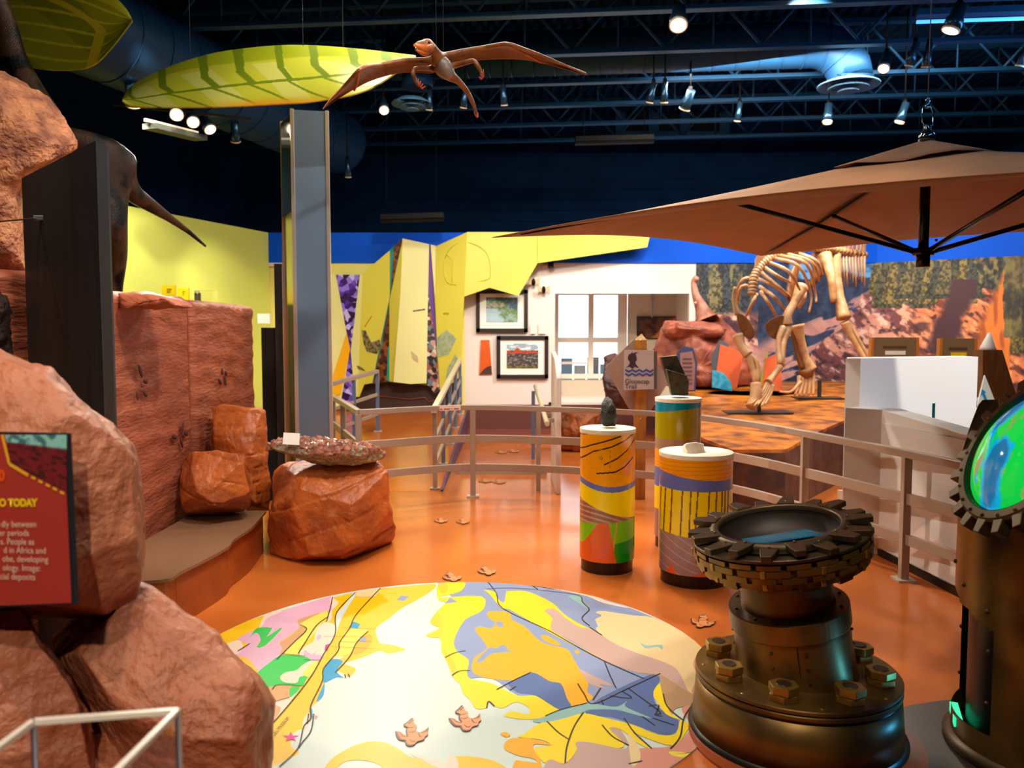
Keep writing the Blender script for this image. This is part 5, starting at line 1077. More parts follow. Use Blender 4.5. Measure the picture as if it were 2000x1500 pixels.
# ================================================================== guard railing
RAIL = mat('rail_taupe', (164, 144, 128), 0.38); FOOT = mat('rail_foot', (190, 170, 150), 0.4)
top = [(700, 800, .92), (740, 798, .92), (820, 794, .92), (900, 791, .92), (1000, 792, .915), (1100, 795, .91), (1160, 797, .91), (1280, 803, .90), (1373, 811, .895), (1480, 825, .89), (1573, 841, .885), (1680, 861, .875), (1772, 879, .87), (1877, 901, .865), (1990, 930, .86)]
rp = [gnd(x, y, z) for x, y, z in top]
t = thing('guard_railing', 'taupe metal three-rail guard railing curving across the exhibit floor', 'railing', (rp[4].x, rp[4].y, 0))
rc = crom(rp, 4, False)
def flat(path, z, w_, h_, name, parent, m=RAIL):
    m_ = MB(); vs = []; n = len(path)
    for i, p in enumerate(path):
        d = path[min(i + 1, n - 1)] - path[max(i - 1, 0)]; d.z = 0; d.normalize(); s_ = Vector((-d.y, d.x, 0)) * w_ / 2; zz = z(p) if callable(z) else z
        for a, b in ((-1, -h_), (1, -h_), (1, 0), (-1, 0)): q = p + s_ * a; vs.append((q.x, q.y, zz + b))
    fs = [(4 * i + j, 4 * i + (j + 1) % 4, 4 * i + 4 + (j + 1) % 4, 4 * i + 4 + j) for i in range(n - 1) for j in range(4)] + [(3, 2, 1, 0), (4 * n - 4, 4 * n - 3, 4 * n - 2, 4 * n - 1)]
    m_.add(vs, fs); return m_.build(name, m, parent, bevel=0.004)
flat(rc, lambda p: p.z, 0.055, 0.05, 'top_rail', t)
flat(rc, lambda p: p.z * 0.675, 0.03, 0.075, 'middle_rail', t)
flat(rc, lambda p: p.z * 0.36, 0.03, 0.07, 'lower_rail', t)
for px in (700, 927, 1180, 1572, 1768, 1990):
    p = min(rc, key=lambda q: abs(1000 + FPX * q.x / q.y - px)); m_ = MB(); m_.box2((p.x - 0.026, p.y - 0.026, 0), (p.x + 0.026, p.y + 0.026, p.z - 0.045)); po = m_.build('post', RAIL, t, bevel=0.003)
    m_ = MB(); m_.box2((p.x - 0.06, p.y - 0.06, 0), (p.x + 0.06, p.y + 0.06, 0.014)); m_.build('foot_plate', FOOT, po)
c0 = rc[0]; back = [c0, c0 + Vector((-0.35, 1.0, 0)), c0 + Vector((-0.62, 1.75, 0))]
for zf_, w_, h_, nm in ((1.0, .055, .05, 'top_rail'), (.675, .03, .075, 'middle_rail'), (.36, .03, .07, 'lower_rail')): flat(back, lambda p: p.z * zf_, w_, h_, nm, t)
for p in back[1:]:
    m_ = MB(); m_.box2((p.x - 0.026, p.y - 0.026, 0), (p.x + 0.026, p.y + 0.026, p.z - 0.045)); m_.build('post', RAIL, t)
a, b = at(849, 795, 8.2), at(895, 794, 8.2); k = min(rc, key=lambda q: abs(1000 + FPX * q.x / q.y - 849)); k2 = min(rc, key=lambda q: abs(1000 + FPX * q.x / q.y - 895))
t2 = thing('rail_sticker', 'small white and red notice strip stuck to the railing top rail', 'sticker', (k.x, k.y - 0.03, k.z - 0.04))
STW = mat('sticker_white', (248, 222, 210), 0.5)
m_ = MB(); o1, o2 = k + Vector((0, -0.031, 0)), k2 + Vector((0, -0.031, 0)); m_.add([o1 - Vector((0, 0, .048)), o2 - Vector((0, 0, .048)), o2 - Vector((0, 0, .002)), o1 - Vector((0, 0, .002))], [(0, 1, 2, 3)]); m_.build('strip', STW, t2)
for f0, f1 in ((.02, .14), (.2, .5), (.55, .6), (.68, .92)):
    m_ = MB(); q1, q2 = o1.lerp(o2, f0) - Vector((0, .001, .028)), o1.lerp(o2, f1) - Vector((0, .001, .028)); m_.add([q1 - Vector((0, 0, .012)), q2 - Vector((0, 0, .012)), q2, q1], [(0, 1, 2, 3)]); m_.build('text_mark', mat('sticker_red', (176, 60, 40), 0.5), t2)
# ------------------------------------------------------------------ ramp handrails
BLR = mat('rail_blue_grey', (112, 128, 160), 0.35, metal=0.3); CRR = mat('rail_cream', (212, 196, 160), 0.4)
def ramp_rail(label, xs, y0, y1, posts, h=0.84, tm=CRR, pm=BLR):
    x0, x1 = xs; P = lambda f: Vector((x0 + (x1 - x0) * f, y0 + (y1 - y0) * f, rampz(y0 + (y1 - y0) * f)))
    t = thing('ramp_handrail', label, 'handrail', P(0), 'ramp handrails')
    m_ = MB(); m_.bar(P(-0.03) + Vector((0, 0, h)), P(1) + Vector((0, 0, h)), 0.06, 0.05); m_.build('hand_rail', tm, t, bevel=0.004)
    for z in (h * 0.62, h * 0.3): m_ = MB(); m_.bar(P(0) + Vector((0, 0, z)), P(1) + Vector((0, 0, z)), 0.03, 0.04); m_.build('side_rail', RAIL, t)
    for i in range(posts):
        p = P(i / (posts - 1)); m_ = MB(); m_.box2((p.x - 0.022, p.y - 0.022, p.z), (p.x + 0.022, p.y + 0.022, p.z + h - 0.02)); po = m_.build('post', pm if i else RAIL, t)
        m_ = MB(); m_.box2((p.x - 0.05, p.y - 0.05, p.z), (p.x + 0.05, p.y + 0.05, p.z + 0.014)); m_.build('foot_plate', FOOT, po)
    return t
ramp_rail('cream-topped handrail with blue posts on the right side of the ramp', (-0.80, -0.80), 8.45, 12.6, 5)
ramp_rail('taupe handrail rising along the left side of the ramp', (-2.27, -1.86), 10.05, 11.3, 3, tm=RAIL)
# purple skirt board under the right ramp edge
m_ = MB(); m_.add([(RX1 + 0.005, RY0, 0), (RX1 + 0.005, RY1, 0), (RX1 + 0.005, RY1, RZ), (RX1 + 0.005, RY0, 0.02), (RX1 + 0.03, RY0, 0), (RX1 + 0.03, RY1, 0), (RX1 + 0.03, RY1, RZ), (RX1 + 0.03, RY0, 0.02)], [(0, 1, 2, 3), (7, 6, 5, 4), (0, 4, 5, 1), (1, 5, 6, 2), (2, 6, 7, 3), (3, 7, 4, 0)])
m_.solo('ramp_skirt', mat('purple_board', (92, 66, 100), 0.45), 'purple triangular skirt board along the ramp edge', 'skirt board')
# white fin wall with handrail
t = thing('fin_wall', 'narrow white fin wall with curved top behind the railing', 'partition', (0.44, 8.9, 0))
m_ = MB(); m_.prism([Vector((0.445, y, z)) for y, z in ((8.2, 0), (8.2, 1.18), (8.25, 1.24), (8.6, 1.36), (9.3, 1.42), (9.3, 0))], (0.05, 0, 0)); m_.build('board', WHITEP, t, bevel=0.008)
m_ = MB(); m_.tube([Vector((0.36, 8.35, 0.70)), Vector((0.34, 9.4, 0.80)), Vector((0.30, 10.6, 0.94))], 0.026, 12); m_.build('hand_rail', CRR, t)
for y in (8.6, 9.2): m_ = MB(); m_.box2((0.35, y - 0.02, 0.69), (0.446, y + 0.02, 0.73)); m_.build('bracket', RAIL, t)
for y, m2 in ((8.4, RAIL), (10.5, BLR)): m_ = MB(); m_.box2((0.25, y - 0.022, 0), (0.295, y + 0.022, 0.88)); m_.build('post', m2, t)
m_ = MB(); m_.box2((-0.65, 9.35, 0.0), (0.4, 9.40, 0.06)); m_.solo('floor_threshold', mat('threshold', (176, 156, 136), 0.4), 'pale threshold strip on the floor behind the railing', 'threshold')
# ------------------------------------------------------------------ trail sign on a wooden post
WOOD = mat('wood_post', (196, 128, 50), 0.5, col2=(166, 100, 36), scale=6, stretch=(4, 4, 0.6)); TAUPE = mat('sign_taupe', (170, 140, 126), 0.5)
Ys = 7.95
t = thing('trail_sign', 'wooden trail sign post with diamond board and grey Glooscap Trail plate', 'sign', gnd(1250, 985))
x0, x1 = at(1240, 800, Ys).x, at(1262, 800, Ys).x; zt_ = at(1250, 664, Ys).z
m_ = MB(); m_.box2((x0, Ys, 0), (x1, Ys + 0.08, zt_)); m_.build('post', WOOD, t, bevel=0.004)
xm_ = (x0 + x1) / 2; m_ = MB(); zb_ = zt_
m_.add([(x0, Ys, zb_), (x1, Ys, zb_), (x1, Ys + .08, zb_), (x0, Ys + .08, zb_), (xm_ + 0.01, Ys + .04, zb_ + 0.06)], [(0, 1, 4), (1, 2, 4), (2, 3, 4), (3, 0, 4), (3, 2, 1, 0)]); m_.build('post_cap', mat('wood_cap', (216, 170, 110), 0.5), t)
Yd = Ys - 0.02; m_ = MB(); m_.prism([at(*p, Yd + 0.1) for p in ((1245, 656), (1308, 742), (1250, 836), (1182, 718))], (0, 0.02, 0)); m_.build('diamond_board', TAUPE, t)
m_ = MB(); m_.prism([at(*p, Yd - 0.03) for p in ((1220, 684), (1277, 684), (1277, 760), (1219, 762))], (0, 0.03, 0)); m_.build('plate', mat('plate_grey', (196, 180, 178), 0.4), t)
m_ = MB(); a, b = at(1277, 760, Yd - 0.03), at(1284, 686, Yd - 0.03); m_.box2((a.x, Yd - 0.02, a.z), (b.x, Yd + 0.05, b.z)); m_.build('plate_shade', mat('plate_shadow', (96, 88, 92), 0.5), t)  # dark strip beside the plate, shade put into its colour
Yf = Yd - 0.033; PURP = mat('sign_purple', (66, 50, 60), 0.5); BLW = mat('sign_blue', (58, 84, 176), 0.5)
def dec(pts, m, nm, sm=2, y=None):
    y = Yf if y is None else y
    P = [at(p[0], p[1], y) for p in pts]; P = crom(P, sm) if sm > 1 else P; b_ = MB(); b_.add(P, [tuple(range(len(P)))]); b_.build(nm, m, t, recalc=False)
dec([(1222, 719), (1229, 712), (1230, 706), (1226, 702), (1228, 693), (1233, 690), (1235, 686), (1236, 690), (1241, 691), (1243, 697), (1244, 702), (1241, 706), (1242, 711), (1246, 716), (1247, 719), (1239, 716), (1236, 720), (1229, 716)], PURP, 'profile_emblem')
dec([(1236, 691), (1240, 688), (1246, 688), (1241, 691)], PURP, 'feather_emblem', 1)
for y0_ in (722, 729.5):
    xs_ = [1221 + i * 6.9 for i in range(9)]; up_ = [(x, y0_ + (2.6 if i % 2 else -1.4) + 2.0) for i, x in enumerate(xs_)]
    dec([(x, y - 2.4) for x, y in up_] + [(x, y + 1.6) for x, y in up_[::-1]], BLW, 'wave_emblem', 1)
pz_ = (at(1220, 748, Yf) - at(1220, 756, Yf)).z
text_mesh('Glooscap', 0.062, at(1220.5, 749, Yf), (1, 0, 0), (0, 0, 1), 'lettering', PURP, t, 'LEFT', 0, 0.0005); text_mesh('Trail', 0.062, at(1220.5, 759, Yf), (1, 0, 0), (0, 0, 1), 'lettering', PURP, t, 'LEFT', 0, 0.0005)
for py in (665, 818): m_ = MB(); m_.sph(at(1251, py, Ys - 0.003), 0.009, 8, 6); m_.build('bolt', mat('steel', (190, 190, 190), 0.25, metal=0.9), t)
# ------------------------------------------------------------------ skeleton platform
PLT = mat('platform_top', (206, 120, 26), 0.4, col2=(104, 54, 24), scale=5, detail=8, contrast=(0.38, 0.66), bump=0.5, bscale=18)
PLS = mat('platform_side', (96, 56, 26), 0.5, col2=(54, 30, 18), scale=6, detail=8); PLS2 = mat('platform_side_grey', (104, 76, 66), 0.5, col2=(78, 54, 44), scale=6, detail=8)
pz0 = lambda y: 0.60 + 0.045 * (y - 7.2)
def plat(px, py):
    d = ray(px, py); # plane z = 0.6 + .045 (y-7.2)
    s_ = (H - 0.60 + 0.045 * 7.2) / (0.045 * d.y - d.z); return Vector((d.x * s_, d.y * s_, H + d.z * s_))
pp = [plat(1376, 857), plat(1430, 878), plat(1535, 878), plat(1592, 846), plat(1655, 818), Vector((5.4, 11.0, pz0(11.0))), Vector((5.6, 12.9, pz0(12.9))), Vector((2.95, 12.9, pz0(12.9))), Vector((1.7, 9.6, pz0(9.6)))]
t = thing('skeleton_platform', 'faceted brown and orange rock-print platform under the skeleton', 'platform', (3.3, 9.5, 0))
m_ = MB(); m_.add(pp + [p - Vector((0, 0, 0.03)) for p in pp], [tuple(range(len(pp))), tuple(range(len(pp), 2 * len(pp)))[::-1]] + [(i, (i + 1) % len(pp), len(pp) + (i + 1) % len(pp), len(pp) + i) for i in range(len(pp))]); m_.build('top', PLT, t)
for i in range(len(pp)):
    a, b = pp[i], pp[(i + 1) % len(pp)]; m_ = MB(); m_.add([(a.x, a.y, 0), (b.x, b.y, 0), (b.x, b.y, b.z - 0.03), (a.x, a.y, a.z - 0.03)], [(0, 1, 2, 3)]); m_.build('side_panel', PLS if i < 2 else PLS2, t)
p = pp[4]; m_ = MB(); q = at(1646, 990, 7.0); m_.box2((q.x - 0.03, 7.0, q.z - 0.4), (q.x + 0.03, 7.05, q.z + 0.14)); m_.box2((q.x - 0.02, 7.0, 0), (q.x + 0.02, 7.05, q.z)); m_.solo('low_post', mat('beige_post', (176, 156, 130), 0.5), 'short beige post in front of the platform beside the white counter', 'post')
# ------------------------------------------------------------------ skeleton
BONE = mat('bone', (206, 158, 112), 0.45, col2=(172, 112, 60), scale=9, contrast=(0.4, 0.75), bump=0.3, bscale=60); BONED = mat('bone_brown', (140, 84, 34), 0.5, col2=(110, 62, 26), scale=10)
t = thing('skeleton', 'mounted reptile skeleton walking on the platform below the umbrella edge', 'skeleton', (3.4, 10.2, pz0(10.2)))
def bone(name, pts, rr, m=BONE, n=10, flat_=1.0): b_ = MB(); b_.tube(crom([at(*p) for p in pts], 4, False) if len(pts) > 2 else [at(*p) for p in pts], rr if not isinstance(rr, list) or len(pts) == 2 else [rr[min(int(i / 4), len(rr) - 2)] * (1 - (i % 4) / 4) + rr[min(int(i / 4) + 1, len(rr) - 1)] * ((i % 4) / 4) if i < 4 * (len(pts) - 1) else rr[-1] for i in range(4 * (len(pts) - 1) + 1)], n, flat=flat_); return b_.build(name, m, t)
# hind leg right (far right)
bone('femur', [(1625, 500, 11.4), (1632, 540, 11.3), (1640, 580, 11.2), (1648, 622, 11.1)], [0.12, 0.075, 0.06, 0.10])
bone('tibia', [(1650, 628, 11.1), (1662, 655, 11.1), (1688, 700, 11.1), (1702, 722, 11.1)], [0.07, 0.04, 0.035, 0.05]); bone('fibula', [(1656, 632, 11.2), (1675, 660, 11.2), (1708, 722, 11.2)], [0.045, 0.025, 0.035])
bone('femur', [(1610, 500, 11.0), (1618, 520, 10.9), (1624, 548, 10.8), (1628, 590, 10.8)], [0.10, 0.07, 0.05, 0.04])
# pelvis
bone('pelvis', [(1590, 500, 11.1), (1600, 525, 11.0), (1582, 560, 11.0)], [0.10, 0.09, 0.03], BONED)
# fore limb, left (camera right fore leg)
bone('scapula', [(1560, 510, 10.6), (1548, 550, 10.4), (1545, 585, 10.3), (1556, 600, 10.3)], [0.05, 0.11, 0.12, 0.06], BONED, flat_=0.35)
bone('humerus', [(1566, 560, 10.2), (1552, 590, 10.1), (1538, 615, 10.0), (1536, 632, 10.0)], [0.085, 0.05, 0.055, 0.08])
def disc(pts, Y): b_ = MB(); b_.prism([p for p in crom([at(x, y, Y) for x, y in pts], 3)], (0.02, 0.05, 0)); b_.build('coracoid_plate', BONED, t, bevel=0.01)
disc([(1494, 636), (1508, 622), (1530, 616), (1534, 638), (1520, 662), (1502, 656)], 9.95)
bone('ulna', [(1540, 638, 10.0), (1530, 665, 9.9), (1528, 690, 9.8), (1524, 715, 9.75)], [0.06, 0.045, 0.035, 0.05]); bone('radius', [(1530, 640, 9.95), (1520, 668, 9.85), (1524, 712, 9.7)], [0.05, 0.03, 0.04])
bone('forearm_lower', [(1523, 716, 9.7), (1510, 735, 9.6), (1500, 748, 9.5)], [0.045, 0.035, 0.05])
for k in range(5): bone('toe_bone', [(1498 + k * 3, 748 + k, 9.5), (1484 + k * 5, 772, 9.35 + 0.02 * k), (1466 + k * 7, 790 + (k % 2) * 3, 9.2)], [0.024, 0.018, 0.012])
# fore limb, near left
bone('scapula', [(1436, 560, 9.7), (1434, 585, 9.7), (1440, 615, 9.7)], [0.03, 0.05, 0.05], BONE, flat_=0.4)
disc([(1438, 612), (1456, 618), (1470, 640), (1472, 658), (1462, 662), (1446, 646)], 9.55)
bone('humerus', [(1442, 655, 9.6), (1448, 675, 9.55), (1462, 694, 9.5)], [0.07, 0.05, 0.06]); bone('ulna', [(1463, 694, 9.5), (1470, 718, 9.45), (1478, 748, 9.4)], [0.05, 0.035, 0.04]); bone('radius', [(1456, 690, 9.5), (1478, 706, 9.45), (1480, 745, 9.4)], [0.03, 0.025, 0.03], BONE)
bone('foot_bone', [(1476, 748, 9.4), (1476, 775, 9.35), (1466, 796, 9.3)], [0.06, 0.07, 0.06])
# hind leg, middle
bone('tibia', [(1556, 635, 10.6), (1562, 660, 10.6), (1574, 700, 10.6), (1584, 722, 10.6)], [0.10, 0.06, 0.05, 0.085]); bone('fibula', [(1546, 640, 10.6), (1554, 680, 10.6), (1566, 720, 10.6)], [0.03, 0.025, 0.035], BONED)
bone('ankle', [(1572, 720, 10.6), (1578, 735, 10.6)], [0.10, 0.08], BONED)
for k in range(5): bone('toe_bone', [(1562 + k * 6, 735, 10.6), (1560 + k * 7, 752, 10.55), (1552 + k * 9, 772, 10.5)], [0.035, 0.026, 0.014])
bone('toe_bone', [(1564, 745, 10.55), (1545, 765, 10.5), (1522, 765, 10.45)], [0.025, 0.018, 0.010])
# spine and ribs
sp = [(1468, 575, 9.8), (1472, 545, 9.85), (1484, 520, 9.95), (1505, 502, 10.1), (1530, 492, 10.35), (1560, 486, 10.6), (1590, 484, 10.9), (1620, 486, 11.2), (1655, 492, 11.5), (1690, 498, 11.8)]
spc = crom([at(*p) for p in sp], 5, False)
for i, p in enumerate(spc[:-1]):
    d = (spc[i + 1] - p); m_ = MB(); m_.tube([p + d * 0.1, p + d * 0.5, p + d * 0.9], [0.055, 0.042, 0.055], 8); m_.build('vertebra', BONE, t)
    if i > 6:
        m_ = MB(); m_.bar(p + d * 0.3, p + d * 0.6 + Vector((0, 0, 0.16)), 0.02, 0.05); m_.build('neural_spine', BONE, t)
ribs = [((1490, 520), (1520, 540), (1545, 552)), ((1500, 512), (1540, 530), (1562, 566)), ((1512, 505), (1560, 520), (1584, 575), (1580, 610)), ((1525, 500), (1575, 515), (1592, 570), (1594, 590)), ((1540, 497), (1585, 512), (1600, 548)), ((1485, 530), (1520, 560), (1544, 580)), ((1482, 545), (1515, 560), (1545, 585)), ((1484, 560), (1512, 580), (1535, 606)), ((1486, 570), (1500, 590), (1516, 618)), ((1478, 575), (1470, 590), (1456, 620)), ((1474, 560), (1448, 560), (1440, 590)), ((1478, 545), (1452, 545), (1438, 570)), ((1555, 494), (1592, 508), (1606, 536)), ((1560, 600), (1572, 580), (1572, 556))]
for k, r_ in enumerate(ribs):
    bone('rib', [(x, y, 10.0 + 0.05 * k - (0.25 if j == 1 else 0)) for j, (x, y) in enumerate(r_)], [0.024, 0.022] + [0.014] * (len(r_) - 2), n=8)
for k in range(9): bone('chevron_bone', [(1640 + k * 6, 496 + k * 0.5, 11.4 + 0.04 * k), (1644 + k * 5.6, 545 + (k % 3) * 8, 11.4 + 0.04 * k)], [0.02, 0.012], n=8)
STL = mat('stand_steel', (60, 64, 62), 0.4, metal=0.4)
for px, py, lab in ((1482, 806, ''), (1600, 778, '')):
    c = plat(px, py); m_ = MB(); m_.box(c + Vector((-0.02, 0, 0.008)), (0.75 if px < 1500 else 0.62, 0.3, 0.016)); m_.box(c + Vector((0, 0, 0.12)), (0.04, 0.04, 0.24)); m_.build('foot_stand', STL, t)
# ------------------------------------------------------------------ rock outcrop with info panels, long-necked model
OUT = mat('outcrop_print', (186, 104, 78), 0.55, col2=(120, 62, 60), scale=4, bump=0.6, bscale=16); OUTD = mat('outcrop_dark', (110, 62, 50), 0.6, col2=(56, 34, 34), scale=6, bump=0.8, bscale=18)
m_ = rock([(1292, 640), (1300, 628), (1340, 630), (1380, 625), (1412, 630), (1440, 655), (1468, 690), (1474, 740), (1462, 775), (1420, 800), (1300, 800), (1270, 790), (1270, 700)], 12.2, 0.5, 0.4, n=160, nr=60, amp=0.05, freq=3, seed=51, sharp=0.4, strata=0.02, sfreq=20, zmin=pz0(12.7) + 0.004)
t = thing('rock_outcrop', 'pinkish sandstone outcrop display holding coloured info panels', 'rock display', at(1370, 800, 12.2)); m_.build('outcrop', OUT, t)
rock([(1292, 640), (1310, 628), (1370, 626), (1414, 634), (1420, 655), (1370, 662), (1320, 668), (1296, 655)], 11.95, 0.35, 0.4, n=120, nr=40, amp=0.04, freq=4, seed=52, sharp=0.45).build('cap_rock', OUT, t)
m_ = rock([(1180, 700), (1200, 690), (1225, 720), (1260, 760), (1275, 790), (1230, 800), (1190, 795), (1178, 740)], 11.6, 0.3, 0.3, n=110, nr=40, amp=0.05, freq=4, seed=53, strata=0.03, sfreq=22, dip=0.6); m_.solo('dark_outcrop', OUTD, 'dark layered rock behind the trail sign', 'rock')
m_ = rock([(1378, 800), (1392, 785), (1440, 775), (1500, 780), (1530, 770), (1580, 775), (1560, 795), (1460, 806), (1390, 812)], 11.3, 0.25, 0.25, n=110, nr=30, amp=0.04, freq=5, seed=54, zmin=pz0(11.6) + 0.004); m_.solo('low_rock', OUT, 'low pink rocks at the foot of the outcrop behind the skeleton', 'rock')
m_ = rock([(1096, 812), (1120, 806), (1168, 810), (1170, 870), (1130, 882), (1096, 880)], 11.2, 0.25, 0.3, zmin=0.0, n=100, nr=36, amp=0.05, freq=6, seed=55, strata=0.02, sfreq=40); m_.solo('carved_rock', mat('carved_orange', (170, 88, 34), 0.6, col2=(110, 54, 20), scale=7, bump=0.8, bscale=20), 'orange carved rock block behind the railing by the fin wall', 'rock')
PS = dict(grey=mat('info_grey', (150, 104, 98), 0.5), navy=mat('info_navy', (56, 66, 104), 0.5), org=mat('info_orange', (222, 100, 58), 0.5), cy=mat('info_cyan', (40, 150, 196), 0.5, col2=(90, 190, 214), scale=14), sl=mat('info_slate', (84, 88, 96), 0.5), gr=mat('info_green', (160, 170, 40), 0.5))
def info(lab, Yq, layers):
    t = thing('text_board', lab, 'info panel', at(layers[0][1][0][0], layers[0][1][0][1], Yq), 'outcrop info panels')
    for k, (nm, pts, m) in enumerate(layers): b_ = MB(); b_.prism([at(x, y, Yq - 0.012 * k) for x, y in pts], (0, 0.012, 0)); b_.build(nm, m, t)
    return t
i1 = info('grey text panel with navy edge at the left of the outcrop', 11.6, [('backing', [(1322, 690), (1336, 676), (1354, 680), (1362, 710), (1358, 764), (1324, 764)], PS['navy']), ('face', [(1328, 690), (1352, 686), (1358, 712), (1355, 762), (1330, 762)], PS['grey'])])
for k in range(7): b_ = MB(); b_.bar(at(1334, 700 + 8 * k, 11.58), at(1352, 700 + 8 * k, 11.58), 0.004, 0.012); b_.build('text_line', PS['sl'], i1)
info('orange and cyan angular panel in the middle of the outcrop', 11.55, [('backing', [(1390, 695), (1406, 664), (1424, 672), (1400, 760), (1390, 758)], PS['sl']), ('face', [(1407, 672), (1452, 690), (1440, 756), (1424, 765), (1398, 735)], PS['org']), ('photo_corner', [(1391, 722), (1412, 728), (1427, 745), (1430, 764), (1391, 756)], PS['cy'])])
info('orange text panel with green edge behind the skeleton foot', 11.4, [('backing', [(1484, 752), (1497, 688), (1500, 690), (1490, 752)], PS['gr']), ('face', [(1495, 700), (1524, 690), (1528, 762), (1488, 762)], PS['org'])])
LN = mat('longneck_skin', (150, 84, 66), 0.5, col2=(190, 140, 120), scale=6)
o = skinned('longneck_model', [at(1385, 640, 12.0), at(1372, 605, 12.0), at(1358, 575, 12.0), at(1354, 550, 12.0), at(1363, 540, 11.95), at(1358, 592, 11.9), at(1396, 632, 12.2)], [(0, 1), (1, 2), (2, 3), (3, 4), (0, 6)], [0.16, 0.11, 0.06, 0.045, 0.055, 0.03, 0.14], LN)
tag(o, 'small long-necked reddish dinosaur figure on top of the outcrop', 'dinosaur')
# ------------------------------------------------------------------ cliff mural (flat print)
mt = thing('cliff_mural', 'photo mural of red cliffs and dark forest on the back wall', 'mural', (5.2, 12.9, 0))
def mural(u, v):   # u = pixel x in 1350..2150, v = pixel y 515..800 mapped 0..1 (v up)
    X = 1350 + u * 800; Y = 800 - v * 285
    n1 = fbm(X / 22, Y / 30, 1, 5); n2 = fbm(X / 60, Y / 40, 5, 4); n3 = fbm(X / 9, Y / 9, 9, 3); diag = fbm((X * 0.8 + Y * 0.6) / 46, (Y * 0.8 - X * 0.6) / 14, 12, 4)
    wv = 14 * (fbm(X / 40, Y / 40, 15) - .5); d2 = fbm((X * 0.85 + Y * 0.5 + wv) / 15, (Y * 0.85 - X * 0.5 + wv) / 8, 14, 5); rock_ = mixc((214, 150, 130), (112, 64, 70), sstep(0.42, 0.58, diag)); rock_ = mixc(rock_, (246, 206, 188), sstep(0.55, 0.68, d2) * 0.8); rock_ = mixc(rock_, (58, 36, 48), sstep(0.40, 0.28, d2) * 0.9)
    rock_ = mixc(rock_, rock_ * np.array((1.05, 0.82, 0.55)), sstep(1700, 1850, X) * 0.9); rock_ = mixc(rock_, (60, 34, 46), sstep(0.58, 0.68, n2) * 0.8)
    dark = mixc((20, 30, 56), (48, 64, 98), sstep(.3, .7, n1 * .6 + n3 * .4))
    tr = fbm(X / 7, Y / 26, 33, 3); forest = mixc((22, 28, 40), (112, 104, 66), sstep(0.44, 0.66, n3 * 0.35 + n1 * 0.3 + tr * 0.35)); sky = np.ones(X.shape + (3,)) * np.array((90, 160, 226.0))
    forest = mixc(forest, (120, 120, 74), sstep(0.5, 0.66, fbm(X / 26, Y / 40, 31)) * 0.7)
    c = dark
    def trees(c, lst):
        for (cx, tp, bs, hw, colr) in lst:
            f = np.clip((Y - tp) / (bs - tp), 0, 1); jag = 0.55 + 0.9 * fbm(X / 5 + cx, Y / 4, 300 + int(cx) % 50, 3); m = (np.abs(X - cx) < hw * (0.12 + 0.88 * f) * jag) & (Y > tp) & (Y < bs)
            sh = fbm(X / 4 + cx, Y / 4, 400, 3); c = np.where(m[..., None], mixc(np.array(colr) * 0.45, colr, sstep(0.35, 0.6, sh)), c)
        return c
    TL = [(1362, 500, 620, 14, (62, 66, 70)), (1378, 490, 615, 13, (54, 60, 72)), (1398, 515, 625, 24, (128, 118, 76)), (1420, 495, 610, 14, (60, 66, 76)), (1438, 505, 620, 18, (86, 88, 70)), (1456, 498, 610, 12, (52, 58, 70))]
    TR = [(1712 + 17 * k, 500 + 12 * ((k * 7) % 5) / 5, 575 + 9 * ((k * 3) % 4), 18 + 6 * ((k * 5) % 3), [(120, 108, 66), (84, 82, 58), (140, 120, 60), (66, 70, 62)][k % 4]) for k in range(12)] + [(1985 + 22 * k, 505, 690, 26, [(140, 118, 50), (110, 100, 50)][k % 2]) for k in range(6)]
    # left: forest with bits of sky, rock below
    lf = (X < 1470); c = np.where((lf & (Y < 600))[..., None], forest, c); c = mixc(c, sky, (Y < 545) * sstep(0.56, 0.64, n2) * sstep(1720, 1700, X) * (X < 1720))
    c = trees(c, TL); c = mixc(c, rock_, sstep(0, 18, Y - (592 + 30 * n1)) * (X < 1480))
    # slanted slabs in the dark water gap
    sl = (Y - 640) - (1640 - X) * 0.55; c = mixc(c, mixc((220, 168, 156), (150, 96, 96), diag), sstep(0.47, 0.53, fbm((X - Y * .7) / 60, (Y + X * .45) / 16, 44)) * sstep(-10, 20, Y - 590 - (1640 - X) * .5) * ((X > 1470) & (X < 1700)))
    # big cliff from 1640 to right
    top_ = 585 - sstep(1650, 1760, X) * 22 - 30 * (fbm(X / 40, X * 0, 50) - 0.5); edge_ = 1690 - (Y - 560) * 0.35 + 26 * (n2 - 0.5) - sstep(600, 700, Y) * 60
    cl = (X > edge_) & (Y > top_); c = np.where(cl[..., None], rock_, c)
    fo = (X > 1700 + 30 * (n1 - .5)) & (Y <= top_ + 26 * (n1 - 0.5)); c = np.where(fo[..., None], mixc(forest, (150, 130, 60), sstep(0.52, 0.72, n3) * 0.6), c)
    c = trees(c, TR)
    # orange gully and shadow
    gx = 1905 + (560 - Y) * 0.15; c = mixc(c, (66, 34, 44), sstep(34, 16, np.abs(X - (1880 - (Y - 560) * 0.35)) + 22 * (n1 - .5)) * ((Y > 545) & (Y < 690)))
    c = mixc(c, mixc((226, 122, 44), (170, 78, 30), sstep(.45, .7, fbm(X / 12, Y / 60, 61))), sstep(0, 20, X - (1905 + (640 - Y) * 0.42) + 16 * (n1 - .5)) * sstep(0, 16, (X - 1800) * 0.0 + Y - 520) * (X < 1972))
    c = np.where(((X > 1960 + 18 * (n1 - .5)) & (Y < 660))[..., None], mixc(forest, (150, 120, 50), n1 * 0.6), c)
    sea = (Y > 757 + 3 * (n1 - .5)) & (X < 1720) & (X > 1480); c = np.where(sea[..., None], mixc((150, 150, 190), (206, 200, 222), sstep(.4, .62, fbm(X / 20, Y / 3, 70))), c)
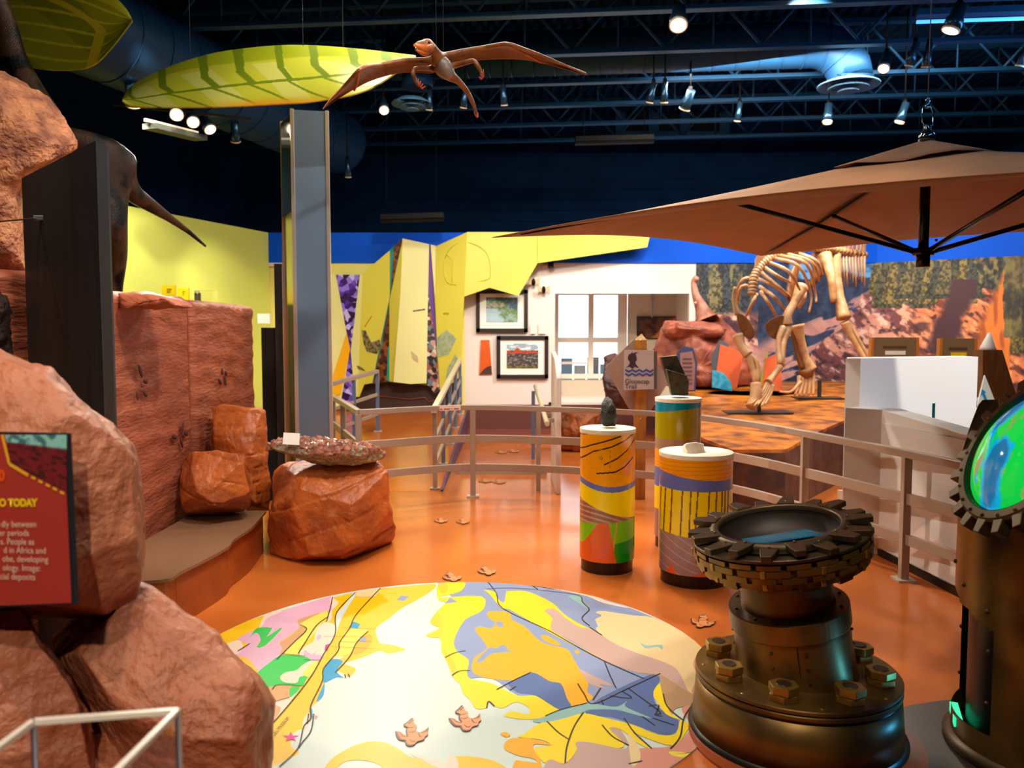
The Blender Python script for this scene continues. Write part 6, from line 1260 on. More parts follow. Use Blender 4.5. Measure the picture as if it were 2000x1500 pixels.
    c = np.where(((X > 1490) & (X < 1530) & (Y > 740))[..., None], c, c)
    return mixc(c, (255, 255, 255), 0.03 * np.ones_like(X))
def mseg(p0, p1, z0, z1, fx0, fx1, nx):
    def P(u, v): return np.stack([p0[0] + (p1[0] - p0[0]) * u, p0[1] + (p1[1] - p0[1]) * u - 0.012, z0 + (z1 - z0) * v], -1)
    def f(u, v):
        pos = P(u, v); dy = pos[..., 1]; zz = pos[..., 2] - H; yc = dy * CP - zz * SP; px = 1000 + FPX * pos[..., 0] / yc; py = 750 - FPX * (dy * SP + zz * CP) / yc
        return mural((px - 1350) / 800, (800 - py) / 285)
    return painted(P, int(nx * 1.6), 200, f).build('print_sheet', PRINT, mt)
mseg((2.9, 13.0), (5.70, 13.0), 0.45, 2.72, 0, 0, 180); mseg((5.70, 13.0), (7.35, 11.7), 0.4, 2.72, 0, 0, 140); mseg((7.35, 11.7), (8.6, 9.6), 0.4, 2.75, 0, 0, 100)
# ------------------------------------------------------------------ folded yellow panels on the back wall
Yq = 12.86
YP = mat('panel_yellow_warm', (230, 218, 84), 0.5); YPl = mat('panel_yellow_pale', (238, 232, 156), 0.5); YPs = mat('panel_yellow_shade', (228, 200, 20), 0.5); TEAL = mat('panel_teal', (0, 160, 150), 0.5); PUR = mat('panel_purple', (110, 70, 150), 0.5); OR = mat('panel_orange_wedge', (250, 180, 0), 0.5); DKB = mat('dark_brown_base', (70, 48, 44), 0.5)
def gem(name, cols, sc, bright): 
    m = bpy.data.materials.new(name); m.use_nodes = True; nt = m.node_tree; bs = nt.nodes['Principled BSDF']; bs.inputs['Roughness'].default_value = 0.4
    tc = nt.nodes.new('ShaderNodeTexCoord'); vo = nt.nodes.new('ShaderNodeTexVoronoi'); vo.inputs['Scale'].default_value = sc; rp_ = nt.nodes.new('ShaderNodeValToRGB'); sx = nt.nodes.new('ShaderNodeSeparateColor')
    nt.links.new(tc.outputs['Object'], vo.inputs['Vector']); nt.links.new(vo.outputs['Color'], sx.inputs[0]); nt.links.new(sx.outputs[0], rp_.inputs[0]); rp_.color_ramp.interpolation = 'CONSTANT'
    while len(rp_.color_ramp.elements) < len(cols): rp_.color_ramp.elements.new(0.5)
    for i, c in enumerate(cols): rp_.color_ramp.elements[i].position = i / len(cols); rp_.color_ramp.elements[i].color = lin(c) + (1,)
    nt.links.new(rp_.outputs[0], bs.inputs['Base Color']); return m
AME = gem('amethyst_print', [(58, 20, 110), (110, 70, 190), (36, 10, 70), (150, 120, 230), (90, 40, 160), (200, 190, 250)], 13, 1); RUST = gem('rust_print', [(120, 60, 20), (60, 28, 14), (150, 84, 30), (84, 40, 16)], 16, 1); GRAV = gem('gravel_print', [(60, 60, 70), (206, 160, 140), (110, 130, 150), (40, 34, 44), (230, 210, 200), (150, 90, 80)], 16, 1)
CV = lambda x, y: (640 + x / 4.055, 430 + y / 4.055)
TLT = {}
def wp(name, label, pts, m, off, th=0.03, cat='wall panel', tilt=0.0):
    xa, xb = min(p[0] for p in pts), max(p[0] for p in pts)
    if isinstance(off, str): dep = lambda x: TLT[off](x) - 0.007
    else: dep = lambda x: Yq - off - tilt * ((x - xa) / (xb - xa) - (0 if tilt > 0 else 1))
    if not isinstance(off, str): TLT[label] = dep
    P = [at(CV(*p)[0], CV(*p)[1], dep(p[0])) for p in pts]; m_ = MB(); m_.prism(P, (0, th, 0)); return m_.solo(name, m, label, cat, 'folded yellow exhibit panels')
wp('wall_graphic', 'pale yellow background panel at the far left of the bay', [(-100, 435), (70, 435), (180, 1030), (95, 1480), (-100, 1480)], YPl, 0.0, tilt=0.02)
wp('wall_graphic', 'purple amethyst crystal print strip shaped like an hourglass', [(65, 432), (255, 432), (182, 1030), (218, 1500), (95, 1500), (176, 1030)], AME, 0.02)
wp('wall_graphic', 'orange wedge panel left of the amethyst strip', [(150, 890), (178, 1020), (100, 1380), (30, 1395), (20, 1300)], OR, 0.03)
wp('wall_graphic', 'narrow pale yellow fold right of the amethyst strip', [(255, 432), (275, 436), (235, 1400), (215, 1400), (182, 1040)], YPl, 0.03, tilt=0.05)
wp('wall_graphic', 'yellow slanted panel left of the teal strip', [(270, 430), (350, 360), (490, 240), (490, 600), (352, 1290), (290, 1300), (250, 1400), (230, 1400)], YP, 0.05, tilt=0.16)
wp('wall_graphic', 'thin teal strip beside the rusty crystal print', [(488, 238), (527, 202), (502, 590), (362, 1292), (345, 1296), (490, 600)], TEAL, 0.04)
wp('wall_graphic', 'rusty brown crystal print strip', [(524, 206), (592, 145), (557, 380), (492, 620), (482, 1000), (478, 1280), (358, 1294), (440, 950), (497, 600)], RUST, 0.06)
wp('wall_graphic', 'second thin teal strip right of the rusty print', [(478, 1000), (488, 1010), (488, 1275), (466, 1272)], TEAL, 0.07)
wp('wall_graphic', 'shaded narrow yellow fold right of the rusty print', [(594, 145), (575, 600), (522, 1282), (488, 1276), (488, 640)], YP, 0.08, tilt=0.1)
wp('wall_graphic', 'wide pale yellow middle panel', [(594, 145), (802, 190), (782, 1290), (660, 1298), (520, 1282), (575, 600)], YPl, 0.09, tilt=-0.1)
wp('wall_graphic', 'tall thin purple sliver panel between yellow panels', [(800, 190), (818, 192), (862, 960), (862, 1000), (800, 1000), (795, 600)], PUR, 0.06)
wp('wall_graphic', 'multicoloured gravel print strip', [(797, 580), (805, 640), (852, 960), (887, 1345), (850, 1372), (780, 1290), (785, 640)], GRAV, 0.075)
wp('wall_graphic', 'pale fold beside the purple sliver', [(815, 193), (862, 205), (858, 620), (850, 640)], YPl, 0.085)
wp('wall_graphic', 'tall bright yellow panel left of the white wall', [(858, 206), (1105, 95), (1082, 600), (1052, 1150), (1002, 1282), (888, 1346), (850, 640)], YP, 0.09, tilt=0.22)
wp('wall_graphic', 'large jagged yellow panel overhanging the framed pictures', [(1105, 94), (1670, 94), (1664, 338), (1510, 600), (1282, 535), (1080, 606)], mat('panel_yellow_lime', (214, 212, 90), 0.5), 0.13, tilt=-0.16)
wp('wall_graphic', 'long yellow wedge running under the umbrella tip', [(1668, 94), (2560, 94), (2530, 214), (1664, 340)], YP, 0.15)
a, b = at(700, 805, 12.9), at(902, 740, 12.9); m_ = MB(); m_.prism([at(*p, 12.95) for p in ((690, 805), (902, 805), (902, 735), (860, 758), (805, 748), (735, 745), (712, 752), (690, 780))], (0, 0.03, 0)); m_.solo('wall_graphic', DKB, 'dark brown ground panel below the yellow panels', 'wall panel')
m_ = MB(); m_.tube([at(x, y, 12.935) for x, y in ((720, 770), (745, 774), (800, 780), (830, 776), (838, 786), (870, 772))], 0.008, 6); m_.solo('wall_line', mat('red_line', (150, 60, 40), 0.5), 'wavy red line across the dark brown ground panel', 'graphic')
FOS = mat('fossil_grey', (150, 134, 96), 0.6, col2=(70, 56, 40), scale=26, contrast=(.4, .6)); FOG = mat('fossil_green', (150, 170, 136), 0.6, col2=(190, 196, 160), scale=14)
for lab, pts, m, off in (('grey hooked fossil print on the yellow slanted panel', [(268, 872), (300, 875), (345, 970), (410, 945), (420, 1000), (390, 1060), (310, 1040), (285, 980)], FOS, 'yellow slanted panel left of the teal strip'), ('pale green pentagonal mineral print on the tall yellow panel', [(862, 935), (940, 868), (1020, 935), (960, 1060), (868, 1085)], FOG, 'tall bright yellow panel left of the white wall'), ('grey striped leaf fossil print at the lower right panel', [(1010, 1060), (1042, 1110), (1000, 1230), (935, 1255), (950, 1170)], FOG, 'tall bright yellow panel left of the white wall'), ('small brown fossil print low on the slanted panel', [(228, 1150), (260, 1160), (300, 1195), (240, 1180)], FOS, 'yellow slanted panel left of the teal strip'), ('pale pink diamond mineral print on the middle panel', [(658, 1035), (712, 1080), (718, 1130), (672, 1095)], mat('fossil_pink', (206, 180, 140), 0.6), 'wide pale yellow middle panel'), ('short brown caption line on the middle panel', [(675, 715), (770, 700), (770, 712), (676, 726)], FOS, 'wide pale yellow middle panel'), ('slanted orange caption line on the slanted panel', [(345, 758), (350, 765), (292, 850), (288, 845)], mat('caption_orange', (200, 130, 20), 0.6), 'yellow slanted panel left of the teal strip'), ('small olive caption on the tall yellow panel', [(915, 733), (960, 733), (960, 747), (915, 747)], mat('caption_olive', (190, 160, 0), 0.6), 'tall bright yellow panel left of the white wall')): wp('fossil_print', lab, pts, m, off, 0.006, 'print')
m_ = MB(); m_.tube(crom([at(*CV(x, y), TLT['tall bright yellow panel left of the white wall' if x < 1105 else 'large jagged yellow panel overhanging the framed pictures'](x) - 0.010) for x, y in ((930, 300), (1000, 200), (1130, 180), (1260, 260), (1290, 430), (1230, 480), (1010, 510), (930, 460))], 4), 0.004, 5); m_.tube([at(*CV(x, y), TLT['tall bright yellow panel left of the white wall'](x) - 0.010) for x, y in ((940, 270), (990, 320), (985, 500))], 0.004, 5); m_.solo('ghost_outline', mat('outline_yellow', (214, 198, 40), 0.6), 'faint crystal outline drawn on the jagged yellow panel', 'graphic')
# framed pictures on the white wall
FRB = mat('frame_black', (46, 36, 34), 0.35); MATW = mat('mat_board', (240, 236, 228), 0.6)
def framed(x0, y0, x1, y1, lab, fn, Yw=12.98):
    t = thing('framed_picture', lab, 'picture', at((x0 + x1) / 2, y1, Yw)); a, b = at(x0, y1, Yw), at(x1, y0, Yw); fw = 0.06
    for p, q in (((a.x, a.z), (b.x, a.z + fw)), ((a.x, b.z - fw), (b.x, b.z)), ((a.x, a.z), (a.x + fw, b.z)), ((b.x - fw, a.z), (b.x, b.z))): m_ = MB(); m_.box2((p[0], Yw - 0.04, p[1]), (q[0], Yw, q[1])); m_.build('frame_bar', FRB, t)
    m_ = MB(); m_.box2((a.x + fw, Yw - 0.015, a.z + fw), (b.x - fw, Yw - 0.005, b.z - fw)); m_.build('mat_board', MATW, t)
    mw = 0.10; painted(quadP((a.x + fw + mw, Yw - 0.02, a.z + fw + mw), (b.x - fw - mw, Yw - 0.02, a.z + fw + mw), (b.x - fw - mw, Yw - 0.02, b.z - fw - mw * 0.6), (a.x + fw + mw, Yw - 0.02, b.z - fw - mw * 0.6)), 70, 56, fn).build('artwork', PRINT, t)
def art1(u, v):
    n = fbm(u * 12, v * 10, 80); n2 = fbm(u * 26, v * 26, 81); c = mixc((96, 128, 70), (130, 160, 150), sstep(.4, .6, n)); c = mixc(c, (170, 196, 214), sstep(.1, -.1, u - 0.35 - 0.25 * n + (v - .3) * .4) * (v < .55)); c = mixc(c, (60, 84, 104), sstep(.0, .2, u + v - 1.25 + .3 * (n - .5))); c = mixc(c, (196, 170, 150), (np.abs(v - .68) < .09) * (u < .55) * sstep(.4, .6, n2)); c = mixc(c, (60, 80, 70), sstep(.82, .9, v)); return mixc(c, (200, 210, 180), sstep(.62, .75, n2) * .6)
def art2(u, v):
    n = fbm(u * 6, v * 24, 90); n2 = fbm(u * 16, v * 30, 91); c = mixc((60, 56, 58), (150, 150, 150), sstep(.5, .7, n2)); c = mixc(c, (120, 50, 44), sstep(.56, .66, n) * .6); c = mixc(c, (150, 170, 186), (v > .72) * 1.0); c = mixc(c, (236, 240, 240), (v > .72) * sstep(.48, .6, n)); c = mixc(c, (176, 66, 30), ((v > .6) & (v < .70 + .16 * np.exp(-((u - .35) / .06) ** 2) + .03 * np.sin(u * 30))) * 1.0); return mixc(c, (110, 110, 40), (v < .12) * sstep(.4, .55, n2))
framed(930, 566, 1031, 649, 'upper framed landscape picture of a green shore and water', art1); framed(970, 656, 1071, 739, 'lower framed picture of a red lighthouse shore', art2)
m_ = MB(); m_.prism([at(*p, 12.98) for p in ((939, 664), (956, 664), (961, 732), (936, 732))], (0, 0.02, 0)); t = m_.solo('orange_text_panel', mat('orange_panel', (222, 92, 10), 0.5, col2=(206, 80, 8), scale=3), 'narrow orange tapered panel left of the lower picture', 'sign')
m_ = MB(); m_.prism([at(*p, 12.975) for p in ((937, 731), (944, 722), (952, 716), (960, 714), (961, 731))], (0, 0.004, 0)); m_.build('photo_corner', DKB, t)
for k, (x0, x1) in enumerate(((1036, 1046), (1052, 1066))): a, b = at(x0, 652, 12.98), at(x1, 632, 12.98); m_ = MB(); m_.box2((a.x, 12.97, a.z), (b.x, 12.985, b.z)); m_.solo('caption_card', mat('card_pale', (240, 226, 214), 0.6), '%s pale caption card right of the upper picture' % ('left' if k == 0 else 'right'), 'card')
# insects and a lamp on the white wall
for px, py, lab in ((1042, 551, 'tan winged insect model on the white wall, left'), (1062, 566, 'small tan winged insect model on the white wall, lower right')):
    t = thing('insect_model', lab, 'insect', at(px, py, 12.9)); c = at(px, py, 12.9); m_ = MB(); m_.sph(c, (0.03, 0.03, 0.06), 10, 8); m_.build('body', BLACKM, t)
    for s_ in (-1, 1): m_ = MB(); m_.prism([c + Vector((s_ * 0.02, 0, -.02)), c + Vector((s_ * 0.09, 0, -.03)), c + Vector((s_ * 0.10, 0, .07)), c + Vector((s_ * 0.03, 0, .04))], (0, 0.006, 0)); m_.build('wing', mat('wing_tan', (214, 180, 140), 0.6), t)
    m_ = MB(); m_.cyl(c, Vector((c.x, 13.0, c.z)), 0.006, n=6); m_.build('pin', BLACKM, t)
t = thing('wall_spot', 'small black spotlight at the top of the white wall', 'lamp', at(1076, 523, 12.9)); c = at(1076, 523, 12.85); m_ = MB(); m_.cyl(c, c + Vector((0.0, 0.03, 0.10)), 0.045, n=14); m_.build('can', BLACKM, t); m_ = MB(); m_.box2((c.x - .12, 12.93, c.z + .02), (c.x + .02, 13.0, c.z + .05)); m_.build('arm', mat('arm_cream', (230, 200, 170), 0.5), t)
# alcove picture and tv bracket
a, b = at(1246, 660, 14.28), at(1320, 620, 14.28); t = thing('alcove_picture', 'brown cave painting on the beige alcove wall', 'picture', at(1280, 660, 14.28))
painted(quadP((a.x, 14.27, a.z), (b.x, 14.27, a.z), (b.x, 14.27, b.z), (a.x, 14.27, b.z)), 50, 30, lambda u, v: mixc(mixc((110, 66, 40), (60, 36, 26), sstep(.4, .6, fbm(u * 7, v * 5, 99))), (196, 110, 50), sstep(.0, .1, u - .3 - v * .6) * sstep(.45, .55, fbm(u * 9, v * 9, 98) + .2))).build('canvas', PRINT, t)
m_ = MB(); m_.box2((a.x - .02, 14.275, a.z - .02), (b.x + .02, 14.30, b.z + .02)); m_.build('stretcher', FRB, t)
m_ = MB(); c = at(1274, 585, 14.25); m_.cyl(c, Vector((c.x, 14.25, b.z)), 0.012, n=8); m_.box2((c.x - .03, 14.22, c.z), (c.x + .03, 14.29, c.z + .1)); m_.solo('wall_conduit', mat('conduit_grey', (170, 170, 172), 0.4), 'thin grey conduit above the cave painting in the alcove', 'conduit')
# shop shelves seen through the window
for k in range(7):
    rr_ = random.Random(k); x = 0.9 + k * 0.24; m_ = MB(); h_ = 0.25 + rr_.random() * 0.3; m_.box2((x, YA + 0.6, 0.0), (x + 0.20, YA + 0.8, 0.85 + h_ * 0.6)); m_.box2((x + 0.02, YA + 0.55, 0.80), (x + 0.24, YA + 0.6, 0.83)); m_.solo('shop_stand', mat('stand_blue_%d' % (k % 3), [(150, 185, 214), (206, 214, 222), (150, 160, 168)][k % 3], 0.5), ['bluish', 'pale grey', 'dark'][k % 3] + ' shop stand seen through the window, number %d from the left' % (k + 1) if False else ['bluish', 'pale grey', 'mid grey'][k % 3] + ' shop stand seen through the alcove window' + ['', '', '', ', second of its colour', ', second of its colour', ', second of its colour', ', rightmost'][k], 'stand')
# ================================================================== white counter, display box and signs at right
WH = mat('counter_white', (226, 222, 218), 0.12, coat=0.4); WHM = mat('counter_white_matte', (232, 228, 224), 0.5); WHB = mat('box_white_glow', (250, 250, 252), 0.5, emit=(235, 245, 255), estr=0.35)  # display box white carries a glow that stands in for bright lighting
t = thing('white_counter', 'glossy white curved counter behind the right end of the railing', 'counter', (3.2, 5.4, 0))
fp = [(2.44, 5.98), (2.71, 5.97), (2.80, 5.0), (2.87, 4.2), (3.05, 4.2), (2.98, 5.0), (2.89, 6.05), (2.62, 6.1)]; zt2 = [1.09, 1.075, 1.01, 0.97, 0.97, 1.01, 1.075, 1.09]
m_ = MB(); n = len(fp); m_.add([(x, y, 0) for x, y in fp] + [(x, y, z) for (x, y), z in zip(fp, zt2)], [tuple(range(n))[::-1], tuple(range(n, 2 * n))] + [(i, (i + 1) % n, n + (i + 1) % n, n + i) for i in range(n)]); m_.build('body', WHM, t, bevel=0.005)
m_ = MB(); m_.prism([Vector((2.70, 5.95, 0.06)), Vector((2.775, 5.0, 0.06)), Vector((2.85, 4.2, 0.06)), Vector((2.85, 4.2, 0.98)), Vector((2.775, 5.0, 0.98)), Vector((2.70, 5.95, 0.98))], (0.014, 0, 0)); m_.build('gloss_panel', WH, t)
m_ = MB(); m_.prism([Vector((2.695, 5.95, 0.0)), Vector((2.77, 5.0, 0.0)), Vector((2.845, 4.2, 0.0)), Vector((2.845, 4.2, 0.05)), Vector((2.77, 5.0, 0.05)), Vector((2.695, 5.95, 0.05))], (0.014, 0, 0)); m_.build('kick_strip', RUB, t)
t = thing('white_display_box', 'bright white upright display box with a dark teal slot', 'display box', (3.2, 6.4, 0))
a, b = at(1652, 700, 6.35), at(1870, 696, 6.75); g = at(1681, 700, 6.2)
m_ = MB(); m_.prism([Vector((a.x, 6.35, 0)), Vector((g.x, 6.2, 0)), Vector((g.x, 6.2, g.z)), Vector((a.x, 6.35, a.z))], (0.02, 0.02, 0)); m_.build('left_side', mat('box_grey', (186, 184, 184), 0.5), t)
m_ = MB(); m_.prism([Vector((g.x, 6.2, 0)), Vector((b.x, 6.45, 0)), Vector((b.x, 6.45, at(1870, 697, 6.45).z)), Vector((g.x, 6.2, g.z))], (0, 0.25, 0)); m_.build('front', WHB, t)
m_ = MB(); s0, s1 = at(1816, 834, 6.38), at(1823, 787, 6.38); m_.box2((s0.x, 6.35, s0.z), (s1.x, 6.42, s1.z)); m_.build('slot', mat('teal_slot', (10, 90, 110), 0.4), t)
# two brown topped info boards
BRB = mat('board_brown', (130, 104, 72), 0.5); 
def board(x0, x1, y0, lab, tcol, Yb, img, edge_m=None):
    t = thing('info_board', lab, 'info board', at((x0 + x1) / 2, 860, Yb)); a, b = at(x0, y0, Yb), at(x1, y0, Yb); z0 = 0.3
    m_ = MB(); m_.box2((a.x, Yb, z0), (b.x, Yb + 0.05, a.z)); m_.build('panel', BRB, t)
    h = a.z; im = painted(quadP((a.x + 0.05, Yb - 0.005, z0), (b.x - 0.05, Yb - 0.005, z0), (b.x - 0.05, Yb - 0.005, h - 0.26), (a.x + 0.05, Yb - 0.005, h - 0.26)), 40, 80, img); im.build('photo', PRINT, t)
    w_ = b.x - a.x
    for k in range(2):
        m_ = MB(); m_.box2((a.x + w_ * (0.24 + 0.05 * k), Yb - 0.006, h - 0.12 - 0.075 * k), (b.x - w_ * (0.24 + 0.02 * k), Yb, h - 0.095 - 0.055 * k)); m_.build('heading', tcol if k else mat('head_dark', (90, 70, 50), 0.5), t)
    for x in (a.x, b.x): m_ = MB(); m_.box2((x - 0.015, Yb - 0.01, 0.1), (x + 0.015, Yb + 0.06, h)); m_.build('side_post', mat('post_ochre', (190, 120, 46), 0.5), t)
    m_ = MB(); m_.box2((a.x, Yb, 0.0), (b.x, Yb + 0.3, 0.3)); m_.build('foot', BRB, t)
board(1704, 1792, 659, 'brown info board with white heading behind the white display box', mat('head_white', (250, 244, 230), 0.5), 9.2, lambda u, v: mixc(mixc((130, 30, 36), (196, 196, 226), ((u > .1) & (u < .85)) * 1.0), (120, 60, 60), sstep(.86, .8, v)))
board(1838, 1906, 661, 'brown info board with yellow heading and blue water photo', mat('head_yellow', (246, 206, 10), 0.5), 8.8, lambda u, v: mixc(mixc((40, 80, 190), (170, 196, 220), sstep(.78, .92, v)), (90, 150, 30), ((v < .66) & (v > .5) & (u > .2) & (u < .8)) * 1.0))
t = thing('wood_obelisk', 'tapered brown wooden obelisk with white tip behind the arrow sign', 'obelisk', at(1950, 900, 7.6)); Yo = 7.6
tx = [at(p[0], p[1], Yo) for p in ((1926, 684), (1964, 684), (1992, 800), (1926, 800))]
m_ = MB(); a, b = tx[0], tx[1]; z_ = a.z; bl, br_ = tx[3].x - 0.02, tx[2].x + 0.08
m_.add([(bl, Yo, 0), (br_ + 0.25, Yo, 0), (br_ + .25, Yo + .3, 0), (bl, Yo + .3, 0), (a.x, Yo + .05, z_), (b.x, Yo + .05, z_), (b.x, Yo + .22, z_), (a.x, Yo + .22, z_)], [(3, 2, 1, 0), (4, 5, 6, 7), (0, 1, 5, 4), (1, 2, 6, 5), (2, 3, 7, 6), (3, 0, 4, 7)]); m_.build('shaft', mat('wood_brown', (122, 80, 40), 0.5, col2=(100, 62, 30), scale=5, stretch=(6, 1, 1)), t)
tp = at(1956, 650, Yo + .1); m_ = MB(); c = Vector(((a.x + b.x) / 2, Yo + .13, z_)); m_.tube([c, c + Vector((0, 0, 0.03)), Vector((c.x + .01, c.y, tp.z))], [0.075, 0.065, 0.012], 12); m_.build('tip', mat('white_tip', (240, 230, 220), 0.4), t)
t = thing('arrow_sign', 'pale diamond sign with a blue curved arrow at the right', 'sign', at(1928, 845, 6.9)); Ya = 6.9
m_ = MB(); m_.prism([at(*p, Ya) for p in ((1924, 733), (1943, 782), (1922, 846), (1910, 790))], (0, 0.02, 0)); m_.build('diamond_plate', mat('plate_pale', (196, 206, 204), 0.5), t)
m_ = MB(); P = [at(x, y, Ya - 0.004) for x, y in ((1916, 772), (1918, 760), (1926, 766), (1923, 768), (1930, 785), (1932, 802), (1928, 803), (1926, 788), (1919, 771))]; m_.add(P, [tuple(range(len(P)))]); m_.build('arrow', mat('arrow_blue', (20, 130, 190), 0.5), t)
m_ = MB(); m_.bar(at(1870, 781, Ya + .05), at(1916, 780, Ya + .05), 0.02, 0.03); m_.build('arm', mat('arm_white', (230, 236, 240), 0.4), t)
m_ = MB(); q = at(1930, 800, Ya + 0.06); m_.box2((q.x - 0.02, Ya + 0.03, 0), (q.x + 0.02, Ya + 0.07, q.z)); m_.build('post', BRB, t)
t = thing('white_frame_stand', 'white framed poster stand with pink and blue picture at the right', 'poster stand', at(1905, 900, 7.2)); a, b = at(1882, 870, 7.2), at(1924, 797, 7.2)
for p, q in (((a.x, 0.3), (a.x + 0.035, b.z)), ((b.x - .035, 0.3), (b.x, b.z)), ((a.x, b.z - .035), (b.x, b.z))): m_ = MB(); m_.box2((p[0], 7.2, p[1]), (q[0], 7.23, q[1])); m_.build('frame_bar', WHM, t)
painted(quadP((a.x + .03, 7.22, .3), (b.x - .03, 7.22, .3), (b.x - .03, 7.22, b.z - .03), (a.x + .03, 7.22, b.z - .03)), 20, 40, lambda u, v: mixc(mixc((206, 160, 160), (150, 90, 100), fbm(u * 5, v * 8, 33)), (40, 80, 180), ((v > .8) & (u < .5)) * 1.0)).build('picture', PRINT, t)
m_ = MB(); m_.box2((a.x, 7.15, 0), (b.x, 7.3, .3)); m_.build('foot', WHM, t)
# ================================================================== hanging leaf panels
def leaf(name, lab, top_px, bot_px, Yf, ribs, mid, cols, hang):
    """thin curved leaf: top and bottom edge polylines in pixels with depth function"""
    N = 90
    def samp(pl, s_):
        k = (len(pl) - 1) * s_; i = min(int(k), len(pl) - 2); f = k - i; return (pl[i][0] + (pl[i + 1][0] - pl[i][0]) * f, pl[i][1] + (pl[i + 1][1] - pl[i][1]) * f)
    tp = [(p.x, p.y) for p in crom([Vector((a, b, 0)) for a, b in top_px], 10, False)]; bt = [(p.x, p.y) for p in crom([Vector((a, b, 0)) for a, b in bot_px], 10, False)]
    t = thing(name, lab, 'leaf', at(*samp(bt, 0.5), Yf(0.5, 0)), 'hanging leaf panels')
    def P(u, v):
        out = np.zeros(u.shape + (3,))
        for i in range(u.shape[0]):
            for j in range(u.shape[1]):
                a, b = samp(tp, u[i, j]), samp(bt, u[i, j]); q = (b[0] + (a[0] - b[0]) * v[i, j], b[1] + (a[1] - b[1]) * v[i, j]); out[i, j] = at(q[0], q[1], Yf(u[i, j], v[i, j]))
        return out
    o = painted(P, 320, 130, cols).build('blade', mat('leaf_print', attr=True, rough=0.5), t, recalc=False); s_ = o.modifiers.new('solid', 'SOLIDIFY'); s_.thickness = 0.012
    for px, py, Y in hang:
        a = at(px, py, Y); m_ = MB(); m_.cyl(a, Vector((a.x, a.y, 5.6)), 0.0025, n=5); m_.build('hang_wire', mat('wire_dark', (60, 70, 80), 0.4), t)
    return t
def leafcol(u, v):
    m = 0.30 + 0.16 * u; c = np.ones(u.shape + (3,)) * np.array((200, 200, 50.0)); c = mixc(c, (168, 178, 20), sstep(.0, .02, v - (0.80 - 0.5 * (u - .5) ** 2 + .05 * np.sin(u * 9)))); c = mixc(c, (216, 214, 110), ((np.sin(u * 31 + v * 4) > 0.15) & (v < .72) & (u > .14)) * 0.8)
    c = mixc(c, (120, 140, 10), (np.abs(v - m) < 0.022) * 1.0)
    for r_ in (0.13, .27, .40, .50, .62, .74, .85, .93):
        up = u - (r_ - (v - m) * 0.06 + 0.07 * np.abs((v - m) - .22)); c = mixc(c, (116, 138, 10), ((v > m) & (np.abs(up) < 0.011 + .004 * (v - m))) * 1.0); dn = u - (r_ + (m - v) * 0.9 * 0.35); c = mixc(c, (120, 140, 14), ((v < m) & (np.abs(dn) < 0.007)) * 1.0)
    c = mixc(c, (226, 160, 20), sstep(.16, .0, v) * sstep(.3, .55, u) * sstep(.85, .6, u)); return c  # orange glow along the lower edge is painted into the print
leaf('leaf_panel', 'long yellow-green printed leaf panel hanging beside the flying reptile', [(239, 192), (260, 165), (330, 130), (420, 103), (520, 90), (600, 88), (700, 95), (812, 108)], [(239, 196), (262, 207), (340, 209), (440, 208), (540, 203), (620, 197), (720, 174), (812, 112)], lambda u, v: 6.35 + 0.5 * v - 0.35 * u + 0.25 * (v - .5) ** 2, 8, None, leafcol, ((372, 116, 6.75), (592, 90, 6.6), (670, 92, 6.55)))
def leafcol2(u, v):
    c = np.ones(u.shape + (3,)) * np.array((150, 146, 10.0)); c = mixc(c, (122, 126, 6), (np.sin(u * 9 + v * 7) > 0.2) * .8); c = mixc(c, (206, 190, 30), (v > .86) * .6)
    for k in range(7):
        f = v - (0.05 + .17 * k) - 0.10 * np.abs(u - 0.62) - .04; c = mixc(c, (190, 180, 34), (np.abs(f) < 0.014) * 1.0)
    c = mixc(c, (200, 176, 20), (np.abs(u - (0.62 - 0.55 * sstep(.45, 1.0, v))) < .045) * 1.0); return c
leaf('leaf_panel', 'dark yellow-green leaf panel cut off by the upper left corner', [(-20, -40), (60, -50), (150, -40), (215, -12), (245, 15), (257, 36)], [(-20, 115), (40, 128), (110, 137), (175, 130), (215, 95), (257, 40)], lambda u, v: 6.45 + 0.15 * v, 6, None, leafcol2, ((150, -30, 6.58),))
# ================================================================== flying reptile
PT = mat('ptero_skin', (146, 90, 46), 0.4, col2=(110, 64, 34), scale=16, bump=0.3, bscale=60); PTW = mat('ptero_wing', (128, 82, 44), 0.45, col2=(104, 64, 34), scale=10, stretch=(1, 1, 4), bump=0.3, bscale=40); PTH = mat('ptero_head', (214, 110, 40), 0.35, col2=(150, 90, 60), scale=10); PTB = mat('ptero_belly', (120, 124, 132), 0.3, col2=(140, 110, 80), scale=8)
Y0 = 5.3; A3 = lambda px, py, dy=0.0: at(px, py, Y0 + dy)
t = thing('flying_reptile', 'brown long-tailed flying reptile model with orange head hanging mid-air', 'reptile', A3(860, 140))
WL = [A3(838, 118, .05), A3(790, 118, .1), A3(745, 126, .05), A3(714, 130, -.1), A3(702, 136, -.15), A3(670, 170, .0), A3(645, 195, .15), A3(631, 213, .25)]
WR = [A3(872, 108, .05), A3(910, 99, .1), A3(950, 92, .1), A3(985, 86, 0.0), A3(1000, 88, -.05), A3(1050, 105, .1), A3(1100, 126, .25), A3(1147, 146, .4)]
body = [A3(852, 104, -.02), A3(857, 118, .02), A3(868, 136, .05), A3(877, 147, .12), A3(895, 158, .18), A3(912, 178, .26), A3(924, 202, .32), A3(932, 226, .36)]
V = list(body) + WL + WR; rad = [.033, .045, .052, .040, .022, .018, .015, .008] + [.022, .017, .015, .016, .015, .010, .008, .004] * 2; E = [(i, i + 1) for i in range(7)] + [(1, 8)] + [(8 + i, 9 + i) for i in range(7)] + [(1, 16)] + [(16 + i, 17 + i) for i in range(7)]
nb = len(V)
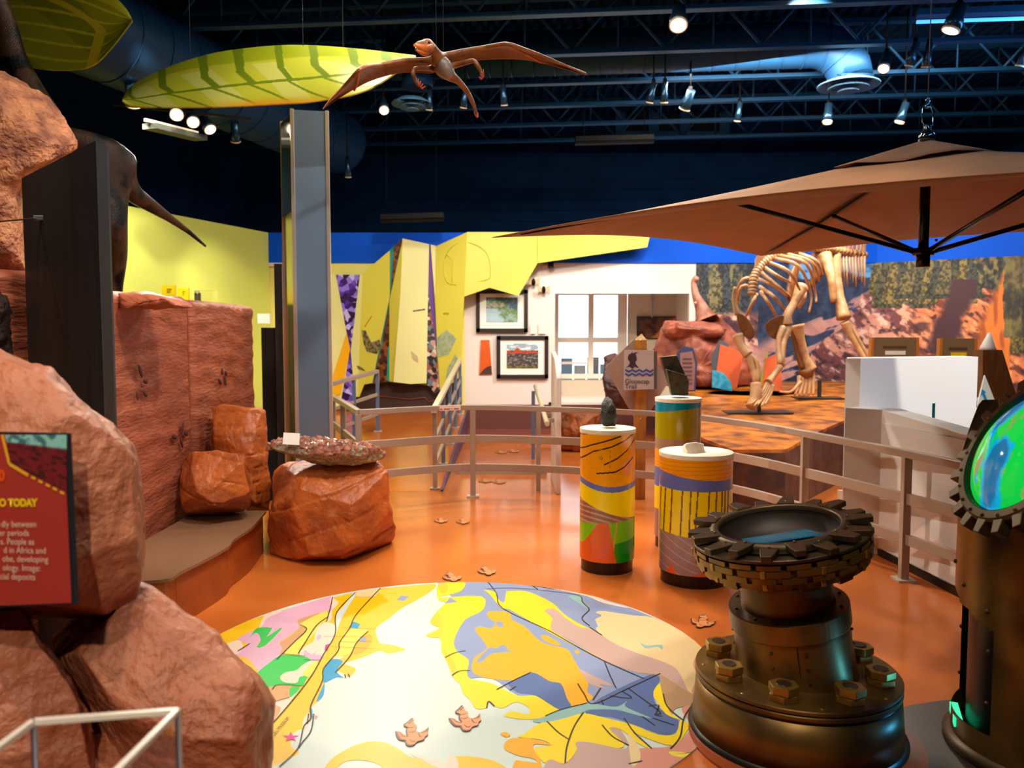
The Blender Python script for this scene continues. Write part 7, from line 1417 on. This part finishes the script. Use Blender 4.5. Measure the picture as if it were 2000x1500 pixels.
# head
hd = [A3(845, 96, -.06), A3(835, 88, -.10), A3(824, 87, -.16), A3(813, 86, -.22)]; V += hd; rad += [.034, .042, .028, .012]; E += [(0, nb), (nb, nb + 1), (nb + 1, nb + 2), (nb + 2, nb + 3)]
# legs
l1 = [A3(845, 133, .1), A3(810, 134, .0), A3(806, 143, -.02), A3(813, 160, .0), A3(818, 168, -.03)]; V += l1; rad += [.022, .015, .016, .010, .012]; b0 = nb + 4; E += [(2, b0)] + [(b0 + i, b0 + i + 1) for i in range(4)]
l2 = [A3(885, 128, .1), A3(925, 118, .0), A3(932, 126, -.02), A3(940, 142, .0), A3(944, 150, -.03)]; b1 = len(V); V += l2; rad += [.022, .015, .016, .010, .012]; E += [(2, b1)] + [(b1 + i, b1 + i + 1) for i in range(4)]
skinned('body', V, E, rad, PT, t, 2, 2)
for foot, dx in ((l1[-1], 1), (l2[-1], -.6)):
    for k in range(4): m_ = MB(); d = Vector((dx * 0.035 - .012 * k * dx, -0.02, 0.012 * (k - 1))); m_.tube([foot, foot + d * .7 + Vector((0, 0, -.01)), foot + d * 1.3 + Vector((0, 0, .008))], [.007, .006, .002], 6); m_.build('toe', mat('toe_red', (180, 76, 50), 0.4), t)
def wing(lead, trail, nm):
    n = len(lead); K = 10; vs = []
    for a, b in zip(lead, trail):
        for j in range(K + 1): f = j / K; vs.append(a.lerp(b, f) + Vector((0, 0.03 * math.sin(math.pi * f), 0.02 * math.sin(math.pi * f))))
    m_ = MB(); m_.add(vs, [(i * (K + 1) + j, i * (K + 1) + j + 1, (i + 1) * (K + 1) + j + 1, (i + 1) * (K + 1) + j) for i in range(n - 1) for j in range(K)], 0, True); o = m_.build(nm, PTW, t, recalc=False); s_ = o.modifiers.new('solid', 'SOLIDIFY'); s_.thickness = 0.006
    sb = o.modifiers.new('sub', 'SUBSURF'); sb.levels = 1; sb.render_levels = 1
wing(WL, [A3(850, 145, .15), A3(810, 141, .25), A3(770, 143, .22), A3(738, 153, .15), A3(716, 160, .1), A3(690, 175, .15), A3(655, 197, .22), A3(632, 213, .26)], 'wing_membrane')
wing(WR, [A3(880, 135, .15), A3(915, 120, .25), A3(960, 116, .25), A3(1000, 116, .2), A3(1030, 118, .2), A3(1064, 124, .25), A3(1106, 136, .3), A3(1147, 146, .41)], 'wing_membrane')
for pts in ((A3(700, 134, -.14), A3(698, 160, .02), A3(692, 176, .1)), (A3(990, 87, -.02), A3(1030, 108, .12), A3(1058, 122, .2))): m_ = MB(); m_.tube(crom(list(pts), 4, False), 0.008, 8); m_.build('wing_finger', PTH, t)
m_ = MB(); m_.sph(A3(834, 90, -.11), (.046, .05, .042), 16, 12); m_.tube([A3(836, 92, -.12), A3(824, 94, -.17), A3(810, 88, -.24)], [.038, .028, .010], 14); m_.build('head', PTH, t)
m_ = MB(); m_.tube([A3(833, 103, -.12), A3(823, 102, -.17), A3(812, 97, -.22)], [.024, .017, .007], 12); m_.build('lower_jaw', PTH, t)
m_ = MB()
for k in range(8): p = A3(812 + k * 2.6, 92.5 + .6 * k, -.235 + .014 * k); m_.tube([p + Vector((0, 0, .008)), p - Vector((0, 0, .012))], [.0045, .001], 5)
m_.build('teeth', mat('teeth_white', (240, 230, 214), 0.4), t)
m_ = MB(); m_.sph(A3(838, 83, -.155), .008, 10, 8); m_.build('eye', BLACKM, t)
m_ = MB(); m_.sph(A3(869, 132, .02), (.05, .05, .075), 16, 12, M=Matrix.Rotation(R(-25), 3, 'Y')); m_.build('belly', PTB, t)
m_ = MB(); m_.sph(A3(930, 222, .36), (.013, .013, .03), 10, 8, M=Matrix.Rotation(R(-20), 3, 'Y')); m_.build('tail_tip', mat('tail_red', (190, 100, 90), 0.5), t)
for px, py in ((852, 95), (866, 102)): a = A3(px, py, .03); m_ = MB(); m_.cyl(a, Vector((a.x, a.y, 5.6)), 0.0018, n=5); m_.build('hang_wire', mat('wire_dark', (60, 70, 80), 0.4), t)
